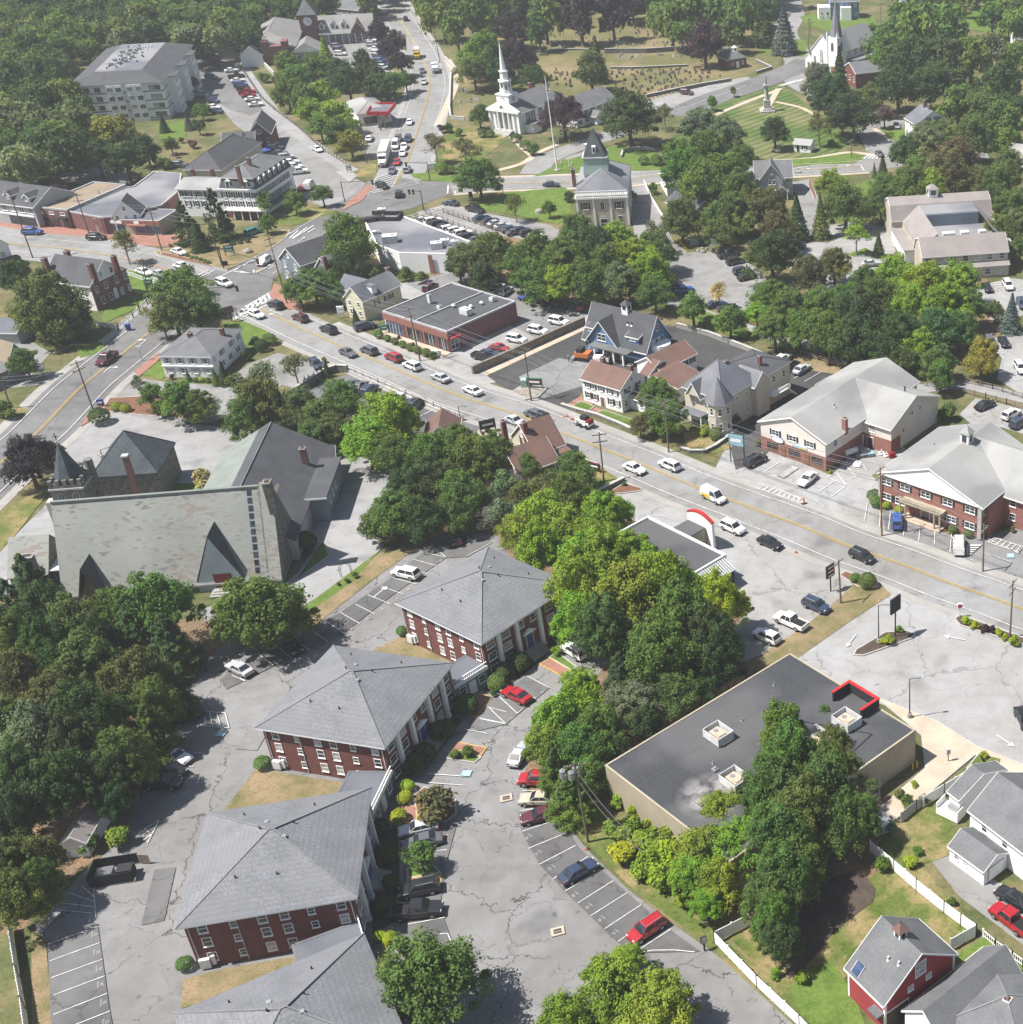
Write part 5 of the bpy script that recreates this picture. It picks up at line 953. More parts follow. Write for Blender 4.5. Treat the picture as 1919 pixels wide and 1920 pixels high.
# white clinic
b=house('white_office_house','white two storey hip roofed office with two brick chimneys by the street corner','office house',p('10',1150,1412),p('10',1515,1418),4.5,C=p('10',1755,1222),wm='siding_white',rm='roof_grey',rise=2.0,kind='hip',ov=.35)
b.win('f',None,[3.6],.85,1.2,shut='trim_grey',n=4); b.win('f',None,[1.4],.85,1.2,shut='trim_grey',n=4); b.win('r',[b.D*u for u in (.08,.28,.34,.4,.6,.66,.72,.86,.93)],[3.6],.8,1.2); b.win('r',[b.D*u for u in (.25,.31,.5,.56,.75,.82)],[1.4],.8,1.2); b.chimp('10',1362,1238,7.4,z0=4,m='brick_red'); b.chimp('10',1590,1205,7.0,z0=4,w=.7,m='brick_red'); b.trim.box(-.1,-.25,2.35,b.W+.1,-.01,2.55,'trim_white'); b.done()
# brick house with white gable
b=house('brick_gabled_house','old brick house with white gable, arched doorway and four tall chimneys','house',p('10',648,905),p('10',905,782),5.9,C=p('10',290,868),wm='siding_white',rm='roof_dark',rise=4.0,axis='y',ov=.3)
b.wall.box(-.02,-.06,-.15,b.W+.02,.1,5.85,'brick_old'); b.win('f',[b.W*u for u in (.12,.38,.68,.93)],[4.6],.95,1.5,y0=-.07); b.win('f',[b.W*u for u in (.2,.42,.72,.95)][:2]+[b.W*.74,b.W*.95],[1.7],.95,1.6,y0=-.07); b.win('f',[b.W*.34,b.W*.62],[7.2],.8,1.3,y0=-.03); b.win('f',[b.W*.56],[1.9],1.3,2.8,arch=True,frame='trim_black',glass='trim_white',y0=-.08)
b.win('l',[b.D-2,b.D-5,b.D-9],[4.4,1.7],.9,1.4,shut='trim_grey'); b.chimp('10',312,700,10.5,z0=5,w=1.,d=1.); b.chimp('10',475,650,10.8,z0=6,w=1.,d=1.); b.chimp('10',645,740,10.6,z0=6,w=1.1,d=.8,m='brick_red'); b.chimp('10',812,685,10.6,z0=6,w=1.,d=.8,m='brick_red'); b.done()
# high street shops
b=house('dormered_shops','grey two storey shop row with dark dormered roof at the left edge','shops',(-30,376),p('10',240,338),5.4,D=13,wm='siding_grey',rm='roof_dark',rise=3.2,axis='x'); b.win('f',None,[4.2],1.6,1.4,n=4,span=(.3,1)); b.slab('shopfront','f',b.W*.8,.2,5,2.2,.06,'glass'); b.slab('shopfront','f',b.W*.55,.2,4,2.2,.06,'glass'); b.slab('fascia_sign','f',b.W*.6,2.5,b.W*.7,.5,.1,'trim_white')
for u in (.45,.83): lx=b.W*u; b.wall.box(lx-.9,1.,6,lx+.9,4,7.4,'siding_grey'); b.pitch('gable',.9,'y','roof_dark',.2,lx-1,.9,lx+1,5,7.3,wm='siding_grey'); b.win('f',[lx],[6.9],.8,1.,y0=.98)
b.done()
b=house('brick_shop_row','brown brick shop row with tan flat roof on the high street','shops',p('10',242,340),p('10',482,364),4.6,C=p('10',900,182),wm='brick_old',rm='roof_tan',kind='flat',par=.35,pm='trim_grey'); b.win('f',None,[3.6],1.5,.8,n=3); b.slab('shopfront','f',b.W*.2,.2,b.W*.26,2.2,.06,'glass'); b.slab('shopfront','f',b.W*.55,.2,b.W*.22,2.2,.06,'glass'); b.slab('shopfront','f',b.W*.86,.2,b.W*.18,2.2,.06,'glass'); b.slab('awning','f',b.W*.86,2.4,b.W*.2,.4,.9,'trim_black'); b.vent(b.W*.9,b.D*.6,4.6,1.2,.15,'metal_grey'); b.done()
r,q=polybuilding('flat_roofed_shops','brick fronted shops with long grey flat roofs beside the white gabled house','shops',pts('10','490,372 740,420 805,412 1165,330 1290,222 1310,100 1110,85 960,195 905,200'),4.1,'brick_old','roof_flat',.3,'trim_grey')
b=house('white_gabled_house','white gabled house with grey roof rising out of the flat roofed shops','house',p('10',808,402),p('10',1000,388),4.6,C=p('10',1165,322),wm='siding_white',rm='roof_dark',rise=3.6,axis='y'); b.win('f',None,[4.0],.8,1.1,n=3); b.win('f',[b.W/2],[6.3],.8,1.1); b.done()
b=house('corner_pharmacy','single storey corner shop with red sign band and grey flat roof','shop',p('10',672,425),p('10',1140,442),3.5,D=9,wm='stucco_tan',rm='roof_flat',kind='flat',par=.15,pm='trim_grey'); b.wall.box(-.1,-.1,2.4,b.W+.1,-.01,3.6,'red_paint' if 0 else 'brick_bank'); b.slab('shop_sign','f',b.W*.34,2.65,3.2,.7,.14,'trim_white',y0=-.1); b.slab('shop_sign','f',b.W*.66,2.65,1.3,.7,.14,'trim_white',y0=-.1)
for u,w_ in ((.18,3),(.37,3),(.74,4.2),(.92,2.5)): b.slab('shopfront','f',b.W*u,.4,w_,1.7,.06,'glass_blue')
b.slab('awning','f',b.W*.66,2.3,5,.3,.9,'brick_bank'); b.done()
b=house('tan_house','tan roofed house with yellow walls behind the shops at the left edge','house',p('10',95,165),p('10',262,140),4.2,D=9,wm='siding_yellow',rm='roof_tan',rise=2.4,axis='x'); b.win('f',None,[3.0],.8,1.2,shut='trim_black',n=3); b.done()
b=house('brown_sided_house','dark sided house with tan gable roof at the left edge behind the shops','house',(-20,342),p('10',95,168),4.0,D=9,wm='siding_bluegrey',rm='roof_tan',rise=2.6,axis='x'); b.win('f',None,[2.8],.8,1.2,n=3); b.done()
# inn with mansard
b=Bd('white_inn','long white inn with shuttered windows, mansard roof with dormers and covered porch','inn',p('10',1270,202),p('10',1845,217),7.4,D=20); W,D=b.W,b.D; x0=b.L(*p('10',1588,205),7.4)[0]; D1=max(12,b.L((537),(312),7.4)[1])
b.wall.box(0,0,-.15,W,9.5,7.4,'siding_white'); b.wall.box(x0,9.5,-.15,W,D1,7.4,'siding_white'); b.pitch('gable',1.2,'x','roof_pale',.4,0,0,x0,9.5,7.4,wm='siding_white'); b.trim.box(x0-.3,-.5,7.35,W+.5,D1+.4,7.7,'trim_white')
b.roof.add([(x0,-.2,7.7),(W+.2,-.2,7.7),(W+.2,D1,7.7),(x0,D1,7.7),(x0+.8,.8,10.2),(W-.8,.8,10.2),(W-.8,D1-1,10.2),(x0+.8,D1-1,10.2)],[(0,1,5,4),(1,2,6,5),(2,3,7,6),(3,0,4,7)],'roof_slate'); b.hip(2.0,'roof_grey',.4,x0+.8,.8,W-.8,D1-1,10.2)
fm,gm=windowmesh(.9,1.5,True,'trim_white','glass')
def dorm(x,y,rz): m=MB(); m.box(-.6,-.2,0,.6,1.2,1.7,'trim_white'); m.extr([(-.75,1.7),(.75,1.7),(0,2.2)],-.35,1.2,'y','trim_white'); m.box(-.4,-.24,.2,.4,-.2,1.5,'glass'); m.build('dormer',b.root,(x,y,7.9),rz)
for u in (.25,.72): dorm(x0+(W-x0)*u,.2,0)
for i in range(6): dorm(W-.2,2+(D1-3)*i/6+.8,math.pi/2)
b.win('f',[W*u for u in (.06,.1,.14,.2,.26,.31,.38,.45)],[6.0],.85,1.5,shut='trim_black'); b.win('f',[x0+(W-x0)*u for u in (.1,.3,.5,.72,.92)],[6.0,3.6],.85,1.5,shut='trim_black'); b.win('f',[W*u for u in (.1,.2,.3,.4)],[3.4],.85,1.5,shut='trim_black'); b.win('r',[1.5+i*2. for i in range(int((D1-2)/2))],[6.,3.6],.8,1.5,shut='trim_black')
m=MB(); m.box(x0+1,-2.4,2.4,W+2.4,0,2.65,'metal_white'); m.box(W,0,2.4,W+2.4,D1*.8,2.65,'roof_dark')
for i in range(6): m.box(x0+1.2+i*(W-x0+.8)/5,-2.2,0,x0+1.4+i*(W-x0+.8)/5,-2.,2.4,'trim_white')
m.build('porch',b.root); b.wall.box(x0+.1,-.05,-.1,W+.05,-.01,2.3,'brick_old'); b.chimp('00',1705,1190,14.3,z0=9); b.chimp('00',1785,1130,14,z0=9); b.done()
b=house('dark_roofed_hall','long building with dark grey hip roof and two brick chimneys behind the inn','hall',p('00',1325,1222),p('00',1590,1225),5.5,D=26,wm='siding_tan',rm='roof_dark',rise=3.6,kind='hip'); b.chimp('00',1380,1210,8.5,z0=4,m='brick_red'); b.chimp('00',1522,1210,8.5,z0=4,m='brick_red'); b.done()
b=house('brick_restaurant','red brick gabled restaurant with dormers beside the umbrella terrace','restaurant',p('01',60,965),p('01',215,955),5.0,D=13,wm='brick_red',rm='roof_dark',rise=3.4,axis='y'); b.win('f',[b.W/2],[5.6],1.6,1.2); b.win('f',None,[3.0],.9,1.3,n=3); w=wing(b,'00',(1600,1040),(1830,1035),4.4,8,'brick_red','roof_dark',2.4,'x')
for u in (.35,.65): lx=w['x0']+(w['x1']-w['x0'])*u; b.wall.box(lx-.7,w['y0']+.6,4,lx+.7,w['y0']+3,6.2,'trim_white'); b.pitch('gable',.7,'y','roof_dark',.15,lx-.75,w['y0']+.5,lx+.75,w['y0']+3.5,6.1); b.win('f',[lx],[5.6],.7,1.,y0=w['y0']+.58)
b.win('f',[w['x0']+3,w['x0']+8],[2.],1.,1.6,y0=w['y0']); b.done()
# apartment building
b=Bd('apartment_building','big grey four storey apartment building with hipped grey roof at top left','apartment block',p('00',505,625),p('00',1160,590),11.4,C=p('00',1335,330)); W,D=b.W,b.D; b.walls('siding_white'); b.hip(2.6,'roof_dark',.8,top=7,trim='trim_grey')
for z in (.4,3.1,5.9,8.7): b.trim.box(-.1,-.1,z,W+.1,D+.1,z+.28,'band_grey')
for u in (.5,.72): m=MB(); m.box(W*u-3,-1.,-.15,W*u+1.5,0,11.3,'siding_white'); m.build('bay',b.root); b.win('f',[W*u-2.,W*u+.5],[10,7.2,4.4,1.7],1.6,1.4,simple=True,y0=-1.02,frame='trim_grey')
for y in (.14,.42,.7): b.wall.box(W,D*y,-.15,W+2.5,D*y+6.5,11.3,'siding_white'); b.roof.box(W-.1,D*y-.6,11.41,W+3.2,D*y+7.1,11.62,'roof_dark'); b.win('r',[1.6,4.8],[10,7.2,4.4,1.7],1.4,1.4,simple=True,x1=W+2.5,y0=D*y)
b.win('f',[W*u for u in (.08,.16,.28,.88,.94)],[10,7.2,4.4,1.7],1.8,1.4,simple=True,frame='trim_grey'); b.win('r',[D*u for u in (.05,.1,.36,.64,.92)],[10,7.2,4.4,1.7],1.2,1.4,simple=True)
for i in range(44): b.vent(9+random.random()*(W-18),9+(D-18)*random.random(),14.1,.6,.26,'metal_white' if i%2 else 'trim_black')
for i in range(12): m=MB(); m.box(-.6,-.5,0,.6,.5,.9,'metal_grey'); m.build('roof_unit',b.root,(W*.35+(i%3)*2.+random.random(),14+(D-28)*(i/12),14.2))
b.done()
# shopping centre with clock tower
b=Bd('shopping_centre','grey roofed shopping centre with clock tower behind its car park','shopping centre',p('01',575,232),p('01',955,212),4.2,D=17); W,D=b.W,b.D; b.walls('siding_grey'); b.pitch('gable',4.4,'x','roof_taupe',.6)
for u in (.05,.26,.46): lx=W*u; b.wall.box(lx-1,1.2,4,lx+1,5,6.6,'trim_white'); b.pitch('gable',1,'y','roof_taupe',.2,lx-1.1,1.1,lx+1.1,6,6.5); b.win('f',[lx],[5.9],1.,1.2,simple=True,y0=1.18)
b.pitch('gable',3.2,'y','roof_brown',.4,W*.6,-1.5,W*.85,6,4.6,wm='brick_old'); b.wall.box(W*.62,-1.4,-.1,W*.83,2,4.6,'brick_old'); b.win('f',[W*.72],[1.8],5,2.6,simple=True,y0=-1.42,frame='trim_grey')
for i in range(8): m=MB(); m.box(-.12,-2.2,0,.12,-2.,3.6,'trim_white'); m.build('post',b.root,(W*(i+.3)/8,0,0))
b.roof.box(-.3,-2.5,3.6,W*.6,-.6,3.8,'roof_taupe')
T=MB(); tx=-3.5; T.box(tx-3,-.5,-.1,tx+3,5.5,11,'brick_old'); t=T.build('clock_tower',b.root); R=MB(); R.add([(tx-3.6,-1.1,11),(tx+3.6,-1.1,11),(tx+3.6,6.1,11),(tx-3.6,6.1,11),(tx,2.5,16.5)],[(0,1,4),(1,2,4),(2,3,4),(3,0,4),(3,2,1,0)],'roof_grey'); R.build('tower_roof',t)
c=MB(); c.cyl(0,0,0,.12,1.7,1.7,'trim_grey',20); c.cyl(0,0,.12,.2,1.5,1.5,'trim_white',20); c.box(-.07,-.0,.2,.07,1.2,.26,'trim_black'); c.box(-.0,-.07,.2,.8,.07,.28,'trim_black'); k=c.build('clock_face',t,(tx,-.5,8.6)); k.rotation_euler=(math.pi/2,0,0)
x1=-6.6; xl=-34; y0=-26
b.wall.box(xl+9,y0,-.15,x1,D,5.,'siding_grey'); b.hip(4.0,'roof_taupe',.5,xl+9,y0,x1,D,5.); b.wall.box(xl,-18,-.15,xl+9,D-4,4.2,'siding_grey'); b.hip(2.8,'roof_taupe',.4,xl,-18,xl+9,D-4,4.2)
b.wall.box(x1-11,y0-5,-.15,x1-2,y0,6.4,'brick_old'); b.wall.box(x1-11,y0-5,6.4,x1-9,y0,8,'brick_old'); b.wall.box(x1-4,y0-5,6.4,x1-2,y0,8,'brick_old'); b.wall.box(xl+9,y0-6,-.15,x1-11,y0,4,'siding_white'); b.pitch('gable',3,'y','roof_grey',.3,xl+9,y0-6,x1-11,y0,4,wm='siding_white'); b.wall.box(x1-1,y0-2,-.15,x1+9,y0+7,3.4,'siding_grey'); b.pitch('gable',3.2,'y','roof_taupe',.3,x1-1.5,y0-3,x1+9,y0+9,3.4,wm='siding_white'); b.done()
b=house('far_gabled_building','far pale gabled building behind the shopping centre roof','building',p('01',680,55),p('01',850,70),5,D=12,wm='siding_grey',rm='roof_grey',rise=3); b.win('f',None,[3.5],1.2,1.4,n=4,simple=True); b.done()
# gas station
b=house('gas_station_shop','small white gas station kiosk with pale hip roof','gas station shop',p('01',742,742),p('01',850,825),3.6,D=10,wm='siding_white',rm='roof_pale',rise=2.2,kind='hip'); b.slab('shopfront','r',b.D*.4,.3,5,2.2,.06,'glass'); b.win('r',[b.D*.85],[1.6],1.2,1.4); b.done()
r,q=polybuilding('fuel_canopy','red edged flat canopy over the gas station pumps','canopy',pts('01','912,815 952,748 1122,748 1068,815'),4.6,'red_paint','roof_flat',.6,'red_paint'); 
for o in list(r.children):
    if o.name.startswith('wall'): me=o.data; [setattr(v.co,'z',4.0) for v in me.vertices if v.co.z<0]
for x,y in ((1010,880),(1045,868)):
    m=MB(); m.box(-.2,-.2,0,.2,.2,4.1,'wood_pole'); g0=G(*p('01',x+5,y+55)); m.build('canopy_post',r,(g0[0]-r.location.x,g0[1]-r.location.y,0))
# white church
b=Bd('white_church','white New England church with columned portico and tall stepped steeple','church',p('02',62,785),p('02',283,815),6.4,D=21); W,D=b.W,b.D; b.walls('siding_white'); b.pitch('gable',3.4,'y','roof_grey',.4,wm='siding_white')
m=MB(); m.box(-.3,-.9,6.3,W+.3,0,6.9,'trim_white'); m.extr([(-.4,6.9),(W+.4,6.9),(W/2,10.1)],-.9,.1,'y','trim_white'); 
for u in (.33,.5,.67): m.cyl(W*u,-.5,0,6.4,.4,.34,'trim_white',12)
for u in (.04,.2,.8,.96): m.box(W*u-.35,-.5,0,W*u+.35,0,6.4,'trim_white')
for i in range(5): m.box(W*.22,-3.4+.45*i,-.1,W*.78,0,.2*(i+1),'stone_pale')
m.build('portico',b.root); b.slab('recess','f',W*.5,1,W*.4,5,.04,'trim_grey'); b.win('f',[W*.5],[8.],1.2,.8,arch=True,y0=-.92); b.win('f',[W*.12],[3.5],.7,1.4)
b.win('r',[D*u for u in (.2,.32,.5,.66)],[3.8],1.1,3.8,shut='trim_black')
def stage(mb,cx,cy,z0,z1,w,m): mb.box(cx-w,cy-w,z0,cx+w,cy+w,z1,m)
S=MB(); cx,cy=W/2,2.6; stage(S,cx,cy,6,11.2,2.3,'siding_white'); stage(S,cx,cy,11.2,11.5,2.5,'trim_white'); S.cyl(cx,cy,11.5,12.6,2.0,2.0,'siding_white',8,.39); 
for k in range(8): a=math.pi/4*k+.39; S.cyl(cx+1.6*math.cos(a),cy+1.6*math.sin(a),12.6,15.0,.22,.2,'trim_white',6)
S.cyl(cx,cy,12.6,15,1.0,1.,'trim_grey',8,.39); S.cyl(cx,cy,15,15.5,2.1,2.1,'trim_white',8,.39); S.cyl(cx,cy,15.5,18,1.3,1.25,'siding_white',8,.39); S.cyl(cx,cy,18,18.3,1.5,1.5,'trim_white',8,.39); t=S.build('steeple',b.root)
S=MB(); S.cyl(cx,cy,18.3,27,.95,.06,'siding_white',8,.39); S.cyl(cx,cy,27,27.9,.04,.04,'yellow_paint',5); S.cyl(cx,cy,27.5,27.8,.18,.18,'yellow_paint',6); S.build('spire',t)
for rz,dx_,dy_ in ((0,0,-2.31),(math.pi/2,2.31,0)): c=MB(); c.cyl(0,0,0,.08,.75,.75,'trim_grey',14); c.box(-.04,0,.08,.04,.55,.12,'trim_white'); k=c.build('clock_face',t,(cx+dx_,cy+dy_,10.1)); k.rotation_euler=(math.pi/2,0,rz)
b.wall.box(W,D*.1,-.15,W+3,D*.3,2.6,'siding_white'); b.roof.box(W,D*.08,2.6,W+3.3,D*.32,2.8,'roof_grey'); b.chimp('02',358,590,11,z0=7,m='brick_red'); b.done()
b=house('parish_house','white parish house with grey roof and shuttered windows behind the purple tree','parish house',p('02',690,805),p('02',975,700),5.0,D=10,wm='siding_white',rm='roof_grey',rise=3.0,axis='x'); b.win('f',None,[3.8],.9,1.3,shut='trim_black',n=6); b.win('f',None,[1.4],.9,1.3,shut='trim_black',n=6); b.wall.box(b.W*.3,-3,-.1,b.W*.45,0,2.6,'siding_white'); b.pitch('gable',1.4,'y','roof_grey',.2,b.W*.28,-3.2,b.W*.47,0,2.6); b.done()
# town hall
b=Bd('town_hall','pale town hall with grey hip roof, green copper tower base and pointed belfry','town hall',p('12',690,262),p('12',1057,248),8.2,D=24); W,D=b.W,b.D; b.walls('siding_tan'); b.hip(4.0,'roof_flat',.3,0,2.2,W,D,8.2)
m=MB(); m.box(-.2,-.2,8.2,W+.2,.1,8.4,'trim_white'); m.box(-.2,-.15,9.3,W+.2,.0,9.45,'trim_white')
for i in range(int(W/.5)): m.box(i*.5,-.12,8.4,i*.5+.2,-.02,9.3,'trim_white')
m.box(-.2,.1,8.15,W+.2,2.2,8.25,'stone_pale'); m.build('balustrade',b.root)
for u in (0.01,.33,.66,.99): m=MB(); m.box(-.25,-.12,0,.25,-.01,8.15,'trim_white'); m.build('pilaster',b.root,(W*u,0,0))
b.trim.box(-.35,-.35,7.4,W+.35,D+.3,7.9,'trim_white'); b.win('f',[W*.17,W*.83],[5.6],1.5,1.9,shut='trim_black'); b.win('f',[W*.5],[5.5],1.1,2.4,arch=True); b.win('f',[W*.17,W*.83,W*.5],[1.8],1.2,1.8); b.door('f',W*.5,1.6,2.,'trim_black'); b.win('r',None,[5.6,1.8],1.2,2.,n=6)
tw=3.1; yf_=b.L(1118,320,11.6)[1]; y=yf_+tw; xc=b.L(1118,320,11.6)[0]; T=MB(); T.box(xc-tw,y-tw,8,xc+tw,y+tw,11.2,'siding_tan'); T.cyl(xc,y,10.6,14.9,(tw+.15)*1.414,(tw-.1)*1.414,'copper_green',4,math.pi/4); t=T.build('tower',b.root); gc=b.o+b.dx*xc+b.ny*y; za=ZAT(gc.x,gc.y,241)
T=MB(); T.cyl(xc,y,15.0,min(max(za,19),26),tw*1.36,.3,'roof_slate',4,math.pi/4); T.cyl(xc,y,14.8,15.1,tw*1.5,tw*1.5,'trim_grey',4,math.pi/4); T.box(xc-.5,y-2.6,16.0,xc+.5,y-1.4,17.9,'trim_white'); T.box(xc-.28,y-2.64,16.3,xc+.28,y-2.6,17.5,'glass'); T.box(xc-2.6,y-.5,16.2,xc-1.4,y+.5,17.9,'trim_white'); T.build('belfry_roof',t); b.chimp('12',668,60,12.8,z0=8,w=.9,d=1.2); b.done()
# gothic church top right
b=Bd('gothic_church','white gothic church with tall grey spire and long grey roof on the hill','church',p('03',400,495),p('03',530,520),0,D=25,W=10.5); b.z=7.2; W,D=b.W,b.D; b.walls('siding_white'); b.pitch('gable',5.6,'y','roof_flat',.4,wm='siding_white',trim='trim_white'); b.win('f',[W*.45],[5.2],1.9,5.0,arch=True); b.win('f',[W*.15,W*.72],[3.6],.9,3.,arch=True); b.win('r',[D*u for u in (.2,.35,.5,.65,.8)],[5.4],.9,1.8,arch=True)
T=MB(); tx=W+.6; T.box(tx-2.3,-1.6,-.15,tx+2.3,3.,12.9,'siding_white')
for sx in (-2.3,2.3):
    for sy in (-1.6,3.): T.cyl(tx+sx,sy,0,13.6,.35,.3,'trim_white',6); T.cyl(tx+sx,sy,13.6,15,.3,.03,'trim_white',6)
t=T.build('tower',b.root); T=MB(); T.cyl(tx,.7,12.9,25.5,2.35,.05,'roof_flat',8,.39); T.build('spire',t); fm,gm=windowmesh(1.2,3.,True,'trim_grey','glass',True); put('belfry_window',fm,t,(tx,-1.62,9.6)); put('belfry_window',fm,t,(tx+2.32,.7,9.6),math.pi/2); d=MB(); d.box(-.8,-.1,0,.8,0,2.8,'wood_brown'); d.build('door',t,(tx,-1.6,0))
b.wall.box(-3.5,.5,-.1,0,5,3.6,'siding_white'); b.pitch('gable',1.8,'y','roof_flat',.2,-3.5,.5,0,5,3.6); b.door('f',1.6,1.,2.2,'wood_brown',x0=-3.5,y0=.48); b.wall.box(W+.1,6,-.1,W+4,D,3.3,'siding_white'); b.roof.box(W,5.8,3.3,W+4.3,D+.2,3.6,'roof_flat'); b.done()
b=house('brick_annex','small red brick gabled annex below the gothic church','annex',p('03',628,478),p('03',715,528),5.0,D=14,wm='brick_red',rm='roof_grey',rise=2.6,axis='y'); b.win('f',None,[2.6],1.2,1.8,n=3,simple=True); b.done()
b=house('brick_cottage','small brick cottage with white gable and cupola at the cemetery edge','cottage',p('02',1790,430),p('02',1919,412),3.2,D=9,wm='brick_red',rm='roof_grey',rise=2.6,axis='y'); b.wall.extr([(0,3.22),(b.W,3.22),(b.W/2,5.7)],-.1,-.01,'y','trim_white'); b.cupola(b.W/2,2,5.4,1.3,1.4,'trim_white','metal_white'); b.win('f',[b.W*.22,b.W*.78],[1.7],.8,1.3); b.door('f',b.W*.5,1,2.1,'trim_white'); b.done()
b=house('white_rectory','white colonial house with shuttered gable end and two brick chimneys at right','house',p('03',1070,845),p('03',1150,892),5.6,C=p('03',1325,832),wm='siding_white',rm='roof_flat',rise=3.4,axis='x'); D=b.D; b.win('r',[D*u for u in (.12,.3,.62,.82)],[4.4,1.7],.9,1.4,shut='trim_black'); b.win('r',[D*.38,D*.62],[6.6],.9,1.2,shut='trim_black'); b.win('f',None,[4.4,1.6],.9,1.3,n=3); b.chimp('03',1212,715,11.3,z0=7); b.chimp('03',1250,745,10.8,z0=7); b.done()
b=house('grey_victorian','grey Victorian house with steep gabled front and dark roof right of the town hall','house',(1416,333),p('03',258,1270),5.3,D=9.5,wm='siding_grey',rm='roof_grey',rise=3.2,axis='x'); W=b.W; cx=W*.45; b.wall.box(cx-3,-1,-.1,cx+3,2,5.5,'siding_grey'); b.pitch('gable',3.8,'y','roof_grey',.4,cx-3,-1,cx+3,5,5.4,wm='siding_grey'); b.win('f',[cx],[6.9],.8,1.1,y0=-1.02); b.win('f',[cx-.6,cx+.6],[4.2],.8,1.3,y0=-1.02); b.win('f',[cx-.6,cx+.6],[1.9],.8,1.2,y0=-1.02); b.win('f',[W*.88],[4.3,2.],.9,1.2); b.pitch('gable',1.4,'y','roof_dark',.2,W*.55,-3.5,W*.85,-.8,2.4,wm='siding_grey'); 
for u in (.56,.84): m=MB(); m.box(-.15,-3.4,0,.15,-3.1,2.4,'trim_white'); m.build('porch_post',b.root,(W*u,0,0))
b.done()
# gambrel offices
b=Bd('gambrel_office','large tan office with mauve gambrel roofs round a sunken roof terrace','office building',p('13',1195,700),p('13',1812,655),5.6,D=34); W=b.W; gd=8.5; D2=b.L(*p('13',1000,420),5.6)[1]
b.wall.box(0,0,-.15,W,gd,5.6,'siding_tan'); b.pitch('half',3.4,'x','roof_mauve',.3,0,0,W,gd,5.5,wm='siding_tan'); b.roof.add([(-.3,-1.6,2.7),(W+.3,-1.6,2.7),(W+.3,0,3.5),(-.3,0,3.5)],[(0,1,2,3)],'roof_mauve'); b.wall.box(0,-1.2,-.1,W,0,2.6,'siding_tan')
b.win('f',None,[4.6],1.5,1.4,n=7); b.win('f',[W*u for u in (.6,.75,.88)],[1.4],1.5,1.4,y0=-1.22); xb0,xb1=b.L(*p('13',975,425),5.6)[0],b.L(*p('13',1668,345),5.6)[0]; Dy=D2
b.wall.box(xb0,Dy,-.15,xb1,Dy+9,5.6,'siding_tan'); b.pitch('gambrel',4.2,'x','roof_mauve',.3,xb0,Dy,xb1,Dy+9,5.4,wm='siding_tan'); 
b.wall.box(0+1,gd,-.15,xb1,Dy,4.8,'siding_tan'); b.roof.box(1.5,gd,4.8,xb1-.5,Dy,5.0,'roof_flat'); b.roof.extr([(1,4.6),(5.5,8.2),(5.5,8.35),(1,4.8)],gd-1,Dy+1,'y','roof_mauve'); b.wall.box(5.4,gd,4.8,5.6,Dy,8.1,'siding_tan'); b.roof.extr([(xb1-1,4.6),(xb1-5,8.2),(xb1-5,8.35),(xb1-1,4.8)],gd-1,Dy+1,'y','roof_mauve'); b.wall.box(5.6,Dy-6,4.9,xb1-5,Dy-5.7,8.,'siding_bluegrey'); b.roof.box(5.6,Dy-5.7,8.0,xb1-5,Dy+2,8.15,'roof_flat')
b.win('l',[4.25],[7.2],1.8,1.2); b.wall.box(xb0-.0,gd+3,-.1,1.2,Dy,3.0,'siding_white'); b.roof.box(xb0-.3,gd+2.8,3.0,1.3,Dy,3.2,'roof_mauve'); x,y=b.L(*p('13',1330,300),11); b.cupola(x,Dy+4.5,9.4,2.4,2.0,'trim_white','roof_mauve',1.2); m=MB(); m.box(-1.5,-1,0,1.5,1,1.6,'metal_white'); me_=m.mesh('roof_plant'); [put('roof_plant',me_,b.root,(W*.45+dx_,gd+4.2,5.0),0,None,(s_,.8,1)) for dx_,s_ in ((0,1),(4,.7),(8.5,.6))]; b.done()
# small ones
b=house('grey_cottage','small dark roofed cottage half hidden by trees right of the town hall','cottage',p('02',1345,1450),p('02',1545,1520),3.4,D=7,wm='wood_fence',rm='roof_dark',rise=2.0,axis='x'); b.done()
b=house('white_lane_house','small white house behind the town hall lane under the trees','house',p('12',1295,95),p('12',1345,180),3.2,D=5,wm='siding_white',rm='roof_grey',rise=1.8,axis='y'); b.win('f',[b.W*.5],[1.8],.8,1.1); b.done()
b=house('white_gatehouse','tiny white hut with shuttered window on the green common','hut',p('03',268,1030),p('03',388,1040),2.4,D=4,wm='siding_white',rm='roof_pale',rise=.9,axis='x'); b.win('f',[b.W*.65],[1.4],.9,1.1,shut='trim_black'); b.door('f',b.W*.25,.8,1.9,'trim_black'); b.done()
b=house('blue_hill_house','dark blue house with white porch on the hill above the gothic church','house',p('03',530,10),p('03',738,5),7,D=10,wm='siding_blue',rm='roof_grey',rise=3,axis='x'); b.win('f',None,[5.5,2.4],1.,1.6,n=4); b.wall.box(b.W*.35,-3,-.1,b.W*.7,0,5.,'trim_white'); b.wall.box(-5,-1,-.1,0,5,5,'siding_white'); b.win('f',None,[2.4],1.,1.6,n=2,x0=-5,x1=0,y0=-1); b.done()
b=house('white_hill_house','tall white house at the top edge between the trees','house',p('03',1050,15),p('03',1165,12),7,D=9,wm='siding_white',rm='roof_grey',rise=3); b.win('f',None,[5.4,2.4],.9,1.5,n=3,simple=True); b.done()
b=house('white_edge_building','low white building with grey roof at the upper right edge','building',p('03',1862,280),(1960,72),4.5,D=10,wm='siding_white',rm='roof_grey',rise=2.4); b.win('f',None,[2.5],1.2,1.4,n=3,simple=True); b.done()
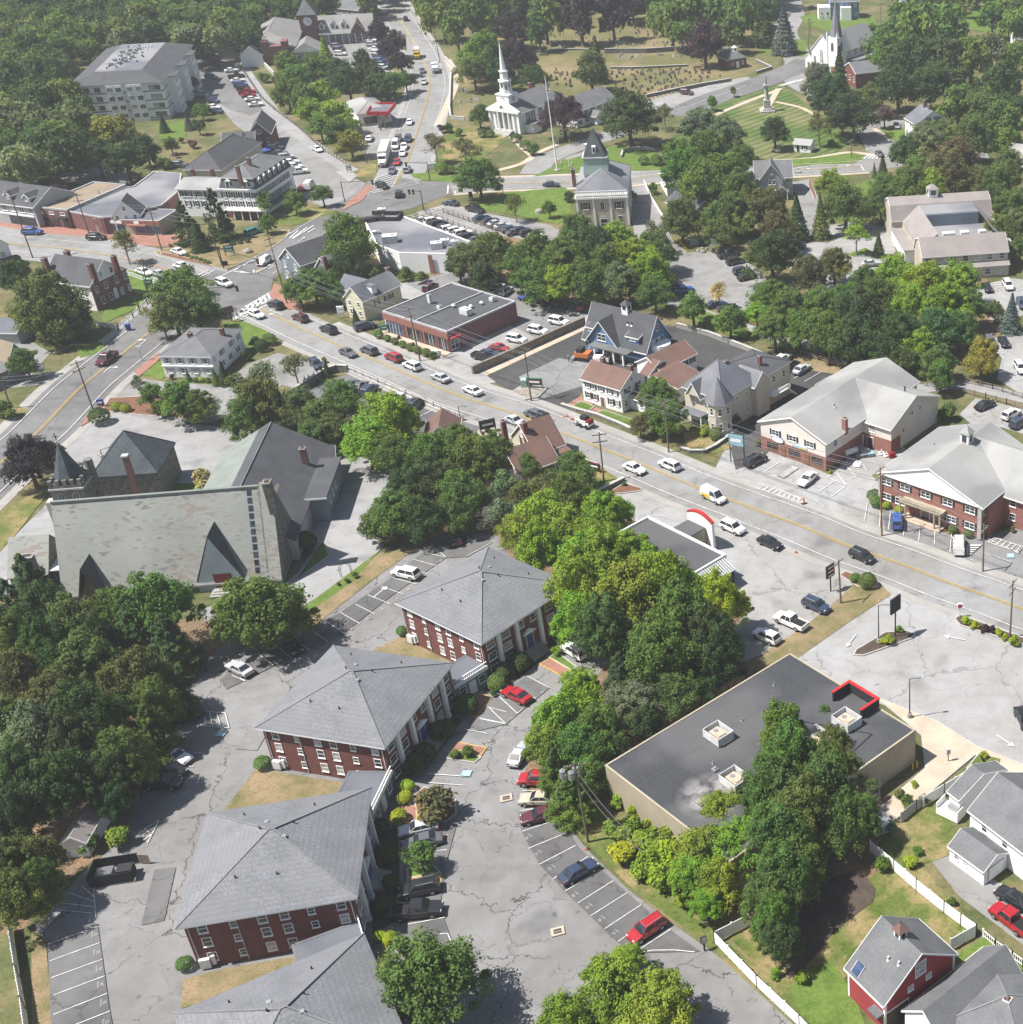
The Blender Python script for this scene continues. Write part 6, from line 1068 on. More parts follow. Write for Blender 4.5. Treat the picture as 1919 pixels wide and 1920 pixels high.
b=house('pale_roofed_house','pale roofed house with brick chimney among trees at the right edge','house',p('03',1795,1110),p('03',1960,1135),4,D=9,wm='siding_white',rm='roof_pale',rise=2.2); b.chimp('03',1880,1085,7.5,z0=4,m='brick_red'); b.done()
b=house('white_gambrel_house','white gabled house cut off by the left edge above the crossing','house',(-35,470),p('10',55,600),5.2,D=12,wm='siding_white',rm='roof_flat',rise=3,axis='y'); b.win('f',[b.W*.7],[3.],1.,1.4); b.wall.box(0,-2,-.1,b.W+1,0,2.2,'mulch_dark'); b.done()
b=house('grey_gabled_shop','grey green gabled shop with red lettering at the left edge','shop',p('10',60,1450),p('10',195,1395),3.0,D=14,wm='board_grey',rm='roof_tan',rise=3.2,axis='y'); b.slab('shop_sign','f',b.W*.5,2.6,2.8,.4,.1,'door_red'); b.wall.box(-7,-3,-.1,0,5,2.5,'board_grey'); b.roof.box(-7.3,-3.3,2.5,.2,5.2,2.8,'roof_grey'); b.done()
b=house('blue_roofed_shed','low blue grey roofed building behind the tree at the left edge','shed',(-20,622),p('10',120,1240),2.6,D=7,wm='siding_grey',rm='roof_flat',rise=1.6); b.done()
b=house('garden_shed','white garden shed with mottled grey roof at the edge of the wood','shed',p('40',440,545),p('40',610,535),2.2,C=p('40',575,300),wm='siding_white',rm='roof_mauve',rise=1.0,axis='y',ov=.2); b.win('r',[b.D*.5],[1.4],.6,.7); b.done()
# centre: brown roofed house by the road, restaurant, booth
b=house('brown_roofed_house','cream gabled house with brown roof and brick chimneys beside the main road','house',p('22',400,765),p('22',605,692),3.2,D=8.8,wm='siding_cream',rm='roof_brown',rise=4.0,axis='x',ov=.4); b.win('l',[b.D*.5],[5.2],.8,1.); b.win('l',[b.D*.3,b.D*.7],[2.],.9,1.2); x,y=b.L(*p('22',320,560),7.6); b.chim(x,y,4,8.2,m='brick_red'); b.chimp('22',165,530,8.2,z0=2,m='brick_red')
b.wall.box(-5.5,-3.5,-.1,b.W*.35,3,2.7,'siding_cream'); b.pitch('gable',3.0,'x','roof_brown',.3,-5.5,-4.,b.W*.4,4,2.7,wm='siding_cream'); m=MB(); m.box(-.1,-2.4,2.5,b.W+.2,-.02,2.7,'roof_brown')
for u in (.05,.5,.97): m.box(b.W*u,-2.3,0,b.W*u+.2,-2.1,2.5,'trim_white')
m.build('porch',b.root); b.win('f',None,[1.5],1.,1.2,n=3); b.done()
b=Bd('flat_roofed_restaurant','flat roofed restaurant with dark roof and white arched sign wall with red rim','restaurant',(1216,971),(1362,1043),4.0,D=13,back=True); b.walls('stucco_tan'); b.flat('roof_black',.4,'trim_white',t=.2)
x0,y0=b.L(1295,1007,0); x1,y1=b.L(1341,1030,0); ang=math.atan2(y1-y0,x1-x0); Lw=math.hypot(x1-x0,y1-y0); n=12; top=[(Lw*i/n,4.6+1.3*math.sin(math.pi*(.12+.80*i/n))) for i in range(n+1)]; m=MB(); r=MB()
for i in range(n): (a_,za),(c_,zc)=top[i],top[i+1]; m.add([(a_,-.25,-.1),(c_,-.25,-.1),(c_,.25,-.1),(a_,.25,-.1),(a_,-.25,za),(c_,-.25,zc),(c_,.25,zc),(a_,.25,za)],[(0,1,5,4),(2,3,7,6),(4,5,6,7),(1,2,6,5),(3,0,4,7)],'trim_white'); r.add([(a_,-.32,za+.01),(c_,-.32,zc+.01),(c_,.32,zc+.01),(a_,.32,za+.01),(a_,-.32,za+.22),(c_,-.32,zc+.22),(c_,.32,zc+.22),(a_,.32,za+.22)],[(3,2,1,0),(0,1,5,4),(2,3,7,6),(4,5,6,7),(1,2,6,5),(3,0,4,7)],'red_paint')
o=m.build('arched_sign_wall',b.root,(x0,y0,0),ang); r.build('red_rim',o); b.wall.box(x0+.3,b.D,-.1,x1-1.5,y0-.4,3.6,'stucco_tan'); b.roof.box(x0+.3,b.D,3.6,x1-1.5,y0-.4,3.75,'roof_black')
W=b.W; m=MB(); m.add([(W,-.2,4.1),(W+2.6,-.2,2.9),(W+2.6,6,2.9),(W,6,4.1),(W,-.2,4.0),(W+2.6,-.2,2.8),(W+2.6,6,2.8),(W,6,4.0)],[(0,1,2,3),(7,6,5,4),(0,4,5,1),(1,5,6,2),(2,6,7,3)],'metal_grey'); 
for i in range(14): m.tube((W,-.1+i*.46,4.13),(W+2.6,-.1+i*.46,2.93),.05,.05,'trim_white',4)
m.build('metal_awning',b.root,(0,b.D-6.5,0)); b.wall.box(W+.01,b.D-6.3,-.1,W+2.3,b.D-.7,2.8,'trim_black'); b.wall.box(W+2.4,b.D-7.5,-.1,W+6.5,b.D-7.2,1.0,'stucco_tan'); b.wall.box(W+2.4,b.D-4.2,-.1,W+6.5,b.D-3.9,1.0,'stucco_tan'); b.done()
b=house('booth_with_cupola','small brown roofed building with green cupola beside the sunken car park','booth',p('21',1330,660),p('21',1560,640),2.8,D=7,wm='siding_tan',rm='roof_brown',rise=2.2,axis='y'); x,y=b.L(*p('21',1255,470),5.5); b.cupola(x,y,3.5,1.4,1.4,'trim_white','copper_green',1.); b.done()
# ================= VEGETATION =================
def leafmesh(name,C,Nrm,size,mat,up=.45,aspect=1.):
    """C centres, Nrm outward normals: one small folded leaf clump (two triangles) per centre"""
    n=len(C); N=Nrm+rng.normal(0,.45,(n,3)); N[:,2]+=up; N/=np.linalg.norm(N,axis=1)[:,None]
    A=np.cross(N,rng.normal(0,1,(n,3))); A/=np.linalg.norm(A,axis=1)[:,None]; B=np.cross(N,A)
    s=(size*rng.uniform(.55,1.35,n))[:,None]; a=A*s*aspect; b=B*s*.62/aspect; fold=N*s*.22
    V=np.concatenate([C-a,C+b+fold*0,C+a,C-b+fold],1).reshape(-1,3)
    me=bpy.data.meshes.new(name); me.vertices.add(4*n); me.vertices.foreach_set('co',V.ravel().astype('f'))
    me.loops.add(4*n); me.loops.foreach_set('vertex_index',np.arange(4*n,dtype='i')); me.polygons.add(n)
    me.polygons.foreach_set('loop_start',np.arange(0,4*n,4,dtype='i')); me.polygons.foreach_set('loop_total',np.full(n,4,'i')); me.materials.append(MATS[mat]); me.update(calc_edges=True); return me
def dirs(n): d=rng.normal(0,1,(n,3)); return d/np.linalg.norm(d,axis=1)[:,None]
def broad(nc,nl,size,vz=.95,spread=.72,cr=(.22,.38),core=1500,low=-.25,name='crown',mat='leaf',squash=1.):
    P=[];N=[]
    d=dirs(nc); d[:,2]=np.where(d[:,2]<-.55,-d[:,2],d[:,2]); rad=rng.uniform(spread*.45,spread*1.08,nc); rad[:nc//2]=rng.uniform(spread*.85,spread*1.28,nc//2); an=rng.uniform(.82,1.2,3); an[2]=1.; d=d*an; d[:,:2]*=(1.08-.35*np.clip(d[:,2:3],0,1))
    c=d*rad[:,None]; 
    for i in range(nc):
        r=(cr[0]+(cr[1]-cr[0])*rng.random()**1.4)*(1.05-.25*max(0,c[i,2])); q=dirs(nl); q=q[q[:,2]>low*2.2-rng.random(len(q))*.3]
        sh=r*np.where(rng.random(len(q))<.14,rng.uniform(1.05,1.45,len(q)),rng.uniform(.6,1.08,len(q))); ell=np.array([1,1,.8]); P.append(c[i]+q*sh[:,None]*ell); N.append(q)
    q=dirs(core); P.append(q*(rng.uniform(.1,.62,core)[:,None])); N.append(q)
    P=np.concatenate(P);N=np.concatenate(N); P[:,2]*=vz; return leafmesh(name,P,N,size,mat)
def pine(nt,nb,nl,size,h=2.6,name='crown'):
    P=[];N=[]
    for t in range(nt):
        u=t/(nt-1); z=-h/2+h*u; R=(1.0*(1-u)**.75+.10)*(.75+.25*min(1,u*5+.4)); k=max(3,int(nb*(1-u*.6)))
        for j in range(k):
            a=2*math.pi*(j/k)+rng.uniform(-.5,.5)+t; L=R*rng.uniform(.62,1.12); dx=np.array([math.cos(a),math.sin(a),0]); px_=np.array([-dx[1],dx[0],0])
            m=nl; s=rng.uniform(.25,1,m)**.7; w=rng.normal(0,.11,m)*(1.1-.3*s)*max(R,.35); zz=z+rng.normal(0,.045,m)+.10*s*L-.05
            P.append(dx*(s*L)[:,None]+px_*w[:,None]+np.array([0,0,1])*zz[:,None]); N.append(np.tile([0,0,1.],(m,1))+dirs(m)*.9+dx*.5)
    P=np.concatenate(P);N=np.concatenate(N); return leafmesh(name,P,N,size,'needle',aspect=1.25)
def spruce(n,size,h=3.4,name='crown'):
    u=rng.random(n)**1.5; a=rng.uniform(0,2*math.pi,n); tier=.86+.14*np.cos(u*2*math.pi*13); R=(1-u)*tier*rng.uniform(.72,1.06,n)*(1+.12*np.sin(a*5+u*30))
    P=np.stack([R*np.cos(a),R*np.sin(a),-h/2+h*u-.12*R],1); N=np.stack([np.cos(a),np.sin(a),np.full(n,.5)],1); return leafmesh(name,P,N,size,'needle',aspect=1.2)
def ball(n,size,name='foliage'):
    q=dirs(n); q[:,2]=np.where(q[:,2]<-.3,-q[:,2],q[:,2]); r=rng.uniform(.86,1.0,n)*(1+.05*np.sin(q[:,0]*7)*np.cos(q[:,1]*6)); P=q*r[:,None]; P[:,2]*=.85; return leafmesh(name,P,q,size,'leaf')
def trunkmesh(h,r,mat,limbs=5,top=1.):
    m=MB(); m.cyl(0,0,-.2,.25,r*1.5,r*1.08,mat,8); m.cyl(0,0,.25,h,r*1.08,r*.55,mat,8)
    for i in range(limbs): a=i*2.4+1; z=h*(.45+.1*i); L=top*(.5-.03*i); m.tube((0,0,z),(math.cos(a)*L,math.sin(a)*L,z+L*.9),r*.42,r*.15,mat,5)
    return m.mesh('trunk')
def baremesh(seed):
    R=random.Random(seed); m=MB()
    def br(p0,d,L,r,k):
        p1=p0+d*L; m.tube(p0,p1,r,r*.62,'bark_pale',4)
        if k==0: return
        for _ in range(3 if k>1 else 4): nd_=(d+Vector((R.uniform(-.8,.8),R.uniform(-.8,.8),R.uniform(-.25,.6)))).normalized(); br(p0.lerp(p1,R.uniform(.5,1)),nd_,L*.68,r*.6,k-1)
    for i in range(5): a=i*1.3; br(Vector((0,0,-.9)),Vector((math.cos(a)*.7,math.sin(a)*.7,1)).normalized(),.62,.022,5)
    return m.mesh('branches')
KP={'B':[broad(52,140,.058,cr=(.12,.36),core=1000) for _ in range(6)],'N':[broad(120,205,.036,core=2600,cr=(.08,.30),spread=.76) for _ in range(4)],'P':[pine(12,8,85,.06) for _ in range(3)],'Q':[pine(17,10,170,.036) for _ in range(3)],
 'C':[spruce(5200,.075) for _ in range(2)],'S':[ball(1500,.09) for _ in range(2)],'U':[broad(16,110,.12,cr=(.3,.45),core=400,spread=.6) for _ in range(3)],'T':[broad(34,60,.055,core=120,cr=(.18,.3)) for _ in range(3)],'F':[broad(26,70,.10,core=300,cr=(.26,.42)) for _ in range(4)]}
KP['H']=KP['N']
BARE=[baremesh(1),baremesh(5)]
TR={'B':trunkmesh(1.6,.075,'bark'),'P':trunkmesh(3.0,.05,'bark',0),'C':trunkmesh(3.6,.045,'bark',0),'T':trunkmesh(1.5,.05,'bark_pale',6)}
COLR={'g':(.118,.190,.042),'d':(.060,.105,.034),'l':(.22,.32,.034),'y':(.33,.40,.025),'o':(.135,.175,.052),'b':(.155,.14,.065),'p':(.055,.038,.052),'r':(.17,.095,.08),'w':(.155,.19,.10),'c':(.11,.155,.145),'a':(.29,.25,.045),'f':(.45,.42,.18),'q':(.080,.145,.066)}
CN={'g':'green','d':'dark green','l':'bright green','y':'yellow-green','o':'olive green','b':'brownish','p':'dark purple','r':'reddish','w':'grey-green','c':'blue-grey','a':'golden','f':'pale yellow','q':'bluish green'}
KN={'B':('leafy_tree','leafy tree'),'H':('leafy_tree','leafy tree'),'N':('leafy_tree','leafy tree'),'F':('leafy_tree','leafy tree'),'P':('pine_tree','feathery pine'),'Q':('pine_tree','feathery pine'),'C':('spruce_tree','pointed spruce'),'S':('clipped_shrub','clipped round shrub'),'U':('bush','spreading bush'),'T':('leafy_tree','thin crowned tree'),'W':('bare_tree','bare branched tree')}
def plant(x,y,r,k,c,where,group=None,share=False):
    hf={'B':.98,'N':.98,'H':1.65,'F':1.22,'P':1.45,'Q':1.45,'C':1.75,'S':.72,'U':.75,'T':1.2,'W':1.1}[k]; hc=2
    r*=1.07
    for _ in range(3): s=SCL(x,y,hc); R=r/s; hc=R*hf+(.6 if k in 'BNHTFW' else 0)
    big='BNF'.find(k)>=0; R=min(R,14); g=G(x,y,hc); j=1+random.uniform(-.08,.08); nm,ln=KN[k]
    if nm=='leafy_tree': nm={'l':'bright_leafy_tree','y':'bright_leafy_tree','o':'olive_brown_tree','b':'olive_brown_tree','a':'bright_leafy_tree','p':'purple_leafy_tree','f':'flowering_tree','r':'reddish_leafy_tree'}.get(c,nm)  # leafy trees named apart by leaf colour only; species not identified
    if k=='T': nm='thin_leafy_tree'
    col=tuple(v*random.uniform(.86,1.14) for v in COLR[c])
    e=empty(nm,f'{CN[c]} {ln} {where}','shrub' if k in 'SU' else 'tree',(g[0],g[1],-.05),random.uniform(0,6.28),group,share)
    if k=='W': put('branches',random.choice(BARE),e,(0,0,hc),0,None,(R,R,R*1.05)); put('foliage',KP['T'][0],e,(0,0,hc),1,col,(R*.8,R*.8,R*.8))
    else:
        tall={'F':1.35,'H':1.5,'B':1.06,'N':1.06}.get(k,1.)
        put('foliage' if k in 'SU' else 'crown',random.choice(KP[k]),e,(0,0,hc),random.uniform(0,6.28),col,(R*j,R/j,R*tall*random.uniform(.88,1.22)))
    if k in 'BNFTW' : put('trunk',TR['T' if k in'TW' else 'B'],e,(0,0,0),0,None,(R,R,hc/1.6*1.1))
    elif k in 'PQC': put('trunk',TR['P' if k!='C' else 'C'],e,(0,0,0),0,None,(R,R,hc*1.5/3.))
    elif k=='U': m=TR['T']; put('stem',m,e,(0,0,0),0,None,(R*.5,R*.5,R*.4))
    return e
def trees(where,group,s):
    for q in s.split():
        x,y,r,kc=q.split(','); plant(float(x),float(y),float(r),kc[0],kc[1],where,group)
trees('in the lower left wood','trees of the wood beside the car park','''52,1086,40,Qq 26,1146,45,Qq 86,1150,48,Hd 146,1178,48,Ho 221,1150,45,Hg 300,1137,56,Hg 255,1180,50,Qq 318,1205,48,Qq 21,1203,45,Ho 86,1222,45,Hd 161,1245,50,Ho
39,1276,48,Hb 270,1276,50,Ho 104,1313,44,Ho 290,1325,46,Hg 165,1350,60,Hd 224,1300,42,Ho 285,1372,44,Qg 15,1365,45,Ho 73,1386,58,Hw 146,1410,55,Hd 232,1425,48,Hg 36,1435,46,Hw 50,1476,54,Hd 117,1475,54,Hd 205,1455,45,Hd 26,1535,48,Hd 70,1510,42,Hw 70,1612,40,Ho 23,1630,44,Ho 78,1660,38,Ho 25,1690,45,Ho 62,1700,28,Ho 190,1385,46,Hg 215,1500,30,Hd 190,1215,44,Hd 120,1265,42,Hd 335,1300,34,Qq 125,1200,40,Hd''')
trees('beside the garden shed','shrubs by the garden shed','167,1580,21,Ug 226,1568,23,Ul')
trees('between church and car park','trees near the church','490,1150,72,Ng 450,1165,45,Ng 540,1165,42,Ng')
trees('on the bank above the church','trees between the clinic lot and the church','494,712,38,Tw 551,686,28,Tw 455,735,36,To 494,762,48,No 466,785,40,No 562,765,42,No 600,788,38,No 640,758,42,No 622,805,34,No 585,820,30,No')
trees('above the church drive','trees between the clinic lot and the church','723,785,55,Nl 690,828,48,Nl 738,848,40,Ng 755,800,35,Nl')
trees('in the middle grove','trees of the middle grove','815,866,48,Ng 856,838,40,Ng 797,900,48,Nd 893,871,50,Ng 776,911,42,Nd 735,965,48,Ng 789,972,44,Nd 866,931,48,Ng 854,966,36,Ng 924,853,38,Ng 830,905,42,Nd 710,985,30,Ng')
trees('near the brown roofed house','trees of the middle grove','952,912,46,Ww 938,965,46,Ww 990,876,24,Ng 1021,877,17,Uy 1077,884,38,Ng 1067,926,36,No 1030,912,38,To 1095,905,28,Ng 985,935,38,No')
trees('in the grove above the brick blocks','trees of the middle grove','1017,980,54,Nl 1100,946,20,Ny 1128,972,46,Nl 1061,1002,54,Nl 1162,962,28,Nl 1170,1040,46,Nl 978,1004,42,Nl 1121,1030,48,Nl 1010,1035,40,Hl')
trees('right of the brick blocks','trees of the roadside grove','1095,1065,50,Hl 1082,1104,50,Hl 1134,1073,58,Hl 1225,1085,46,Hl 1187,1117,62,Hl 1252,1117,58,Hl 1300,1098,26,Nl 1343,1130,46,Hy 1382,1140,28,Hy 1082,1160,45,Hl 1134,1182,48,Hg 1278,1169,58,Hg 1317,1200,50,Hd 1239,1221,58,Hg 1348,1221,44,Hd 1335,1175,40,Hy')
trees('left of the black roof','trees along the store fence','1226,1270,52,Ng 1165,1270,42,Qq 1265,1300,48,Ng 1180,1322,48,Nw 1088,1307,48,Nl 1050,1352,48,Nl 1121,1370,48,Ng 1028,1399,42,Nl 1090,1410,52,Ng 1069,1485,46,Qg 1040,1445,40,Qg 1290,1250,40,Nd 1200,1215,45,Ng 1310,1290,34,Nd 1105,1455,38,Ng 1210,1360,36,Nd 1150,1400,30,Nd')
trees('beside the tan store wall','bushes along the store wall','1150,1557,22,Ul 1187,1549,26,Ul 1192,1520,16,Uy 1160,1500,16,Ul 1226,1575,30,Ul 1258,1568,28,Ul 1174,1596,26,Uy 1213,1617,30,Ul 1252,1605,32,Uy 1239,1648,30,Ul 1200,1628,20,Ul 1280,1690,16,Ul 1225,1540,18,Uy 1270,1655,26,Ul 1290,1620,30,Ul 1232,1598,26,Ul 1170,1570,22,Ul 1205,1580,24,Ul 1290,1580,28,Ul')
trees('left below the black roof','trees in front of the store','1343,1531,46,Nl 1382,1522,38,Nl 1317,1592,48,Nl 1369,1596,48,Nl 1300,1645,42,Nl 1345,1655,46,Nl 1325,1695,30,Nl 1400,1570,42,Nl')
trees('before the black roof','trees in front of the store','1471,1375,46,Hg 1549,1352,22,Hg 1484,1420,52,Hg 1565,1406,32,Hg 1550,1450,40,Hg 1458,1479,56,Hg 1549,1490,56,Hg 1505,1531,56,Hg 1614,1531,38,Hg 1458,1570,56,Hg 1575,1552,42,Hg 1632,1475,26,Wo 1497,1596,48,Hg 1471,1648,52,Hg 1440,1690,46,Hg 1510,1627,38,Hg 1462,1765,36,Hd 1450,1727,42,Hg 1590,1450,28,Ho 1428,1510,40,Hg')
trees('at the bottom edge','trees in the condominium car park','803,1842,90,Ng 1150,1858,68,Nl 1238,1892,68,Nl 1062,1918,50,Nl 1175,1800,32,Nl')
trees('in front of the brick blocks','shrubs in front of the brick blocks','815,1505,40,Ub 789,1607,28,Bg 762,1474,14,Sy 759,1495,14,Sy 748,1530,16,Sy 731,1760,14,Sy 713,1754,12,Sy 932,1279,18,So 492,1430,15,Sg 346,1807,15,Sg 872,1320,22,Sd 828,1370,22,Sd 796,1412,22,Sd 776,1437,20,Sd 973,1242,20,Sd 948,1255,18,Sd 710,1552,18,Sd 723,1600,22,Sd 733,1655,16,Sd 712,1700,18,Sd 1041,1221,10,Ul 753,1183,10,Sg 877,1408,14,Ug 855,1415,10,Ug 925,1300,7,Ug')
trees('behind the brick shops','trees of the belt behind the market','880,488,38,No 930,482,40,No 985,503,40,Ng 1004,475,36,No 1012,530,40,Ng 1056,484,42,No 1082,440,38,No 1121,469,40,Nd 1150,448,36,Nl 1056,534,40,Nl 1103,529,40,Ng 1160,530,38,Nw 1187,487,42,Nl 1226,472,38,Ng 1222,512,40,Nl 1228,438,28,Tw 1228,550,32,Ng 1113,556,20,Nl 860,500,26,Nd 1140,500,38,Ng 1180,540,24,Ng 905,520,28,Nd')
trees('behind the blue house','young trees of the trail','1299,576,31,Bg 1348,548,22,Tf 1369,602,30,Bg')
trees('left below the gambrel office','trees of the belt below the office','1445,560,38,Ng 1484,574,38,Ng 1536,574,40,Ng 1453,618,38,No 1549,620,44,Ng 1614,605,54,Nd 1601,640,44,Nd 1518,518,34,Nb 1565,500,30,No 1622,536,32,Ng 1585,560,32,Ng 1500,620,36,Ng 1420,590,26,Nl')
trees('below the gambrel office','trees of the belt below the office','1680,521,40,Nl 1732,527,42,Nl 1797,532,40,Nl 1706,574,40,Nl 1771,581,44,Nl 1812,578,36,Ng 1758,622,46,Nq 1680,630,44,Nd 1722,650,36,Nl 1758,680,32,Ng 1655,662,38,Nd 1841,673,34,Na 1867,583,18,No 1898,583,22,Cc 1765,706,28,Ng 1778,772,20,Ug 1800,620,36,Ng 1690,672,30,Ng 1650,560,38,Ng')
trees('around the office car park','trees around the office car park','1606,440,28,Tl 1648,456,13,Cd 1495,404,25,Cd 1539,406,22,Cg 1586,386,42,Ng 1560,347,28,Nl 1653,383,33,Ng 1706,352,38,Ng 1745,357,33,Nl 1779,323,42,Nb 1875,347,36,Ng 1901,391,38,Ng 1909,469,20,Ng 1435,396,38,No 1458,435,34,Nb 1448,482,44,Nd 1880,430,32,Ng 1660,350,28,Ng 1900,430,30,Nw 1840,340,30,Nb')
trees('in the clump right of the town hall','trees right of the town hall','1377,404,38,No 1343,412,34,No 1278,414,36,No 1382,365,38,Ng 1317,352,46,Ng 1291,326,42,Ng 1356,326,44,Ng 1226,354,11,Ug 1317,240,42,Nw 1358,262,36,Nw 1278,294,36,Ng 1330,297,44,Ng 1350,440,26,No 1390,300,28,Ng')
trees('round the white church','trees round the white church','1179,221,47,Nd 1246,214,20,To 1056,216,38,Np 973,109,34,Np 960,54,33,Np 906,104,42,Ng 888,135,30,Ng 898,334,35,Ng 898,216,21,Bg 815,271,24,Tb 872,281,28,Tb 999,146,26,Nd 1207,300,10,Sg 1231,300,11,Sg 965,385,22,To 1030,391,13,Bg 1067,368,11,Ud 1184,367,11,Ug 1250,300,9,Sg 940,140,26,Nd 1002,279,13,Ug 985,272,10,Sg 968,258,10,Sd 842,240,10,Ud 861,247,9,Ug 828,240,9,Up 905,250,8,Sg 920,250,8,Sg 828,315,13,Sg 845,318,9,Sg 1335,192,11,Bg 1303,212,9,Bl 1376,170,7,Bg')
trees('on the far side of the cemetery','trees behind the cemetery','828,31,32,Fg 854,52,31,Fg 893,36,33,Fg 924,20,28,Fg 1022,34,34,Fg 1088,34,36,Fp 1148,27,34,Fp 1056,14,26,Fp 1260,47,32,Fg 1291,26,36,Fg 1278,66,24,Fg 1343,20,38,Fg 1382,34,33,Fg 1374,62,26,Fg 1226,8,26,Fd 1322,86,35,Bp 1108,135,34,Bo 1120,112,22,Co 1185,8,26,Fp 795,12,22,Fg 850,8,26,Fg 980,8,26,Fd 1010,62,24,Fd 1240,30,26,Fg 1410,20,22,Fd')
trees('round the gothic church','trees round the gothic church','1432,42,28,Pd 1471,50,26,Cc 1445,58,13,Br 1536,158,35,Nw 1575,148,28,Cd 1562,182,38,Nd 1601,214,42,Nd 1536,236,27,To 1453,247,28,Nd 1633,177,20,Bg 1659,216,19,Br 1635,62,20,Bg 1440,22,20,Fd 1580,225,24,Ng 1560,268,8,Ug 1545,180,22,Ww')
trees('in the upper right wood','trees of the wood at upper right','1667,86,42,Bg 1719,65,46,Fg 1771,47,42,Fg 1706,117,48,Bd 1771,117,46,Bd 1823,112,36,Fg 1745,161,42,Bd 1685,167,38,Bd 1797,161,38,Bd 1862,93,28,Fw 1875,156,42,Bd 1908,106,26,Fg 1862,33,28,Fg 1903,36,24,Fd 1797,203,40,Bg 1841,214,40,Bg 1878,229,42,Bg 1905,205,28,Bd 1825,262,42,Ng 1784,268,34,To 1732,276,40,Nw 1700,288,32,Nd 1656,306,10,Cd 1797,303,42,Nb 1888,326,38,Ng 1640,319,7,Cc 1690,30,26,Fg 1740,20,24,Fd 1755,250,26,Bg 1648,120,26,Bg 1860,190,10,Cc 1760,330,22,Ub 1660,330,12,Uo 1720,318,26,Ng 1890,270,30,Bg')
trees('by the shopping centre','trees by the shopping centre','711,58,19,Bp 742,83,21,Bp 752,118,21,Bp 725,95,18,Bp 609,92,17,Cl 541,122,24,Bg 554,146,27,Bg 593,130,27,Bg 632,136,29,Bd 653,156,29,Bd 692,146,27,Bd 711,161,25,Bd 737,156,23,Bg 684,118,21,Bd 700,22,13,Bg 760,150,18,Bd')
trees('along the rail trail','trees along the rail trail','539,177,26,Bg 575,184,27,Bg 606,177,25,Bl 580,208,27,Bl 627,216,31,Bl 632,247,27,Bg 658,236,20,Bl 656,265,26,Ba 600,238,22,Bg 494,146,10,Ug 522,152,14,Ug 452,92,10,Ug 475,20,15,Ug')
trees('round the apartment building','trees round the apartments','198,252,31,Ba 226,246,26,Ba 182,294,36,Bd 234,300,34,Bd 274,282,24,Bd 104,294,24,Bg 305,229,10,Cd 352,226,9,Cc 372,236,12,Bd 378,208,13,Bg 320,272,13,Bg 360,156,13,Bd 305,306,13,Ug 162,271,20,Bg 140,288,20,Bg 360,270,9,Ur 250,262,20,Bo 292,300,10,Ud 388,206,10,Ug 340,262,6,Ur 330,290,6,Ur')
trees('along the high street','street trees of the high street','347,417,27,Pd 406,404,31,Pd 370,438,18,Cd 232,456,28,To 497,380,20,To 552,378,19,Bg 498,418,16,Bg 604,364,18,Bg 653,458,50,Ng 588,534,36,Ng 620,545,26,Ng 666,590,8,Cd 425,425,14,Bd 645,505,30,Nd 560,545,26,Ng 380,450,12,Bd 700,510,14,Ug 760,515,14,Ug 790,520,12,Ug')
trees('round the brick gabled house','trees of the left crossing','31,520,36,Nd 96,576,58,No 60,590,34,Ng 339,547,46,Ng 325,587,42,No 372,587,33,Ng 307,612,18,Bg 47,680,26,Bg 5,768,20,Ug 350,520,26,To 140,600,30,Nd')
trees('by the church lot','trees in the bed by the church lot','338,752,38,Ng 281,738,24,Bg 372,762,30,Ng 185,780,18,Sd 218,762,10,Sl 235,765,9,Sl 300,765,14,Bg 260,720,16,Tw 298,770,9,Ud')
trees('on the stone church grounds','trees on the church grounds','52,866,48,Np 90,850,25,Np 378,897,21,Uf 572,1015,20,Sd 100,1110,18,Ul 65,1075,20,Qq 665,1078,6,Ug 635,1095,4,Ur 650,1088,5,Ud')
trees('by the white office house','shrubs round the white office house','352,703,6,Cg 403,706,9,Cg 418,698,13,Cd 478,642,12,Ud 505,636,12,Sg 367,711,5,Sg 378,711,5,Sy 390,712,5,Sg 612,690,9,Cd 602,694,7,Cd 590,706,5,Cd 580,710,5,Cd 572,713,5,Cd 608,675,6,Ua 322,706,5,Ur 460,668,10,Ud 490,648,12,Sd')
trees('by the turreted house','trees by the turreted house','1236,741,33,Ng 1252,780,36,Ng 1200,797,20,Nb 1225,785,24,Ng 1322,806,11,Uy 1343,814,13,Sg 1379,787,13,Uw 1318,790,10,Ug')
trees('in front of the brick shops','clipped shrubs before the brick shops','710,627,8,Sg 726,633,7,Sg 740,639,7,Sg 755,645,7,Sg 769,650,8,Sg 782,655,8,Sg 799,660,8,Sg 812,665,7,Sg 748,632,4,Ur 775,645,4,Ur')
trees('in front of the brick office','clipped shrubs before the brick office','1640,928,13,Sg 1644,940,12,Sg 1663,947,8,Sy 1687,955,9,Sy 1788,992,9,Sg 1817,1001,8,Sg 1900,992,6,Ub 1425,830,8,Ug 1558,885,4,Uy')
trees('on the islands by the main road','shrubs on the road islands','1604,1083,10,Sg 1627,1089,16,Sg 1667,1197,12,Ul 1655,1202,7,Uy 1686,1180,8,Ug 1812,1163,10,Uy 1828,1172,9,Uy 1848,1178,9,Up 1862,1180,8,Up 1874,1186,9,Uy 1885,1194,7,Uy 1903,1202,11,Uy 1172,907,5,Ug 915,808,6,Ud 925,812,5,Ur 1080,880,8,Ug 905,812,4,Ur 935,806,4,Ua')
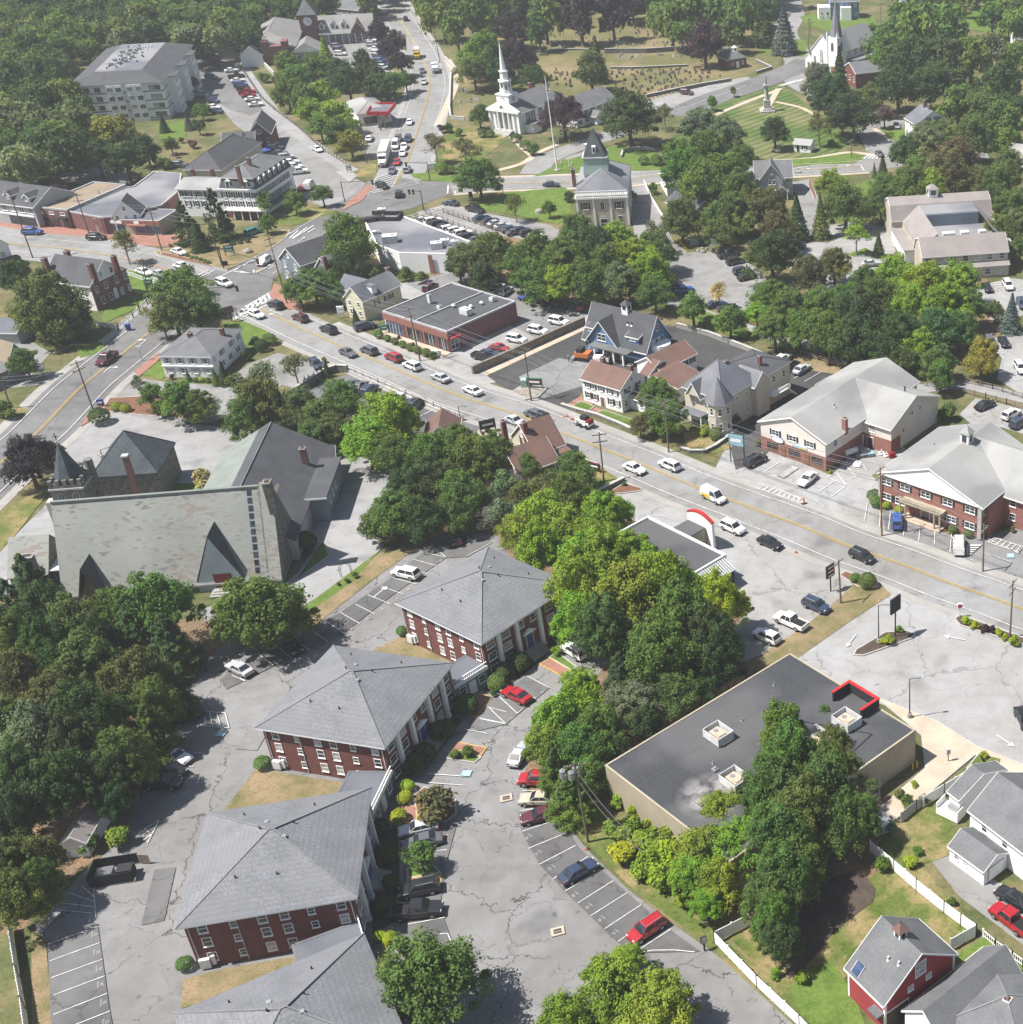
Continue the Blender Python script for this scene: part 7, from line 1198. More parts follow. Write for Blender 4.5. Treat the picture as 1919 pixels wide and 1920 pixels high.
trees('along the bed of the traffic island','low shrubs along the island bed','319,460,4,Ur 331,467,4,Sg 338,474,4,Sg 351,478,4,Sg 360,482,4,Sg 368,483,4,Sg 376,486,4,Sg 384,489,4,Sg 391,491,4,Sg 437,455,5,Sd 450,453,5,Sd 464,451,5,Sd')
trees('in the garden of the red barn','garden plants by the barn','1700,1502,14,Uo 1690,1490,12,Uo 1712,1615,14,Uy 1720,1595,10,Ug 1785,1690,10,Ug 1505,1835,14,Ul 1655,1620,18,Ug 1670,1550,14,Uw 1735,1500,12,Ub 1640,1500,16,Ww 1715,1470,8,Uy 1845,1415,8,Uy 1455,1825,12,Ul 1520,1700,10,Ub 1495,1745,9,Ug')
# the far wood at the upper left: individual trees on a jittered grid
def mass_material():
    m,n,b=newmat('leaf_mass'); at=n.nodes.new('ShaderNodeAttribute'); at.attribute_name='tint'; v=mapping(n); col=at.outputs['Color']
    col=mixc(n,noise(n,v,.35,4,.6,.38,.62),mixc(n,1.,col,(.75,.82,.85),'MULTIPLY'),mixc(n,1.,col,(1.3,1.22,.95),'MULTIPLY')); n.links.new(col,b.inputs['Base Color']); b.inputs['Roughness'].default_value=.75; b.inputs['Specular IOR Level'].default_value=.2
    tr=n.nodes.new('ShaderNodeBsdfTranslucent'); n.links.new(mixc(n,1.,col,(1.15,1.3,.55),'MULTIPLY'),tr.inputs[0]); mx=n.nodes.new('ShaderNodeMixShader'); mx.inputs[0].default_value=.35; n.links.new(b.outputs[0],mx.inputs[1]); n.links.new(tr.outputs[0],mx.inputs[2]); n.links.new(mx.outputs[0],n.nodes['Material Output'].inputs[0])
mass_material()
def wood(poly,step,where,group,kinds,rr=(4.6,6.4)):
    """a far wood that reads as one mass: one object"""
    def inside(x,y):
        c=False; n=len(poly)
        for i in range(n):
            (a,b),(d,e)=poly[i],poly[(i+1)%n]
            if (b>y)!=(e>y) and x<(d-a)*(y-b)/(e-b)+a: c=not c
        return c
    q=[G(a,b,9) for a,b in poly]; X0,X1=min(v[0] for v in q),max(v[0] for v in q); Y0,Y1=min(v[1] for v in q),max(v[1] for v in q)
    k=0; yy=Y0; VS=[];CS=[]
    pr=[]
    for me in KP['F']: a=np.empty(len(me.vertices)*3,'f'); me.vertices.foreach_get('co',a); pr.append(a.reshape(-1,3))
    while yy<Y1:
        xx=X0+(k%2)*step/2; k+=1
        while xx<X1:
            gx,gy=xx+random.uniform(-.3,.3)*step,yy+random.uniform(-.3,.3)*step; c=RM.T@np.array([gx,gy,9-CH]); u,v=c[0]/c[2]*FP+PX,c[1]/c[2]*FP+PY
            if inside(u,v):
                R=random.uniform(*rr); h=R*random.uniform(1.4,1.9); a=random.uniform(0,6.28); P=random.choice(pr); Q=np.stack([(P[:,0]*math.cos(a)-P[:,1]*math.sin(a))*R+gx,(P[:,0]*math.sin(a)+P[:,1]*math.cos(a))*R+gy,P[:,2]*R*1.3+h],1); VS.append(Q)
                t=np.array(COLR[random.choice(kinds)])*random.uniform(.85,1.2); CS.append(np.tile([*t,1],(len(P),1)))
            xx+=step
        yy+=step*.9
    V=np.concatenate(VS); Cc=np.concatenate(CS); n=len(V)//4; me=bpy.data.meshes.new('woodland'); me.vertices.add(len(V)); me.vertices.foreach_set('co',V.ravel().astype('f')); me.loops.add(4*n); me.loops.foreach_set('vertex_index',np.arange(4*n,dtype='i')); me.polygons.add(n)
    me.polygons.foreach_set('loop_start',np.arange(0,4*n,4,dtype='i')); me.polygons.foreach_set('loop_total',np.full(n,4,'i')); me.materials.append(MATS['leaf_mass']); at=me.attributes.new('tint','FLOAT_COLOR','POINT'); at.data.foreach_set('color',Cc.ravel().astype('f')); me.update(calc_edges=True)
    o=put('woodland',me); tag(o,where,'wood',group); o['kind']='stuff'
wood([(-40,-60),(740,-60),(690,10),(640,-4),(560,18),(490,30),(478,60),(455,82),(350,92),(300,72),(180,80),(125,150),(150,240),(150,300),(60,325),(-40,330)],10.5,'dense mixed green wood around and behind the apartment building','woods','dgdowgdd')
wood([(780,-60),(1440,-60),(1480,-20),(1440,-5),(1200,2),(1000,-5),(790,-5)],11,'dark trees at the top edge beyond the cemetery','woods','ggdp')
wood([(1660,-60),(2000,-60),(2000,110),(1900,60),(1870,0),(1660,0)],12,'green wood at the upper right edge behind the hill houses','woods','ggdo')
# things outside the left, right and lower edges that would shade or close the view are left as open ground
# ================= VEHICLES =================
def copy_tree(o,parent=None):
    c=o.copy(); COL.objects.link(c); c.parent=parent
    for ch in list(o.children): copy_tree(ch,c)
    return c
def carproto(kind):
    S={'sedan':dict(L=2.4,w=.91,belt=.93,roof=1.44,st=[(-2.4,.55),(-2.3,.86),(-1.75,.97),(-.9,.97),(.75,.95),(1.5,.88),(2.2,.74),(2.4,.5)],cab=(-1.75,.95,-1.0,.25)),
       'suv':dict(L=2.38,w=.95,belt=1.05,roof=1.68,st=[(-2.38,.6),(-2.32,1.0),(-2.0,1.08),(-.9,1.07),(.9,1.05),(1.5,1.0),(2.2,.88),(2.38,.55)],cab=(-2.28,1.15,-1.9,.45)),
       'pickup':dict(L=2.85,w=.98,belt=1.12,roof=1.85,st=[(-2.85,.6),(-2.82,.85),(-2.5,.86),(-.75,.86),(-.7,1.12),(1.5,1.1),(2.65,1.0),(2.85,.6)],cab=(-.75,1.45,-.55,.85)),
       'van':dict(L=2.7,w=1.0,belt=1.25,roof=2.15,st=[(-2.7,.6),(-2.66,1.2),(-2.0,1.25),(-.9,1.25),(1.2,1.22),(1.7,1.1),(2.5,.9),(2.7,.6)],cab=(-2.66,1.75,-2.5,.95))}[kind]
    w=S['w']; body=MB(); rings=[]
    for x,z in S['st']:
        k=1-.10*(abs(x)/S['L'])**4; ww=w*k; zb=.27+.1*(abs(x)/S['L'])**6
        rings.append([(x,-ww*.92,zb),(x,-ww,zb+.14),(x,-ww,z-.16),(x,-ww*.95,z-.04),(x,-ww*.8,z),(x,ww*.8,z),(x,ww*.95,z-.04),(x,ww,z-.16),(x,ww,zb+.14),(x,ww*.92,zb)])
    body.loft(rings,'car_paint'); b0,b1,r0,r1=S['cab']; zb,zr=S['belt']-.02,S['roof']; wb,wr=w*.90,w*.74
    body.add([(r0,-wr,zr-.05),(r1,-wr,zr-.05),(r1,wr,zr-.05),(r0,wr,zr-.05),(r0+.08,-wr*.9,zr+.03),(r1-.1,-wr*.9,zr+.02),(r1-.1,wr*.9,zr+.02),(r0+.08,wr*.9,zr+.03)],[(3,2,1,0),(4,5,6,7),(0,1,5,4),(1,2,6,5),(2,3,7,6),(3,0,4,7)],'car_paint')
    for sg in (-1,1):
        body.tube((b0+.05,sg*wb,zb),(r0+.05,sg*wr,zr-.03),.06,.06,'car_paint',5); body.tube((b1-.02,sg*wb,zb),(r1-.02,sg*wr,zr-.03),.05,.05,'car_paint',5)
        xm=(b0+b1)/2; body.tube((xm,sg*wb*1.0,zb),((r0+r1)/2,sg*wr,zr-.03),.045,.045,'car_paint',5)
        body.box(r1+.2 if kind!='pickup' else r1+.25,sg*w*1.0-.07+sg*.08,S['belt']-.02,r1+.42,sg*w*1.0+.07+sg*.08,S['belt']+.13,'car_paint')
    body.box(-S['L']*.98,-w*.86,.22,S['L']*.98,w*.86,.3,'rubber')
    if kind=='suv':
        for sg in (-1,1): body.box(r0+.2,sg*wr*.82-.03,zr+.03,r1-.2,sg*wr*.82+.03,zr+.09,'metal_grey')
    if kind=='pickup':
        body.box(-2.8,-w*.92,.84,-.78,-w*.80,1.12,'car_paint'); body.box(-2.8,w*.80,.84,-.78,w*.92,1.12,'car_paint'); body.box(-2.82,-w*.8,.84,-2.72,w*.8,1.12,'car_paint'); body.box(-2.72,-w*.8,.865,-.78,w*.8,.9,'rubber')
    if kind=='van':
        body.add([(b0+.04,-wb,zb),(-.1,-wb,zb),(-.1,wb,zb),(b0+.04,wb,zb),(r0,-wr,zr-.05),(-.1,-wr,zr-.05),(-.1,wr,zr-.05),(r0,wr,zr-.05)],[(0,1,5,4),(1,2,6,5),(2,3,7,6),(3,0,4,7)],'car_paint')
    root=bpy.data.objects.new('proto',None); COL.objects.link(root); body.build('body',root)
    core=MB(); e=.03; core.add([(b0+e,-wb+e,zb-.05),(b1-e,-wb+e,zb-.05),(b1-e,wb-e,zb-.05),(b0+e,wb-e,zb-.05),(r0+e,-wr+e,zr-.04),(r1-e,-wr+e,zr-.04),(r1-e,wr-e,zr-.04),(r0+e,wr-e,zr-.04)],[(0,1,5,4),(1,2,6,5),(2,3,7,6),(3,0,4,7),(4,5,6,7)],'rubber'); core.build('cabin',root)
    def q(n,vs): m=MB(); m.add(vs,[(0,1,2,3)],'glass_car'); m.build(n,root)
    q('windshield',[(b1,-wb+.06,zb),(b1,wb-.06,zb),(r1,wr-.06,zr-.05),(r1,-wr+.06,zr-.05)])
    if kind!='van': q('rear_window',[(b0,wb-.06,zb),(b0,-wb+.06,zb),(r0,-wr+.06,zr-.05),(r0,wr-.06,zr-.05)])
    x0,x1=(b0,r0) if kind!='van' else (-.1,-.1)
    for sg in (-1,1): q('side_window',[(x0+.07,sg*wb,zb),(b1-.08,sg*wb,zb),(r1-.04,sg*wr,zr-.06),(x1+.07,sg*wr,zr-.06)][::sg])
    wl=MB(); R=.33 if kind=='sedan' else .38
    wl.add([(R*math.cos(a),y,R*math.sin(a)) for y in (-.11,.11) for a in [math.pi*2*i/14 for i in range(14)]],[tuple(range(14)),tuple(range(27,13,-1))]+[(i,14+i,14+(i+1)%14,(i+1)%14) for i in range(14)],'rubber'); wl.add([(R*.62*math.cos(a),y,R*.62*math.sin(a)) for y in (-.125,.125) for a in [math.pi*2*i/10 for i in range(10)]],[tuple(range(10)),tuple(range(19,9,-1))],'metal_grey')
    wm=wl.mesh('wheel')
    for x in (-S['L']*.60,S['L']*.62):
        for sg in (-1,1): put('wheel',wm,root,(x,sg*(w-.08),R))
    for sg in (-1,1):
        h=MB(); h.box(-.06,-.17,-.07,.05,.17,.07,'lamp_glass'); h.build('headlight',root,(S['L']*.955,sg*w*.66,.70 if kind=='sedan' else .82)); h=MB(); h.box(-.05,-.16,-.08,.05,.16,.08,'tail_glass'); h.build('taillight',root,(-S['L']*.975,sg*w*.70,.76 if kind=='sedan' else .85))
    return root
CP={k:carproto(k) for k in ('sedan','suv','pickup','van')}; USED={}
CC={'w':((.78,.78,.77),'white'),'s':((.42,.44,.46),'silver'),'g':((.10,.105,.115),'dark grey'),'k':((.014,.015,.017),'black'),'b':((.03,.09,.32),'blue'),'n':((.03,.045,.085),'dark blue'),'r':((.33,.012,.018),'red'),'m':((.085,.018,.028),'maroon'),'t':((.42,.38,.30),'tan'),'e':((.04,.22,.24),'teal')}
KT={'s':('sedan','sedan','sedan'),'u':('suv','suv','sport utility car'),'p':('pickup','pickup_truck','pickup truck'),'v':('van','van','van')}
def car(x,y,dx,dy,k,c,where,group,sc=1.):
    t,nm,ln=KT[k]; g=G(x,y,.75); a=G(x+dx,y+dy,.75); rz=math.atan2(a[1]-g[1],a[0]-g[0]); col,cn=CC[c]
    if t not in USED: r=CP[t]; USED[t]=1
    else: r=copy_tree(CP[t])
    r.name=nm; r.location=(g[0],g[1],0); r.rotation_euler=(0,0,rz); r.scale=(sc,)*3
    for ch in r.children: ch.color=(*col,1)
    tag(r,f'{cn} {ln} {where}',{'sport utility car':'car','sedan':'car','van':'van','pickup truck':'pickup truck'}[ln],group); return r
def cars(where,group,s,d=None):
    for q in s.split():
        f=q.split(','); x,y=float(f[0]),float(f[1]); kc=f[-1]; dx,dy=(float(f[2]),float(f[3])) if len(f)==5 else d
        car(x,y,dx,dy,kc[0],kc[1],where,group,random.uniform(.97,1.03))
cars('on the main road far lane','vehicles on the main road','517,570,uk 563,594,um 616,616,uk 692,655,ug 738,668,ur 773,684,uw 826,706,ss 886,730,sw 1012,779,uk 1002,775,ug 1256,870,uw',(-9,-4))
cars('on the near lane of the main road','vehicles on the main road','480,587,sw 652,659,sg 966,787,ss 1190,876,sw 1374,987,uw 1617,1040,uk',(9,4))
cars('pulling into the restaurant entrance','vehicles on the main road','1444,1015,9,4,sk')
v=car(1338,929,9,4.5,'v','w','with yellow flank on the main road','vehicles on the main road',.95); m=MB(); m.box(-2.2,-1.02,.55,.2,-1.005,1.3,'yellow_paint'); m.box(-2.2,1.005,.55,.2,1.02,1.3,'yellow_paint'); m.build('flank_stripe',v)
cars('at the left crossroads','vehicles at the crossroads','420,529,9,3,uw 495,488,-10,7,uw 270,508,9,3,sw 342,497,9,2,sw 300,512,9,3,ss')
cars('on the high street','vehicles on the high street','60,433,10,0,ub 180,443,10,0,uk 474,433,8,-3,ue 376,452,10,0,sw 335,470,9,3,sw')
cars('on the shaded side road','vehicles on the side road','200,671,-8,6,pm')
cars('at the upper crossroads','vehicles at the upper crossroads','717,347,9,3,uk 748,362,1,-8,uk 845,379,-9,-1,sn')
cars('on the road north of the crossing','vehicles on the north road','763,316,3,-9,us 735,318,-2,9,sg 744,302,-3,9,sr 755,285,-3,9,sw 758,273,-3,9,sw 742,271,-3,9,vw 747,258,-3,9,ug 765,259,-3,9,un 768,227,-3,9,sw 795,152,-1,9,ss 792,131,1,9,sg 761,34,-3,-9,uk 692,258,4,-9,sw 714,25,9,0,sg')
cars('on the east road','vehicles on the east road','1034,344,10,0,sn 891,391,9,2,pk 1650,287,6,5,sg')
cars('by the rail trail','cars by the rail trail','595,278,8,4,sw')
cars('in the row beside the inn','cars parked beside the inn','515,276,un 524,285,sg 537,293,us 545,302,sw 552,311,uw 559,320,pw 506,268,ss',(9,-1))
cars('near the trees below the inn','cars parked beside the inn','580,347,5,-6,vw 567,350,5,-6,sr')
cars('below the trail fence','cars parked by the apartments','391,107,uk 401,113,ug 414,118,sr 425,125,uk 434,130,sw 443,141,pk 446,149,sw 451,158,ub 456,164,uk 463,171,pr 466,177,sr 473,184,sw 480,194,sw 384,101,sn 361,103,uk',(9,-1))
cars('near the apartment building','cars parked by the apartments','396,143,ue 380,176,us 393,182,un 399,187,sn 401,199,sw 405,206,sn',(9,1))
cars('left in the shopping centre lot','cars at the shopping centre','630,78,uk 632,85,ug 636,91,un 638,99,uw',(9,0))
cars('right in the shopping centre lot','cars at the shopping centre','695,74,uw 698,82,us 704,90,sw 707,98,uw 711,104,sn 713,112,ub 716,119,un 718,125,uw',(9,0))
cars('behind the shopping centre roof','cars at the shopping centre','611,20,9,0,sw 620,21,9,0,uw 640,19,9,0,us')
cars('behind the shops near the apartments','cars behind the shops','336,307,9,0,ug 109,353,9,-2,uk 18,234,9,0,sw')
cars('in the row beside the white market','cars beside the white market','793,411,ss 812,413,uw 823,418,uk 833,424,sk 843,428,uw 855,431,uw 868,436,uw 879,443,uk 893,448,sg 905,455,sw',(9,-2))
cars('in the row below the town hall lawn','cars at the town hall','903,407,sn 919,412,sn 931,417,ss 943,422,ss 957,428,sn 966,433,sg 979,431,un 991,435,uk 1007,443,uw',(9,-2))
cars('in the cemetery car park','cars by the cemetery','1288,172,9,1,um')
cars('behind the brick shops','cars by the brick shops','807,537,um 858,542,uw 931,541,pw 948,544,us 986,551,sb 1017,557,uk 1033,559,uk 1051,563,uk 1098,572,ur',(7,-5))
cars('right of the brick shops','cars by the brick shops','1048,601,uw 1009,618,uw 969,634,uw 937,650,sr 920,660,sn 908,667,pk',(10,2))
cars('by the yellow house','cars by the brick shops','684,610,8,-2,un')
cars('outside the white office house','cars at the office house','593,681,6,6,un')
cars('in the sunken car park','cars in the sunken car park','657,720,sn 674,722,sg 692,730,un 726,747,uw 767,757,uk 780,755,uk 740,745,sw',(7,-6))
cars('under the trees by the church hall','cars in the sunken car park','611,812,7,-2,sb')
cars('behind the cream turreted house','cars behind the turreted house','1483,684,uk 1504,690,ss 1468,670,sw',(8,-5))
cars('in the lane behind trees','cars in the back lane','1366,475,pk 1379,488,uk 1392,506,un 1283,541,sb 1267,537,un 1343,568,sn 1364,574,sn 1401,517,sk',(9,-2))
cars('in the office car park','cars in the office car park','1540,438,6,4,sw 1494,459,9,1,un 1504,477,9,0,sn 1519,490,9,1,ug 1634,492,10,-1,ss')
cars('in front of the gambrel office','cars in the office car park','1852,537,sk 1891,533,uw 1917,568,un',(4,6))
cars('in the lot below the gambrel office','cars in the office car park','1841,643,ug 1858,640,ug 1883,639,sk 1914,688,uw',(4,6))
cars('behind the brick office','cars behind the brick office','1848,757,9,-4,sk 1897,775,9,-5,uw 1912,791,9,-5,un')
cars('in front of the cream shops','cars at the shops','1417,861,8,-4,uk 1515,896,-7,6,sw')
cars('in front of the brick office','cars at the shops','1683,975,0,-6,ub'); cars('parked facing the brick office','cars at the shops','1799,1021,0,-6,vw')
cars('beside the dry grass strip','cars in the restaurant lot','1531,1133,9,4,un 1483,1163,-9,-4,pw 1437,1191,-9,-4,uw')
cars('at the right edge','cars in the restaurant lot','1921,1345,4,8,sk')
cars('left of the brick blocks','cars in the condominium car park','761,1073,-9,-2,uw 549,1208,5,7,uk 448,1251,-8,-4,ss 328,1415,9,3,sw 318,1440,9,3,sk 305,1466,9,0,uk')
cars('at the end of the lot behind the brick blocks','cars in the condominium car park','854,1007,-2,-8,sk')
cars('before the farther brick blocks','cars in the condominium car park','1077,1219,-8,-5,uw 968,1301,-8,-4,sr'); cars('driving through the condominium car park','cars in the condominium car park','974,1412,5,-8,ss')
cars('in the bays under the pines','cars in the condominium car park','1007,1459,-9,0,ur 1009,1496,-9,0,st 1013,1527,-9,2,sm 1110,1360,9,2,sw'); cars('alone in the right hand bays','cars in the condominium car park','1085,1632,9,-5,sn 1213,1740,-9,6,ur')
cars('before the shaded brick block','cars in the condominium car park','784,1551,-9,2,ss 791,1576,-9,2,sg 786,1665,-9,2,uk 781,1706,9,-1,pk')
cars('in the drive of the white house','cars at the white house','1901,1682,-8,-5,sk 1896,1722,-8,-6,pr')
cars('by the white rectory','cars by the rectory','1682,234,3,6,ss 1680,218,9,0,sk 1524,13,9,0,sk')
for k,r in CP.items():
    if k not in USED:
        for c in list(r.children): bpy.data.objects.remove(c)
        bpy.data.objects.remove(r)
def truck(name,lab,cat,x,y,dx,dy,fn,sc=1):
    g=G(x,y,1); a=G(x+dx,y+dy,1); e=empty(name,lab,cat,(g[0],g[1],0),math.atan2(a[1]-g[1],a[0]-g[0])); fn(e); e.scale=(sc,)*3; return e
def wheels(e,xs,w,R=.5):
    m=MB(); m.add([(R*math.cos(a),y,R*math.sin(a)) for y in (-.15,.15) for a in [math.pi*2*i/12 for i in range(12)]],[tuple(range(12)),tuple(range(23,11,-1))]+[(i,12+i,12+(i+1)%12,(i+1)%12) for i in range(12)],'rubber'); m.cyl(0,0,-.02,.02,.01,.01,'metal_grey',4); me=m.mesh('wheel')
    for x in xs:
        for s in (-1,1): put('wheel',me,e,(x,s*w,R))
def semi(e):
    m=MB(); m.box(-9.5,-1.28,1.1,3.2,1.28,4.0,'metal_white'); m.box(-9.4,-1.,.8,3.,1.,1.1,'trim_black'); m.build('trailer',e)
    m=MB(); m.box(3.6,-1.2,.8,5.6,1.2,3.3,'trim_white'); m.add([(5.6,-1.2,.8),(7.3,-.95,.8),(7.3,.95,.8),(5.6,1.2,.8),(5.6,-1.2,2.1),(7.3,-.85,1.7),(7.3,.85,1.7),(5.6,1.2,2.1)],[(0,1,5,4),(1,2,6,5),(2,3,7,6),(4,5,6,7)],'trim_white'); m.box(3.2,-.9,.7,3.6,.9,1.1,'trim_black'); m.build('cab',e)
    m=MB(); m.box(5.6,-1.,2.2,5.64,1.,3.,'glass_car'); m.build('windshield',e); m=MB(); m.box(7.3,-.5,.9,7.36,.5,1.6,'metal_grey'); m.build('grille',e); wheels(e,(-8.4,-7.2,3.4,4.6,6.6),1.1,.5)
truck('semi_truck','white articulated lorry with long trailer waiting at the upper crossing','truck',721,295,-3,9,semi,.95)
def boxt(e):
    m=MB(); m.box(-3.6,-1.15,1.,1.4,1.15,3.2,'metal_white'); m.build('cargo_box',e); m=MB(); m.box(-3.7,-1.18,.75,-1.,1.18,1.,'trim_black'); m.box(1.5,-1.05,.6,2.6,1.05,2.4,'yellow_paint'); m.box(2.6,-1.,.6,3.7,1.,1.5,'yellow_paint'); m.build('cab',e); m=MB(); m.box(2.6,-.9,1.6,2.64,.9,2.3,'glass_car'); m.build('windshield',e); wheels(e,(-2.4,2.9),1.,.45)
truck('box_truck','yellow nosed delivery truck with white box on the north road','truck',782,102,0,9,boxt)
def flatb(e):
    m=MB(); m.box(-3.8,-1.2,.9,1.4,1.2,1.15,'metal_grey'); m.box(-3.2,-1.,1.15,1.,1.,2.0,'metal_white'); m.build('bed',e); m=MB(); m.box(1.6,-1.1,.6,3.6,1.1,2.5,'trim_white'); m.build('cab',e); m=MB(); m.box(3.6,-.95,1.5,3.64,.95,2.3,'glass_car'); m.build('windshield',e); wheels(e,(-2.6,2.8),1.05,.45)
truck('dump_truck','white work truck heading up the north road','truck',816,128,-2,-9,flatb)
def skid(e):
    m=MB(); m.box(-1.4,-.75,.4,1.,.75,1.2,'trim_white'); m.box(-1.5,-.7,.9,-.6,.7,1.7,'door_red'); m.build('body',e); m=MB(); m.box(-.6,-.55,1.2,.8,.55,2.2,'trim_black'); m.build('cab',e); m=MB(); m.box(1.6,-.9,.1,2.2,.9,.6,'metal_grey'); m.box(-.8,-.85,1.3,1.8,-.72,1.5,'trim_white'); m.box(-.8,.72,1.3,1.8,.85,1.5,'trim_white'); m.box(1.6,-.85,.5,1.8,-.72,1.4,'trim_white'); m.box(1.6,.72,.5,1.8,.85,1.4,'trim_white'); m.build('bucket_arm',e); wheels(e,(-.9,.6),.85,.4)
truck('skid_loader','small white and red loader working beside the main road','loader',1098,790,-9,-3,skid)
def paver(e):
    m=MB(); m.box(-2.,-1.1,.5,1.2,1.1,1.6,'orange_paint'); m.box(-1.6,-1.,1.6,-.4,1.,2.4,'trim_black'); m.build('body',e); m=MB(); m.box(1.2,-1.4,.4,2.6,1.4,1.2,'trim_black'); m.build('hopper',e); m=MB(); m.box(-2.8,-1.6,.05,-2.,1.6,.5,'metal_grey'); m.build('screed',e); m=MB(); m.box(-1.8,-1.25,0,1.2,-.9,.6,'rubber'); m.box(-1.8,.9,0,1.2,1.25,.6,'rubber'); m.build('track',e)
truck('asphalt_paver','orange and black asphalt paver laying the new lot by the blue house','paver',1098,664,9,1,paver)
def aerial(e):
    m=MB(); m.box(-1.6,-.9,.5,1.6,.9,1.5,'trim_white'); m.build('body',e); m=MB(); m.box(.6,-.8,1.5,1.6,.8,2.2,'glass_car'); m.build('cab',e); wheels(e,(-1.,1.),.85,.4)
truck('utility_cart','small white work vehicle beside the porch of the blue house','work vehicle',1128,672,9,0,aerial)
# ================= STREET FURNITURE =================
def hgt(bx,tp):
    b=G(*bx); lo,hi=0,40
    for _ in range(40):
        k=(lo+hi)/2; c=RM.T@np.array([b[0],b[1],k-CH])
        if c[1]/c[2]*FP+PY>tp[1]: lo=k
        else: hi=k
    return b,lo
TOPS={}
def pole(key,t,bx,by,tx,ty,lab,kind='u',mat='wood_pole',arm=0,h=None):
    b,hh=hgt(p(t,bx,by),p(t,tx,ty)); h=h or hh; tt=G(*p(t,tx,ty),h); a=arm
    e=empty({'u':'utility_pole','l':'lamp_post','s':'light_pole'}[kind],lab,'lamp post' if kind=='l' else 'pole',(b[0],b[1],0),a); d=Vector((tt[0]-b[0],tt[1]-b[1],0)); 
    if d.length>1.2: d*=1.2/d.length
    ca,sa=math.cos(-a),math.sin(-a); dl=Vector((d.x*ca-d.y*sa,d.x*sa+d.y*ca,0)); m=MB(); m.tube((0,0,-.2),(dl.x,dl.y,h),.17 if kind=='u' else .1,.11 if kind=='u' else .06,mat,8); m.build('shaft',e)
    if kind=='u':
        for z in (h-.5,h-1.9) if h>9 else (h-.5,):
            m=MB(); m.box(-1.3,-.06,-.08,1.3,.06,.06,mat)
            for x in (-1.2,-.5,.5,1.2): m.cyl(x,0,.06,.28,.06,.05,'trim_grey',6)
            m.build('crossarm',e,(dl.x*z/h,dl.y*z/h,z))
    else:
        m=MB(); m.tube((dl.x,dl.y,h),(dl.x+1.1,dl.y,h+.15),.05,.04,mat,5); m.box(dl.x+.9,-.15+dl.y,h+.05,dl.x+1.6,.15+dl.y,h+.2,'metal_grey'); m.build('lamp_head',e); m=MB(); m.cyl(0,0,-.1,.7,.35,.32,'concrete',10); m.build('base',e)
    TOPS[key]=Vector((b[0]+d.x,b[1]+d.y,h)); return e
e=pole('c',"S",1103,1578,1077,1430,'tall weathered utility pole with three grey transformers beside the right hand bays',h=13,arm=.3)
for i,(x,y) in enumerate(((-.75,0),(.2,-.55),(.8,.15))): m=MB(); m.cyl(0,0,0,1.1,.36,.36,'metal_grey',12); m.cyl(0,0,1.1,1.35,.12,.08,'trim_grey',6); m.build('transformer',e,(x-.9,y+.3,10.6))
PL=[('m1','11',340,1030,205,550,'utility pole at the crossroads corner left of the blue-grey house'),('m2','11',455,1095,370,800,'utility pole right of the brick corner paving'),('m3','11',1297,1440,1215,1060,'utility pole in front of the brick shops'),('m4','22',370,385,320,20,'utility pole beside the rock bed of the new asphalt lot'),
('m5','22',1360,755,1330,390,'utility pole in front of the cream turreted house'),('m6','23',903,1355,890,865,'reddish utility pole in front of the brick office'),('m7','33',1630,268,1640,-40,'pale utility pole beside the white van'),('s1','22',893,963,858,615,'utility pole on the small lawn by the brown roofed house'),('s2','33',608,498,590,190,'slim dark pole at the end of the dry grass strip'),('s3','33',1825,745,1848,340,'grey pole in the planted bed by the main road'),
('h1','10',235,700,60,210,'utility pole on the high street nearest the left edge'),('h2','10',645,540,545,240,'utility pole in front of the flat roofed shops'),('h3','10',1165,650,1070,330,'utility pole at the left tip of the traffic island'),('h4','10',1600,760,1480,400,'pale utility pole at the right tip of the traffic island'),('h5','10',1070,975,1020,705,'utility pole by the brick gabled house lawn'),
('w1','20',665,440,545,100,'utility pole by the flower bed on the side road'),('w2','20',80,440,0,220,'utility pole at the left edge beside the side road'),('n1','01',1440,450,1395,190,'utility pole by the cemetery on the north road'),('n2','01',1075,150,1060,0,'utility pole at the top of the north road'),('n3','01',912,1170,885,960,'utility pole beside the fuel station'),
('e1','03',183,460,175,225,'utility pole below the dark pines on the hill road'),('e2','03',375,350,378,130,'left pole of the pair beside the hill road'),('e3','03',386,260,390,150,'right pole of the pair beside the hill road'),('e4','03',895,180,895,20,'utility pole above the gothic church roof'),('e5','03',683,1130,680,1000,'utility pole by the junction below the common'),('e6','03',1440,80,1437,0,'utility pole near the brick path at the top'),('e7','03',1908,180,1910,30,'utility pole at the upper right edge'),
('d1','10',560,2100,500,1690,'x')][:-1]
for k,t,bx,by,tx,ty,l in PL: pole(k,t,bx,by,tx,ty,l,arm=random.uniform(.9,1.3) if k[0]=='m' else random.uniform(0,1.5),mat='wood_pole' if k!='m6' else 'rust')
for k,t,bx,by,tx,ty,l in (('l1','33',1103,1325,1103,1050,'dark lamp post on the pale pavement by the black roofed store'),('l2','33',880,785,878,520,'dark lamp post on the small planted island'),('l3','20',740,805,722,745,'short lamp post beside the slate roof of the church'),('l4','21',1585,525,1572,430,'lamp post at the right end of the white parapet'),('l5','22',0,0,0,0,'')): 
    if l: pole(k,t,bx,by,tx,ty,l,'l','trim_black',arm=random.uniform(-.5,.8))
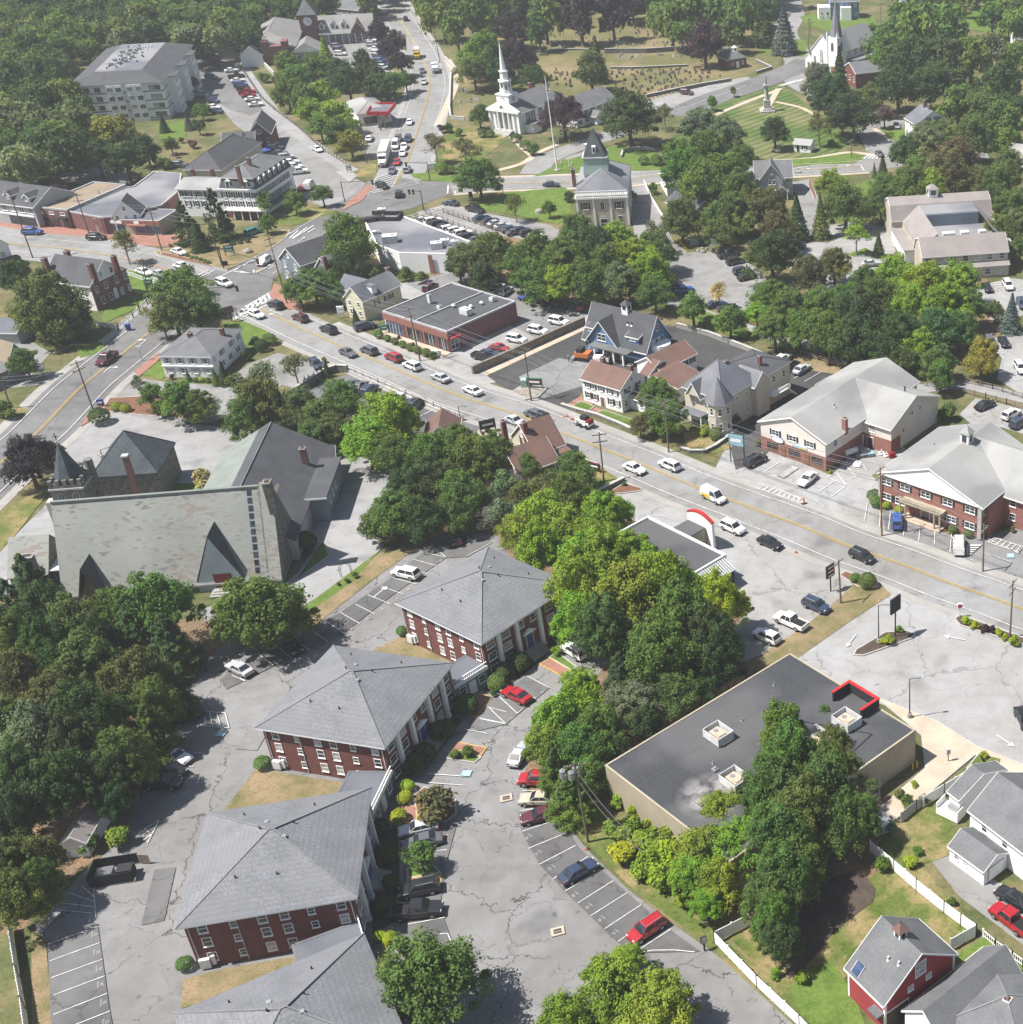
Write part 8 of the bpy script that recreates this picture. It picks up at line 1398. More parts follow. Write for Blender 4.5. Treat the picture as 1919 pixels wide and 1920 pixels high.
def wire(a,b,lab,sag=1.0,dz=0,off=0):
    A,B=TOPS[a].copy(),TOPS[b].copy(); d=(B-A).normalized(); nn=Vector((-d.y,d.x,0)); A+=nn*off+Vector((0,0,dz));B+=nn*off+Vector((0,0,dz)); m=MB(); P=[A.lerp(B,i/10)-Vector((0,0,4*sag*(i/10)*(1-i/10))) for i in range(11)]
    for i in range(10): m.tube(P[i],P[i+1],.03,.03,'metal_grey',4)
    return tag(m.build('overhead_wire'),lab,'wire','overhead wires along the main road' if a[0]=='m' else 'overhead wires',True)
for a,b in (('m1','m2'),('m2','m3'),('m3','m4'),('m4','m5'),('m5','m6'),('m6','m7')):
    for o,z in ((-1.1,-.3),(-.5,-.3),(1.1,-.3),(0,-2.2),(.4,-3)): wire(a,b,'thin overhead wire sagging between the poles along the main road',1.1 if z>-2 else .9,z,o)
for a,b in (('h1','h2'),('h2','h3'),('h3','h4'),('w2','w1')):
    for o,z in ((-.9,-.3),(.9,-.3),(0,-1.8)): wire(a,b,'thin overhead wire between the poles at the left side streets',.9,z,o)
TOPS['x1']=Vector((*G(1215,1640),6)); 
for o,z in ((0,-1),(0,-2.5)):
    wire('c','x1','thin overhead wire running down to the bushes from the transformer pole',1.2,z,o)
def signal(t,bx,by,tx,ty,ex,ey,n,lab):
    b,h=hgt(p(t,bx,by),p(t,tx,ty)); h=max(h,5.5); en=G(*p(t,ex,ey),h-.3); e=empty('traffic_light',lab,'traffic light',(b[0],b[1],0)); m=MB(); m.tube((0,0,-.1),(0,0,h),.14,.1,'trim_black',8); d=Vector((en[0]-b[0],en[1]-b[1],0)); m.tube((0,0,h-.4),(d.x,d.y,h-.1),.09,.06,'trim_black',6); m.build('mast',e)
    for i in range(n):
        q=d*(1-.35*i); s=MB(); s.box(-.2,-.16,-.55,.2,.16,.55,'trim_black'); s.box(-.32,.16,-.7,.32,.18,.7,'trim_black')
        for j,c in enumerate(('door_red','yellow_paint','green_paint')): s.cyl(0,0,0,0,.1,.1,c,6) if 0 else s.box(-.1,-.2,.24-.34*j,.1,-.16,.44-.34*j,c)
        s.build('signal_head',e,(q.x,q.y,h-.7))
signal('10',1015,1110,962,950,1700,915,3,'traffic lights on a long arm over the left crossroads')
signal('10',1612,780,1585,660,1850,720,1,'traffic light at the island tip of the left crossroads')
signal('11',755,295,728,150,950,150,1,'traffic light arm at the left corner of the upper crossing')
signal('11',1325,360,1295,220,1215,220,2,'traffic light at the near right corner of the upper crossing')
signal('01',1370,1300,1350,1170,1192,1175,1,'traffic light arm by the green below the white church')
def flag(t,bx,by,h,lab,r=.14,fl=False):
    b=G(*p(t,bx,by)); e=empty('flagpole',lab,'flagpole',(b[0],b[1],0)); m=MB(); m.tube((0,0,-.1),(0,0,h),r,r*.45,'trim_white',8); m.cyl(0,0,h,h+.25,.12,.12,'yellow_paint',6); m.cyl(0,0,-.1,.25,r*4,r*4,'concrete',10); m.build('shaft',e)
    if fl:
        f=MB(); 
        for i in range(7): f.add([(.1,0,h-1.2-i*.38),(.5,.15,h-1.4-i*.38),(.5,.15,h-1.78-i*.38),(.1,0,h-1.58-i*.38)],[(0,1,2,3)],'red_paint' if i%2==0 else 'trim_white'); f.add([(.5,.15,h-1.4-i*.38),(.8,-.05,h-1.8-i*.38),(.8,-.05,h-2.1-i*.38),(.5,.15,h-1.78-i*.38)],[(0,1,2,3)],'blue_paint' if i<3 else ('trim_white' if i%2==0 else 'red_paint'))
        f.build('flag',e)
flag('02',558,1225,26.5,'very tall white flagpole with drooping striped flag left of the town hall',.24,True); flag('02',585,1180,7.5,'short white flagpole right behind the tall flagpole',.07); flag('02',665,1180,7,'right one of the two short flagpoles close beside the town hall tower',.07); flag('02',645,1200,6.5,'left one of the two short flagpoles close beside the town hall tower',.07)
def signboard(t,bx,by,w,h,z,mat,frame,lab,posts=2,rz=0,rows=0,name='sign'):
    b=G(*p(t,bx,by)); e=empty(name,lab,'sign',(b[0],b[1],0),rz); m=MB()
    for x in ((-w/2+.1,w/2-.1) if posts==2 else (0,)): m.box(x-.08,-.08,-.1,x+.08,.08,z+(.02 if posts==2 else 0),frame)
    m.build('post',e); m=MB(); m.box(-w/2,-.14,z,w/2,.14,z+h,frame); m.box(-w/2+.07,-.17,z+.07,w/2-.07,.17,z+h-.07,mat); k=m.build('panel',e)
    if rows:
        m=MB()
        for i in range(rows): zz=z+h*(i+.35)/rows; m.box(-w*.34,-.2,zz,w*.34,.2,zz+h*.22/rows+.05,'trim_white')
        m.build('lettering',k)
signboard('33',1000,745,2.2,2.6,4.6,'trim_black','trim_black','blank black sign box on a thick black post in the drugstore island',1,.9)
signboard('33',535,412,1.8,2.2,2.6,'door_red','trim_black','dark red pylon sign with white lines by the restaurant lot exit',1,.9,3)
signboard('33',1462,600,.75,.75,1.7,'red_paint','trim_white','round red no entry sign at the tip of the planted bed',1,.1,0)
signboard('22',1858,830,3.,2.4,3.4,'blue_line','trim_black','tall sign on two dark posts with blue and yellow panel by the cream shops',2,-.35,1)
signboard('22',400,300,3.2,1.5,.8,'mulch_dark','green_paint','dark green monument sign on the rock bed of the new lot',2,-.1,1)
signboard('21',1790,610,3.,1.8,.7,'mulch_dark','trim_black','black monument sign in the round flower bed',2,.5,1)
signboard('22',830,895,2.4,1.2,.5,'trim_black','door_red','low dark sign by the lawn of the brown roofed house',2,-.4,1)
signboard('11',735,1130,1.5,1.8,.8,'trim_white','trim_white','white post sign beside the yellow house',2,.2,2)
signboard('11',1045,1245,1.6,1.,.9,'green_paint','green_paint','green sign at the left end of the clipped shrubs',2,.4,1)
signboard('11',1420,1410,1.8,.9,.3,'trim_grey','trim_white','low pale sign at the right end of the clipped shrubs',2,.2,1)
signboard('10',1660,690,2.2,1.6,1.2,'green_paint','trim_black','green roadside sign on the traffic island',2,.3,2)
signboard('10',1095,970,1.8,2.2,1.6,'green_paint','green_paint','green hanging sign by the brick house fence',2,.2,2)
signboard('10',1670,1160,1.8,1.5,2.,'wood_brown','trim_black','brown backed sign at the crossroads corner',1,.8)
signboard('10',1025,1440,1.,.8,2.4,'trim_white','trim_grey','small white road sign beside the side road',1,.6)
signboard('20',730,425,1.2,1.2,.2,'blue_paint','blue_paint','small blue and red notice on the brick verge',2,.2,1)
signboard('20',320,225,1.3,1.2,2.,'trim_white','trim_black','white hanging sign at the left edge lawn',1,.5,1)
signboard('20',300,215,.6,.6,1.,'trim_grey','trim_grey','small grey box sign under the left edge trees',1,.5)
signboard('11',1665,275,1.,1.5,.3,'trim_black','trim_black','small black cabinet under the round street tree',2,0)
signboard('01',790,1240,1.4,1.8,.6,'concrete','trim_grey','grey stone marker at the tip of the rail trail',2,.2,2)
signboard('01',1390,1240,2.4,1.6,1.2,'trim_white','trim_white','white sign beside the round hedge at the upper crossing',2,.3)
signboard('33',1380,1640,.5,.8,1.3,'trim_grey','trim_grey','small parking sign on the pale pavement',1,.3)
signboard('42',1618,1310,.7,.9,1.2,'trim_grey','trim_black','small notice on a post by the white fence corner',1,.5)
signboard('10',1850,480,1.,1.2,.2,'trim_grey','trim_grey','small grey cabinet by the inn corner',2,0); signboard('10',1625,760,1.2,1.1,.1,'trim_black','trim_black','black control cabinet at the island tip',2,.3)
def bollard(t,x,y,lab,m1='yellow_paint',h=1.1,r=.09):
    g=G(*p(t,x,y)); m=MB(); m.cyl(0,0,-.1,h,r,r,m1,8); m.cyl(0,0,h,h+.08,r,r*.4,m1,8); tag(m.build('bollard',None,(g[0],g[1],0)),lab,'bollard','yellow bollards behind the town hall' if t=='12' else 'yellow bollards at the store corner')
for x,y in ((1435,590),(1445,600),(1457,615),(1472,635),(1487,660),(1497,680)): bollard('12',x,y,'yellow bollard in the row behind the town hall')
for x,y in ((1125,1700),(1155,1685)): bollard('33',x,y,'yellow bollard at the right corner of the store')
def cone(t,x,y,lab,barrel=False):
    g=G(*p(t,x,y)); m=MB()
    if barrel:
        for i in range(5): m.cyl(0,0,.2*i,.2*(i+1),.28-.01*i,.28-.01*i-.005,'orange_paint' if i%2==0 else 'trim_white',12)
        m.cyl(0,0,-.1,.06,.4,.4,'rubber',12)
    else: m.box(-.2,-.2,-.1,.2,.2,.04,'orange_paint'); m.cyl(0,0,.04,.35,.15,.08,'orange_paint',10); m.cyl(0,0,.35,.5,.08,.06,'trim_white',10); m.cyl(0,0,.5,.72,.06,.02,'orange_paint',10)
    tag(m.build('traffic_barrel' if barrel else 'traffic_cone',None,(g[0],g[1],0)),lab,'traffic barrel' if barrel else 'traffic cone')
cone('23',338,1125,'orange and white barrel at the end of the hatched strip',True)
for x,y in ((605,505),(628,498),(655,525),(670,522)): cone('22',x,y,'orange cone beside the small loader')
cone('03',568,1190,'orange cone on the east road'); cone('33',283,135,'orange cone lying beside the restaurant entrance'); cone('42',768,580,'orange cone at the foot of the transformer pole')
# fences
def fence(name,lab,cat,t,s,h,kind,mat='trim_white',z0=0):
    q=[Vector(G(*c)) for c in (pts(t,s) if isinstance(s,str) else s)]; o=q[0]; e=empty(name,lab,cat,(o.x,o.y,0)); posts=MB(); pan=MB()
    for i in range(len(q)-1):
        a,b=q[i]-o,q[i+1]-o; L=(b-a).length; d=(b-a)/L; ang=math.atan2(d.y,d.x); n=max(1,round(L/2.4)); nn=Vector((-d.y,d.x))*.03
        def bar(u0,u1,za,zb,w=.03,mm=mat,mb=pan):
            c0,c1=a+d*u0,a+d*u1; k=Vector((-d.y,d.x))*w; mb.prism([(c0.x-k.x,c0.y-k.y),(c1.x-k.x,c1.y-k.y),(c1.x+k.x,c1.y+k.y),(c0.x+k.x,c0.y+k.y)],za,zb,mm)
        st=.09 if kind in('picket','rail','balus') else .07
        for j in range(n+1):
            u=L*j/n; c=a+d*u
            if kind!='wall': posts.box(c.x-st,c.y-st,-.2,c.x+st,c.y+st,h+.12,mat)
        if kind=='panel': bar(0,L,.03,h-.05)
        elif kind=='board':
            bar(0,L,0,h-.1,.02)
            for j in range(int(L/.5)): bar(j*.5,j*.5+.2,0,h,.035)
        elif kind=='picket':
            bar(0,L,.2,.28); bar(0,L,h-.2,h-.12)
            for j in range(int(L/.3)): bar(j*.3+.1,j*.3+.18,.05,h,.02)
        elif kind=='rail': bar(0,L,.35,.47,.04); bar(0,L,.85,.97,.04)
        elif kind=='balus': bar(0,L,-.1,.35,.3); bar(0,L,h-.15,h,.12); bar(0,L,.7,.78,.03); bar(0,L,.5,.56,.03)
        elif kind=='wall': bar(0,L,-.2,h,.25); bar(0,L,h+.002,h+.1,.3,'stone_pale' if mat!='wood_fence' else 'wood_fence')
    if posts.v: posts.build('posts',e)
    pan.build('panel',e); return e
F=fence
F('white_fence','solid white vinyl fence along the condominium drive at the lower right','fence','S',[(1405,1735),(1341,1768),(1420,1850),(1500,1925),(1600,2030)],1.8,'panel')
F('white_fence','solid white vinyl fence between the wooded yard and the drive','fence','43','820,600 990,740 1150,880 1350,1040 1470,1130 1580,1205 1395,1310',1.8,'panel')
F('picket_fence','white picket fence right of the red barn lawn','fence','43','1630,1215 1720,1290 1840,1375 1919,1430 2200,1650',1.2,'picket')
F('white_fence','solid white fence behind the long white house','fence','43','1200,280 1350,190 1510,95 1560,60',1.8,'panel')
F('white_fence','weathered grey and white fence piece beside the compost heap','fence','43','1040,390 1150,300 1190,275',1.6,'board','siding_grey')
F('white_fence','white board fence at the left bottom edge beside the bays','fence','S',[(22,1745),(35,1830),(46,1890),(60,1990)],1.8,'board')
F('wooden_fence','brown stockade fence between the pines and the black roofed store','fence','32','990,1620 1240,1440 1500,1290 1700,1190',1.8,'board','wood_fence')
F('wooden_fence','brown board enclosure at the back corner of the black roofed store','fence','32','1705,1205 1790,1150 1919,1085 1919,1010 1705,1120',1.9,'board','wood_fence')
F('rail_fence','post and rail fence along the rail trail','fence','01','0,480 30,520 150,700 250,790 400,900 600,1080 700,1140 790,1200',1.1,'rail','wood_fence')
F('rail_fence','post and rail fence behind the cream shops','fence','23','320,60 450,95 660,165 950,240 1100,260',1.1,'rail','wood_fence')
F('rail_fence','post and rail fence along the path by the back car park','fence','23','1430,240 1700,300 1919,370 2200,440',1.1,'rail','wood_fence')
F('rail_fence','lower post and rail fence beside the path at right','fence','23','1490,330 1650,370 1800,410 1919,455',1.1,'rail','wood_fence')
F('rail_fence','rail fence between the market cars and the town hall lot','fence','11','1340,385 1500,450 1700,530 1830,570 1919,610',1.0,'rail','wood_fence')
F('rail_fence','second rail fence above the row of dark cars','fence','11','1465,375 1650,440 1820,500 1919,530',1.0,'rail','wood_fence')
F('stone_parapet','long white concrete parapet between main road and sunken car park','parapet','21','780,175 1000,270 1200,355 1400,440 1610,528',1.1,'balus','stone_pale')
F('retaining_wall','grey retaining wall around the sunken car park','wall','21','330,385 480,290 620,200 700,175 780,180',1.4,'wall','stone_wall')
F('retaining_wall','dark timber retaining wall between brick shops and new asphalt','wall','S',[(1097,606),(1030,636),(960,668),(887,700)],1.5,'wall','wood_fence')
F('retaining_wall','pale low wall along the right side of the new asphalt','wall','S',[(1270,612),(1330,628),(1400,655),(1430,668)],.8,'wall','concrete')
F('stone_wall','low stone wall in front of the colonial lawns','wall','22','590,425 700,460 850,500 1000,560 1110,610',.5,'wall','stone_wall')
F('stone_wall','curved low stone wall in front of the turreted house','wall','22','1450,740 1520,760 1620,760 1700,720 1850,610',.5,'wall','stone_wall')
F('stone_wall','low stone wall beside the lawn of the brown roofed house','wall','22','1040,960 960,1000 880,1040 780,1085',.6,'wall','stone_wall')
F('picket_fence','white picket fence on the street side of the brick gabled house','fence','10','700,1190 855,1220 960,1130 1060,1030 1120,960',1.1,'picket')
F('picket_fence','white fence behind the brick gabled house','fence','10','925,830 1040,870 1150,905',1.1,'picket')
F('white_fence','white fence along the lane right of the town hall','fence','12','1185,170 1240,290 1330,440',1.3,'panel')
F('stone_wall','long grey stone retaining wall across the upper cemetery','wall','02','900,380 1000,378 1200,378 1400,365 1490,375',1.6,'wall','stone_wall')
F('stone_wall','low stone wall across the middle of the cemetery','wall','02','940,490 1100,490 1300,482 1500,472',.5,'wall','stone_wall')
F('stone_wall','stone wall between cemetery and its car park','wall','02','1200,698 1400,655 1600,615 1810,580',.9,'wall','stone_wall')
F('stone_wall','stone wall along the north road side of the cemetery','wall','01','1620,860 1520,850 1510,780 1520,540 1560,515 1480,420',.8,'wall','stone_pale')
F('stone_wall','low wall by the hill road below the pines','wall','03','0,525 110,490 0,440',.7,'wall','stone_wall')
F('stone_wall','stone edging round the family plots left of the conifer','wall','02','395,370 490,372 520,360 700,355 810,358',.4,'wall','stone_wall')
F('stone_wall','curved seat wall of the brick memorial terrace','wall','02','1020,1130 1030,1090 1080,1075 1200,1068 1260,1085',.6,'wall','stone_pale')
F('stone_wall','pale retaining wall at the shopping centre ramp','wall','01','80,345 170,460 250,545',1.2,'wall','stone_pale')
# gravestones
def gravestone(x,y,c,lab):
    g=G(x,y); w=random.uniform(.5,.8); h=random.uniform(.7,1.3); k=('gs',int(w*10),int(h*10))
    if k not in PROTO: m=MB(); m.extr([(-w/2,0),(w/2,0),(w/2,h*.8),(w*.3,h*.96),(0,h),(-w*.3,h*.96),(-w/2,h*.8)],-.1,.1,'y','stone'); PROTO[k]=m.mesh('gravestone')
    o=put('gravestone',PROTO[k],None,(g[0],g[1],-.18),random.gauss(.1,.25),c); tag(o,lab,'gravestone','gravestones in the cemetery',True)
random.seed(11)
def stones(poly,n,cols,lab):
    k=0; xs=[a for a,b in poly]; ys=[b for a,b in poly]; tries=0
    while k<n and tries<4000:
        tries+=1; x,y=random.uniform(min(xs),max(xs)),random.uniform(min(ys),max(ys)); y=min(ys)+round((y-min(ys))/3.2)*3.2+random.gauss(0,.5); c=False
        for i in range(len(poly)):
            (a,b),(d,e)=poly[i],poly[(i+1)%len(poly)]
            if (b>y)!=(e>y) and x<(d-a)*(y-b)/(e-b)+a: c=not c
        if c: gravestone(x,y,random.choice(cols),lab); k+=1
SLT=[(.15,.125,.11),(.18,.14,.11),(.12,.11,.10)]; PAL=[(.42,.41,.39),(.33,.32,.31),(.5,.49,.46)]
stones(pts('02','940,500 1500,490 1740,545 1600,600 1200,685 960,690'),145,SLT,'dark slate gravestone in the old lower part of the cemetery')
stones(pts('02','510,500 680,500 700,650 560,620 510,570'),26,SLT,'dark slate gravestone behind the white church')
stones(pts('02','1000,170 1290,180 1260,260 1000,250'),28,SLT,'dark gravestone near the top of the cemetery')
stones(pts('02','980,295 1400,300 1470,340 960,345'),24,PAL,'pale gravestone on the terrace above the cemetery wall')
stones(pts('02','980,385 1480,385 1480,425 980,430'),18,PAL,'pale gravestone on the terrace below the long wall')
stones(pts('02','400,290 950,260 960,330 400,350'),30,PAL,'pale gravestone in the shaded far plots')
stones(pts('01','1560,600 1680,640 1740,760 1600,800 1560,700'),16,PAL,'pale gravestone beside the north road wall')
# monument on the common
b0,h0=hgt(p('03',78,795),p('03',70,600)); e=empty('war_monument','tall pale stone column with statue on the green common','monument',(b0[0],b0[1],0),.2)
m=MB(); m.box(-2.4,-2.4,-.2,2.4,2.4,.4,'stone_pale'); m.box(-1.7,-1.7,.4,1.7,1.7,.9,'stone_pale'); m.box(-1.1,-1.1,.9,1.1,1.1,3.6,'stone_pale'); m.build('pedestal',e); m=MB(); m.cyl(0,0,3.6,h0-1,.75,.6,'stone_pale',12); m.box(-.9,-.9,h0-1,.9,.9,h0-.3,'stone_pale'); m.build('column',e); m=MB(); m.cyl(0,0,h0-.3,h0+.9,.45,.3,'metal_grey',8); m.cyl(0,0,h0+.9,h0+1.8,.36,.2,'metal_grey',8); m.cyl(0,0,h0+1.85,h0+2.25,.16,.12,'metal_grey',8); m.tube((.2,0,h0+1.6),(.5,0,h0+2.6),.06,.05,'metal_grey',5); m.build('statue',e)
# dumpster enclosure
g=G(*p('40',830,770)); rz=heading('40',700,800,260,-40); e=empty('bin_enclosure','black fenced bin enclosure with open gate beside the left car park','enclosure',(g[0],g[1],0),rz); e.scale=(.66,.72,.85); m=MB()
for q in ((-3.6,-2.2,3.6,-2.1),(-3.6,2.1,3.6,2.2),(-3.6,-2.1,-3.5,2.1),(3.5,-2.1,3.6,-.2)): m.box(q[0],q[1],0,q[2],q[3],1.8,'trim_black')
m.build('screen_fence',e); m=MB(); m.box(0,-.04,0,2.,.04,1.6,'wood_fence'); m.build('gate',e,(3.6,2.0,0),-.25)
for n,(x,y,c) in enumerate(((-1.2,-.3,'trim_grey'),(1.9,-.2,'mulch_dark'))):
    q=.72*Vector((math.cos(rz)*x-math.sin(rz)*y,math.sin(rz)*x+math.cos(rz)*y)); m=MB(); m.box(-1.2,-.9,.1,1.2,.9,1.3,'trim_black' if n else 'trim_grey'); m.box(-1.25,-.95,1.3,1.25,.95,1.4,'roof_grey' if n==0 else 'trim_black'); m.box(-.9,-.7,-.1,.9,.7,.1,'rubber'); tag(m.build('dumpster',None,(g[0]+q.x,g[1]+q.y,0),rz,scale=(.72,.72,.8)),('grey lidded dumpster inside the black enclosure','black dumpster inside the black enclosure')[n],'dumpster')
# electrical cabinets, bins, bench, rocks
for t,x,y,l in (('12',1548,600,'left green electrical cabinet behind the town hall'),('12',1692,605,'right green electrical cabinet behind the town hall')):
    g=G(*p(t,x,y)); m=MB(); m.box(-1,-.9,0,1,.9,1.5,'copper_green'); m.box(-1.2,-1.1,-.2,1.2,1.1,.02,'concrete'); tag(m.build('electrical_cabinet',None,(g[0],g[1],0),.1),l,'electrical cabinet')
g=G(*p('22',325,285)); m=MB(); m.box(-.7,-.7,-.1,.7,.7,1.6,'copper_green'); tag(m.build('electrical_cabinet',None,(g[0],g[1],0),.2),'green electrical cabinet on the rock bed by the new asphalt','electrical cabinet')
g=G(*p('10',928,1220)); m=MB(); m.box(-.45,-.45,0,.45,.45,1.15,'blue_paint'); m.box(-.5,-.5,1.15,.5,.5,1.3,'blue_paint'); tag(m.build('blue_bin',None,(g[0],g[1],0),.3),'blue bin on the pavement beside the white picket fence','bin')
random.seed(5)
for i in range(14):
    a=random.random(); x,y=1555+a*250+random.uniform(-10,10),650-a*15+random.uniform(-12,15); g=G(*p('12',x,y)); m=MB(); r=random.uniform(.35,.7); m.cyl(0,0,-.2,r*.5,r,r*.8,'rock',7,random.random()); m.cyl(0,0,r*.5,r*.8,r*.8,r*.3,'rock',7,random.random()); tag(m.build('boulder',None,(g[0],g[1],0),random.random()*3),'rough grey boulder in the stone border behind the town hall','rock','boulders behind the town hall',True)
for t,x,y,l in (('03',878,1332,'round tan boulder on the garden lawn left of the yellow one'),('10',1785,665,'pale boulder on the traffic island'),('12',430,375,'flat pale rock ring on the town hall lawn')):
    g=G(*p(t,x,y)); m=MB(); m.cyl(0,0,-.2,.6,1.3,1.1,'rock',9); m.cyl(0,0,.6,1.,1.1,.5,'rock',9); tag(m.build('boulder',None,(g[0],g[1],0)),l,'rock')
# terrace umbrellas
for i,(t,x,y,c,l) in enumerate((('01',42,1110,'blue_paint','blue terrace umbrella at the left of the brick restaurant terrace'),('01',78,1085,'blue_paint','blue terrace umbrella behind the red one'),('01',100,1100,'red_paint','red terrace umbrella at the brick restaurant'),('01',180,1075,'blue_paint','blue terrace umbrella at the right end of the terrace'),('01',50,1080,'red_paint','small red terrace umbrella against the brick wall'))):
    g=G(*p(t,x,y),2.2); e=empty('parasol',l,'umbrella',(g[0],g[1],0),0,'terrace umbrellas'); m=MB(); m.cyl(0,0,0,2.3,.04,.04,'trim_grey',6); m.build('pole',e); m=MB(); m.cyl(0,0,2.1,2.7,1.6,.05,c,8); m.build('canopy',e)
# things in yards
def simple(name,lab,cat,t,x,y,fn,rz=0): g=G(*p(t,x,y)); m=MB(); fn(m); return tag(m.build(name,None,(g[0],g[1],0),rz),lab,cat)
simple('white_deck','small white deck with steps behind the long white house','deck','43',1400,330,lambda m:(m.box(-1.6,-1,0,1.6,1,.9,'trim_white'),m.box(-1.6,-1,.9,-1.5,1,1.8,'trim_white'),m.box(1.5,-1,.9,1.6,1,1.8,'trim_white'),m.box(-.3,-.4,.9,1.2,.5,1.6,'metal_grey')),-.6)
simple('gas_tank','white cylindrical tank beside the cream shops','tank','23',680,780,lambda m:(m.tube((-1.3,0,.8),(1.3,0,.8),.55,.55,'trim_white',14),m.box(-.9,-.3,-.1,-.7,.3,.4,'trim_grey'),m.box(.7,-.3,-.1,.9,.3,.4,'trim_grey')),.6)
simple('satellite_dish','white dish shaped drum on the ground by the shop bays','drum','23',728,850,lambda m:(m.cyl(0,0,0,.5,.9,.6,'trim_white',14),m.cyl(0,0,.5,.8,.3,.2,'trim_grey',8)))
for i,(x,y) in enumerate(((900,770),(905,730),(935,785))): simple('white_wheel_rack','white rounded metal object stacked at the yard of the cream shops','rack','23',x,y,lambda m:(m.cyl(0,0,0,.25,.55,.55,'trim_white',14),m.cyl(0,0,.25,.3,.3,.3,'mulch_dark',12),m.cyl(0,0,.3,.9,.08,.08,'trim_white',6)))
simple('red_crate','red crate at the corner of the cream shops yard','crate','23',975,792,lambda m:(m.box(-.6,-.4,0,.6,.4,.8,'red_paint'),m.box(-.62,-.42,.8,.62,.42,.86,'door_red')),.4)
for (x,y,l) in ((770,780,'pile of blue grey scrap sheets in the yard of the cream shops'),(720,750,'grey machine beside the shop wall')): simple('scrap_pile',l,'scrap pile','23',x,y,lambda m:(m.box(-1.6,-.9,0,.6,.7,.5,'board_grey'),m.box(-.4,-.4,.5,1.3,.8,.8,'metal_grey'),m.box(.7,-1.,0,1.8,.3,.6,'blue_line')),random.random()*2)
simple('yard_arch','thin black metal arch beside the church drive','arch','31',768,300,lambda m:[m.tube((math.cos(math.pi*i/8)*.9*k,(k-1)*2,1.4+1.*math.sin(math.pi*i/8)),(math.cos(math.pi*(i+1)/8)*.9*k,(k-1)*2,1.4+1.*math.sin(math.pi*(i+1)/8)),.04,.04,'trim_black',5) for k in (1,.8) for i in range(8)]+[m.tube((s*.9*k,(k-1)*2,0),(s*.9*k,(k-1)*2,1.4),.04,.04,'trim_black',5) for k in (1,.8) for s in (-1,1)],.5)
simple('playhouse_arbour','white garden shelter beneath the trees by the compost','garden shelter','43',890,440,lambda m:(m.box(-1.2,-1,0,1.2,1,1.4,'siding_grey'),m.extr([(-1.3,1.4),(1.3,1.4),(0,2.1)],-1.1,1.1,'y','metal_white')),.5)
simple('yellow_garden_tent','pale yellow covered mound on the garden lawn','garden cover','03',935,1320,lambda m:(m.cyl(0,0,0,.7,2.,1.5,'yellow_line' if 0 else 'siding_yellow',12),m.cyl(0,0,.7,1.1,1.5,.5,'siding_yellow',12)))
for i,(x,y) in enumerate(((300,1240),(150,1095))): simple('bench','grey bench on the lawn by the common',"bench",'03',x,y,lambda m:(m.box(-.9,-.25,.4,.9,.25,.48,'trim_grey'),m.box(-.9,.2,.48,.9,.27,.95,'trim_grey'),m.box(-.8,-.2,0,-.7,.2,.4,'trim_black'),m.box(.7,-.2,0,.8,.2,.4,'trim_black')))
# fuel pumps
for x,y,l in ((1010,900,'left fuel pump under the red canopy'),(1045,885,'right fuel pump under the red canopy')): simple('fuel_pump',l,'fuel pump','01',x,y,lambda m:(m.box(-.5,-.35,-.1,.5,.35,.12,'concrete'),m.box(-.4,-.25,.12,.4,.25,1.9,'trim_white'),m.box(-.3,-.27,1.2,.3,.27,1.6,'glass')))
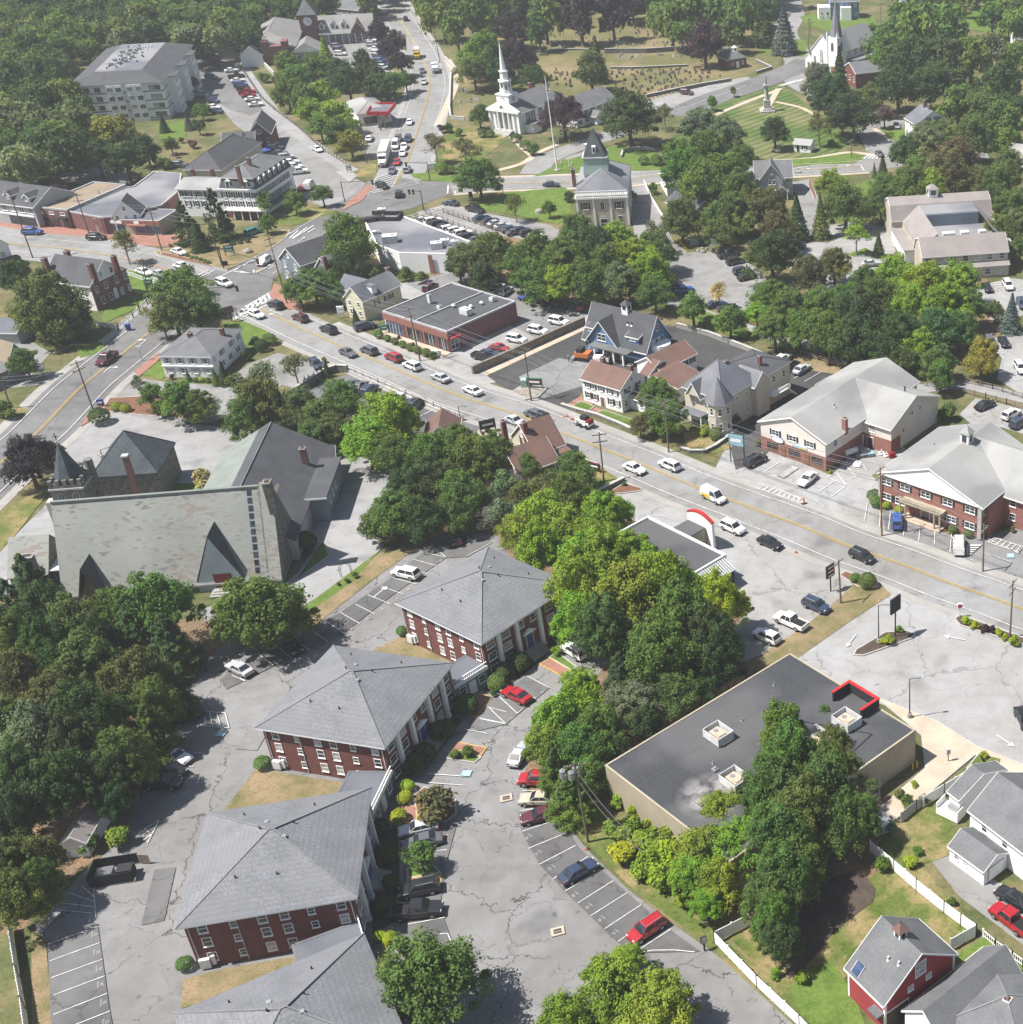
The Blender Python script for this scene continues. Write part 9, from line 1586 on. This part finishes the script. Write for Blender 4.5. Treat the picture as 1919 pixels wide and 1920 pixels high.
# people: one continuous body each, grown from a jointed skeleton
def person(t,x,y,lab,top,leg,walk=.25,rz=0.):
    g=G(*p(t,x,y)); V=[(0,0,.98),(0,0,1.25),(0,0,1.45),(0,0,1.56),(0,.01,1.70),(0,.09,.92),(walk*.5,.10,.5),(walk*.6,.10,.06),(walk*.6+.16,.10,.03),(0,-.09,.92),(-walk*.4,-.10,.5),(-walk,-.10,.08),(-walk+.15,-.10,.03),(0,.19,1.42),(-.05,.25,1.13),(.08,.26,.90),(0,-.19,1.42),(.06,-.25,1.13),(.16,-.26,.92)]
    E=[(0,1),(1,2),(2,3),(3,4),(0,5),(5,6),(6,7),(7,8),(0,9),(9,10),(10,11),(11,12),(2,13),(13,14),(14,15),(2,16),(16,17),(17,18)]
    Rr=[.14,.15,.13,.06,.11,.09,.065,.045,.04,.09,.065,.045,.04,.065,.045,.035,.065,.045,.035]
    me=bpy.data.meshes.new('person'); me.from_pydata(V,E,[]); o=bpy.data.objects.new('person_tmp',me); COL.objects.link(o); md=o.modifiers.new('skin','SKIN')
    for i,r in enumerate(Rr): me.skin_vertices[0].data[i].radius=(r,r)
    me.skin_vertices[0].data[0].use_root=True; o.modifiers.new('sub','SUBSURF').levels=1
    bpy.context.view_layer.update(); me2=bpy.data.meshes.new_from_object(o.evaluated_get(bpy.context.evaluated_depsgraph_get())); bpy.data.objects.remove(o)
    me2.materials.clear(); [me2.materials.append(MATS[k]) for k in (top,leg,'cloth_skin','mulch_dark')]
    for f in me2.polygons: c=f.center; f.material_index=2 if (c.z>1.5 or (abs(c.y)>.2 and c.z<1.02 and c.z>.8)) else (1 if c.z<.98 else 0); f.material_index=3 if (c.z>1.74 or c.z<.09) else f.material_index
    tag(put('person',me2,None,(g[0],g[1],0),rz),lab,'person')
person('22',643,110,'person in dark clothes walking on the asphalt patch near the paver','board_grey','trim_black',rz=1.)
person('22',700,75,'person in yellow vest beside the orange paver','yellow_paint','blue_paint',rz=2.)
person('22',760,520,'person beside the small loader at the roadside','orange_paint','trim_black',rz=.5)
person('11',735,420,'x','trim_white','blue_paint') if 0 else None
# ---- haze: pale even air between the camera and the far wood
hz=MB(); hz.box(-1500,-250,-1.2,1500,1700,CH+40,'concrete'); 
hm=bpy.data.materials.new('haze'); hm.use_nodes=True; n=hm.node_tree; n.nodes.clear(); ho=n.nodes.new('ShaderNodeOutputMaterial'); pv=n.nodes.new('ShaderNodeVolumePrincipled'); pv.inputs['Color'].default_value=(.93,.96,1,1); pv.inputs['Density'].default_value=.00017; pv.inputs['Anisotropy'].default_value=0.; n.links.new(pv.outputs[0],ho.inputs['Volume'])
HAZE=True
if HAZE: o=hz.build('haze'); o.data.materials.clear(); o.data.materials.append(hm); o['kind']='stuff'
# ================= LABELS: tell look-alikes apart by their order from the left =================
ORD=['leftmost','second','third','fourth','fifth','sixth','seventh','eighth','ninth','tenth','eleventh','twelfth','thirteenth','fourteenth','fifteenth','sixteenth','seventeenth','eighteenth','nineteenth','twentieth','twenty-first','twenty-second','twenty-third','twenty-fourth','twenty-fifth','twenty-sixth','twenty-seventh','twenty-eighth','twenty-ninth','thirtieth']
bpy.context.view_layer.update(); D={}
for o,share in THINGS:
    if not share: D.setdefault(o['label'],[]).append(o)
for l,os_ in D.items():
    if len(os_)<2: continue
    def sx(o): c=RM.T@np.array([o.location.x,o.location.y,o.location.z-CH]); return c[0]/c[2]
    os_.sort(key=sx); n=len(os_)
    for i,o in enumerate(os_):
        if n==2: w='left one of two'if i==0 else 'right one of two'
        elif i==n-1: w='rightmost of '+str(n)
        else: w=('leftmost' if i==0 else ORD[i]+' from the left') if i<30 else f'{n-i} from the right'
        o['label']=l+', '+w
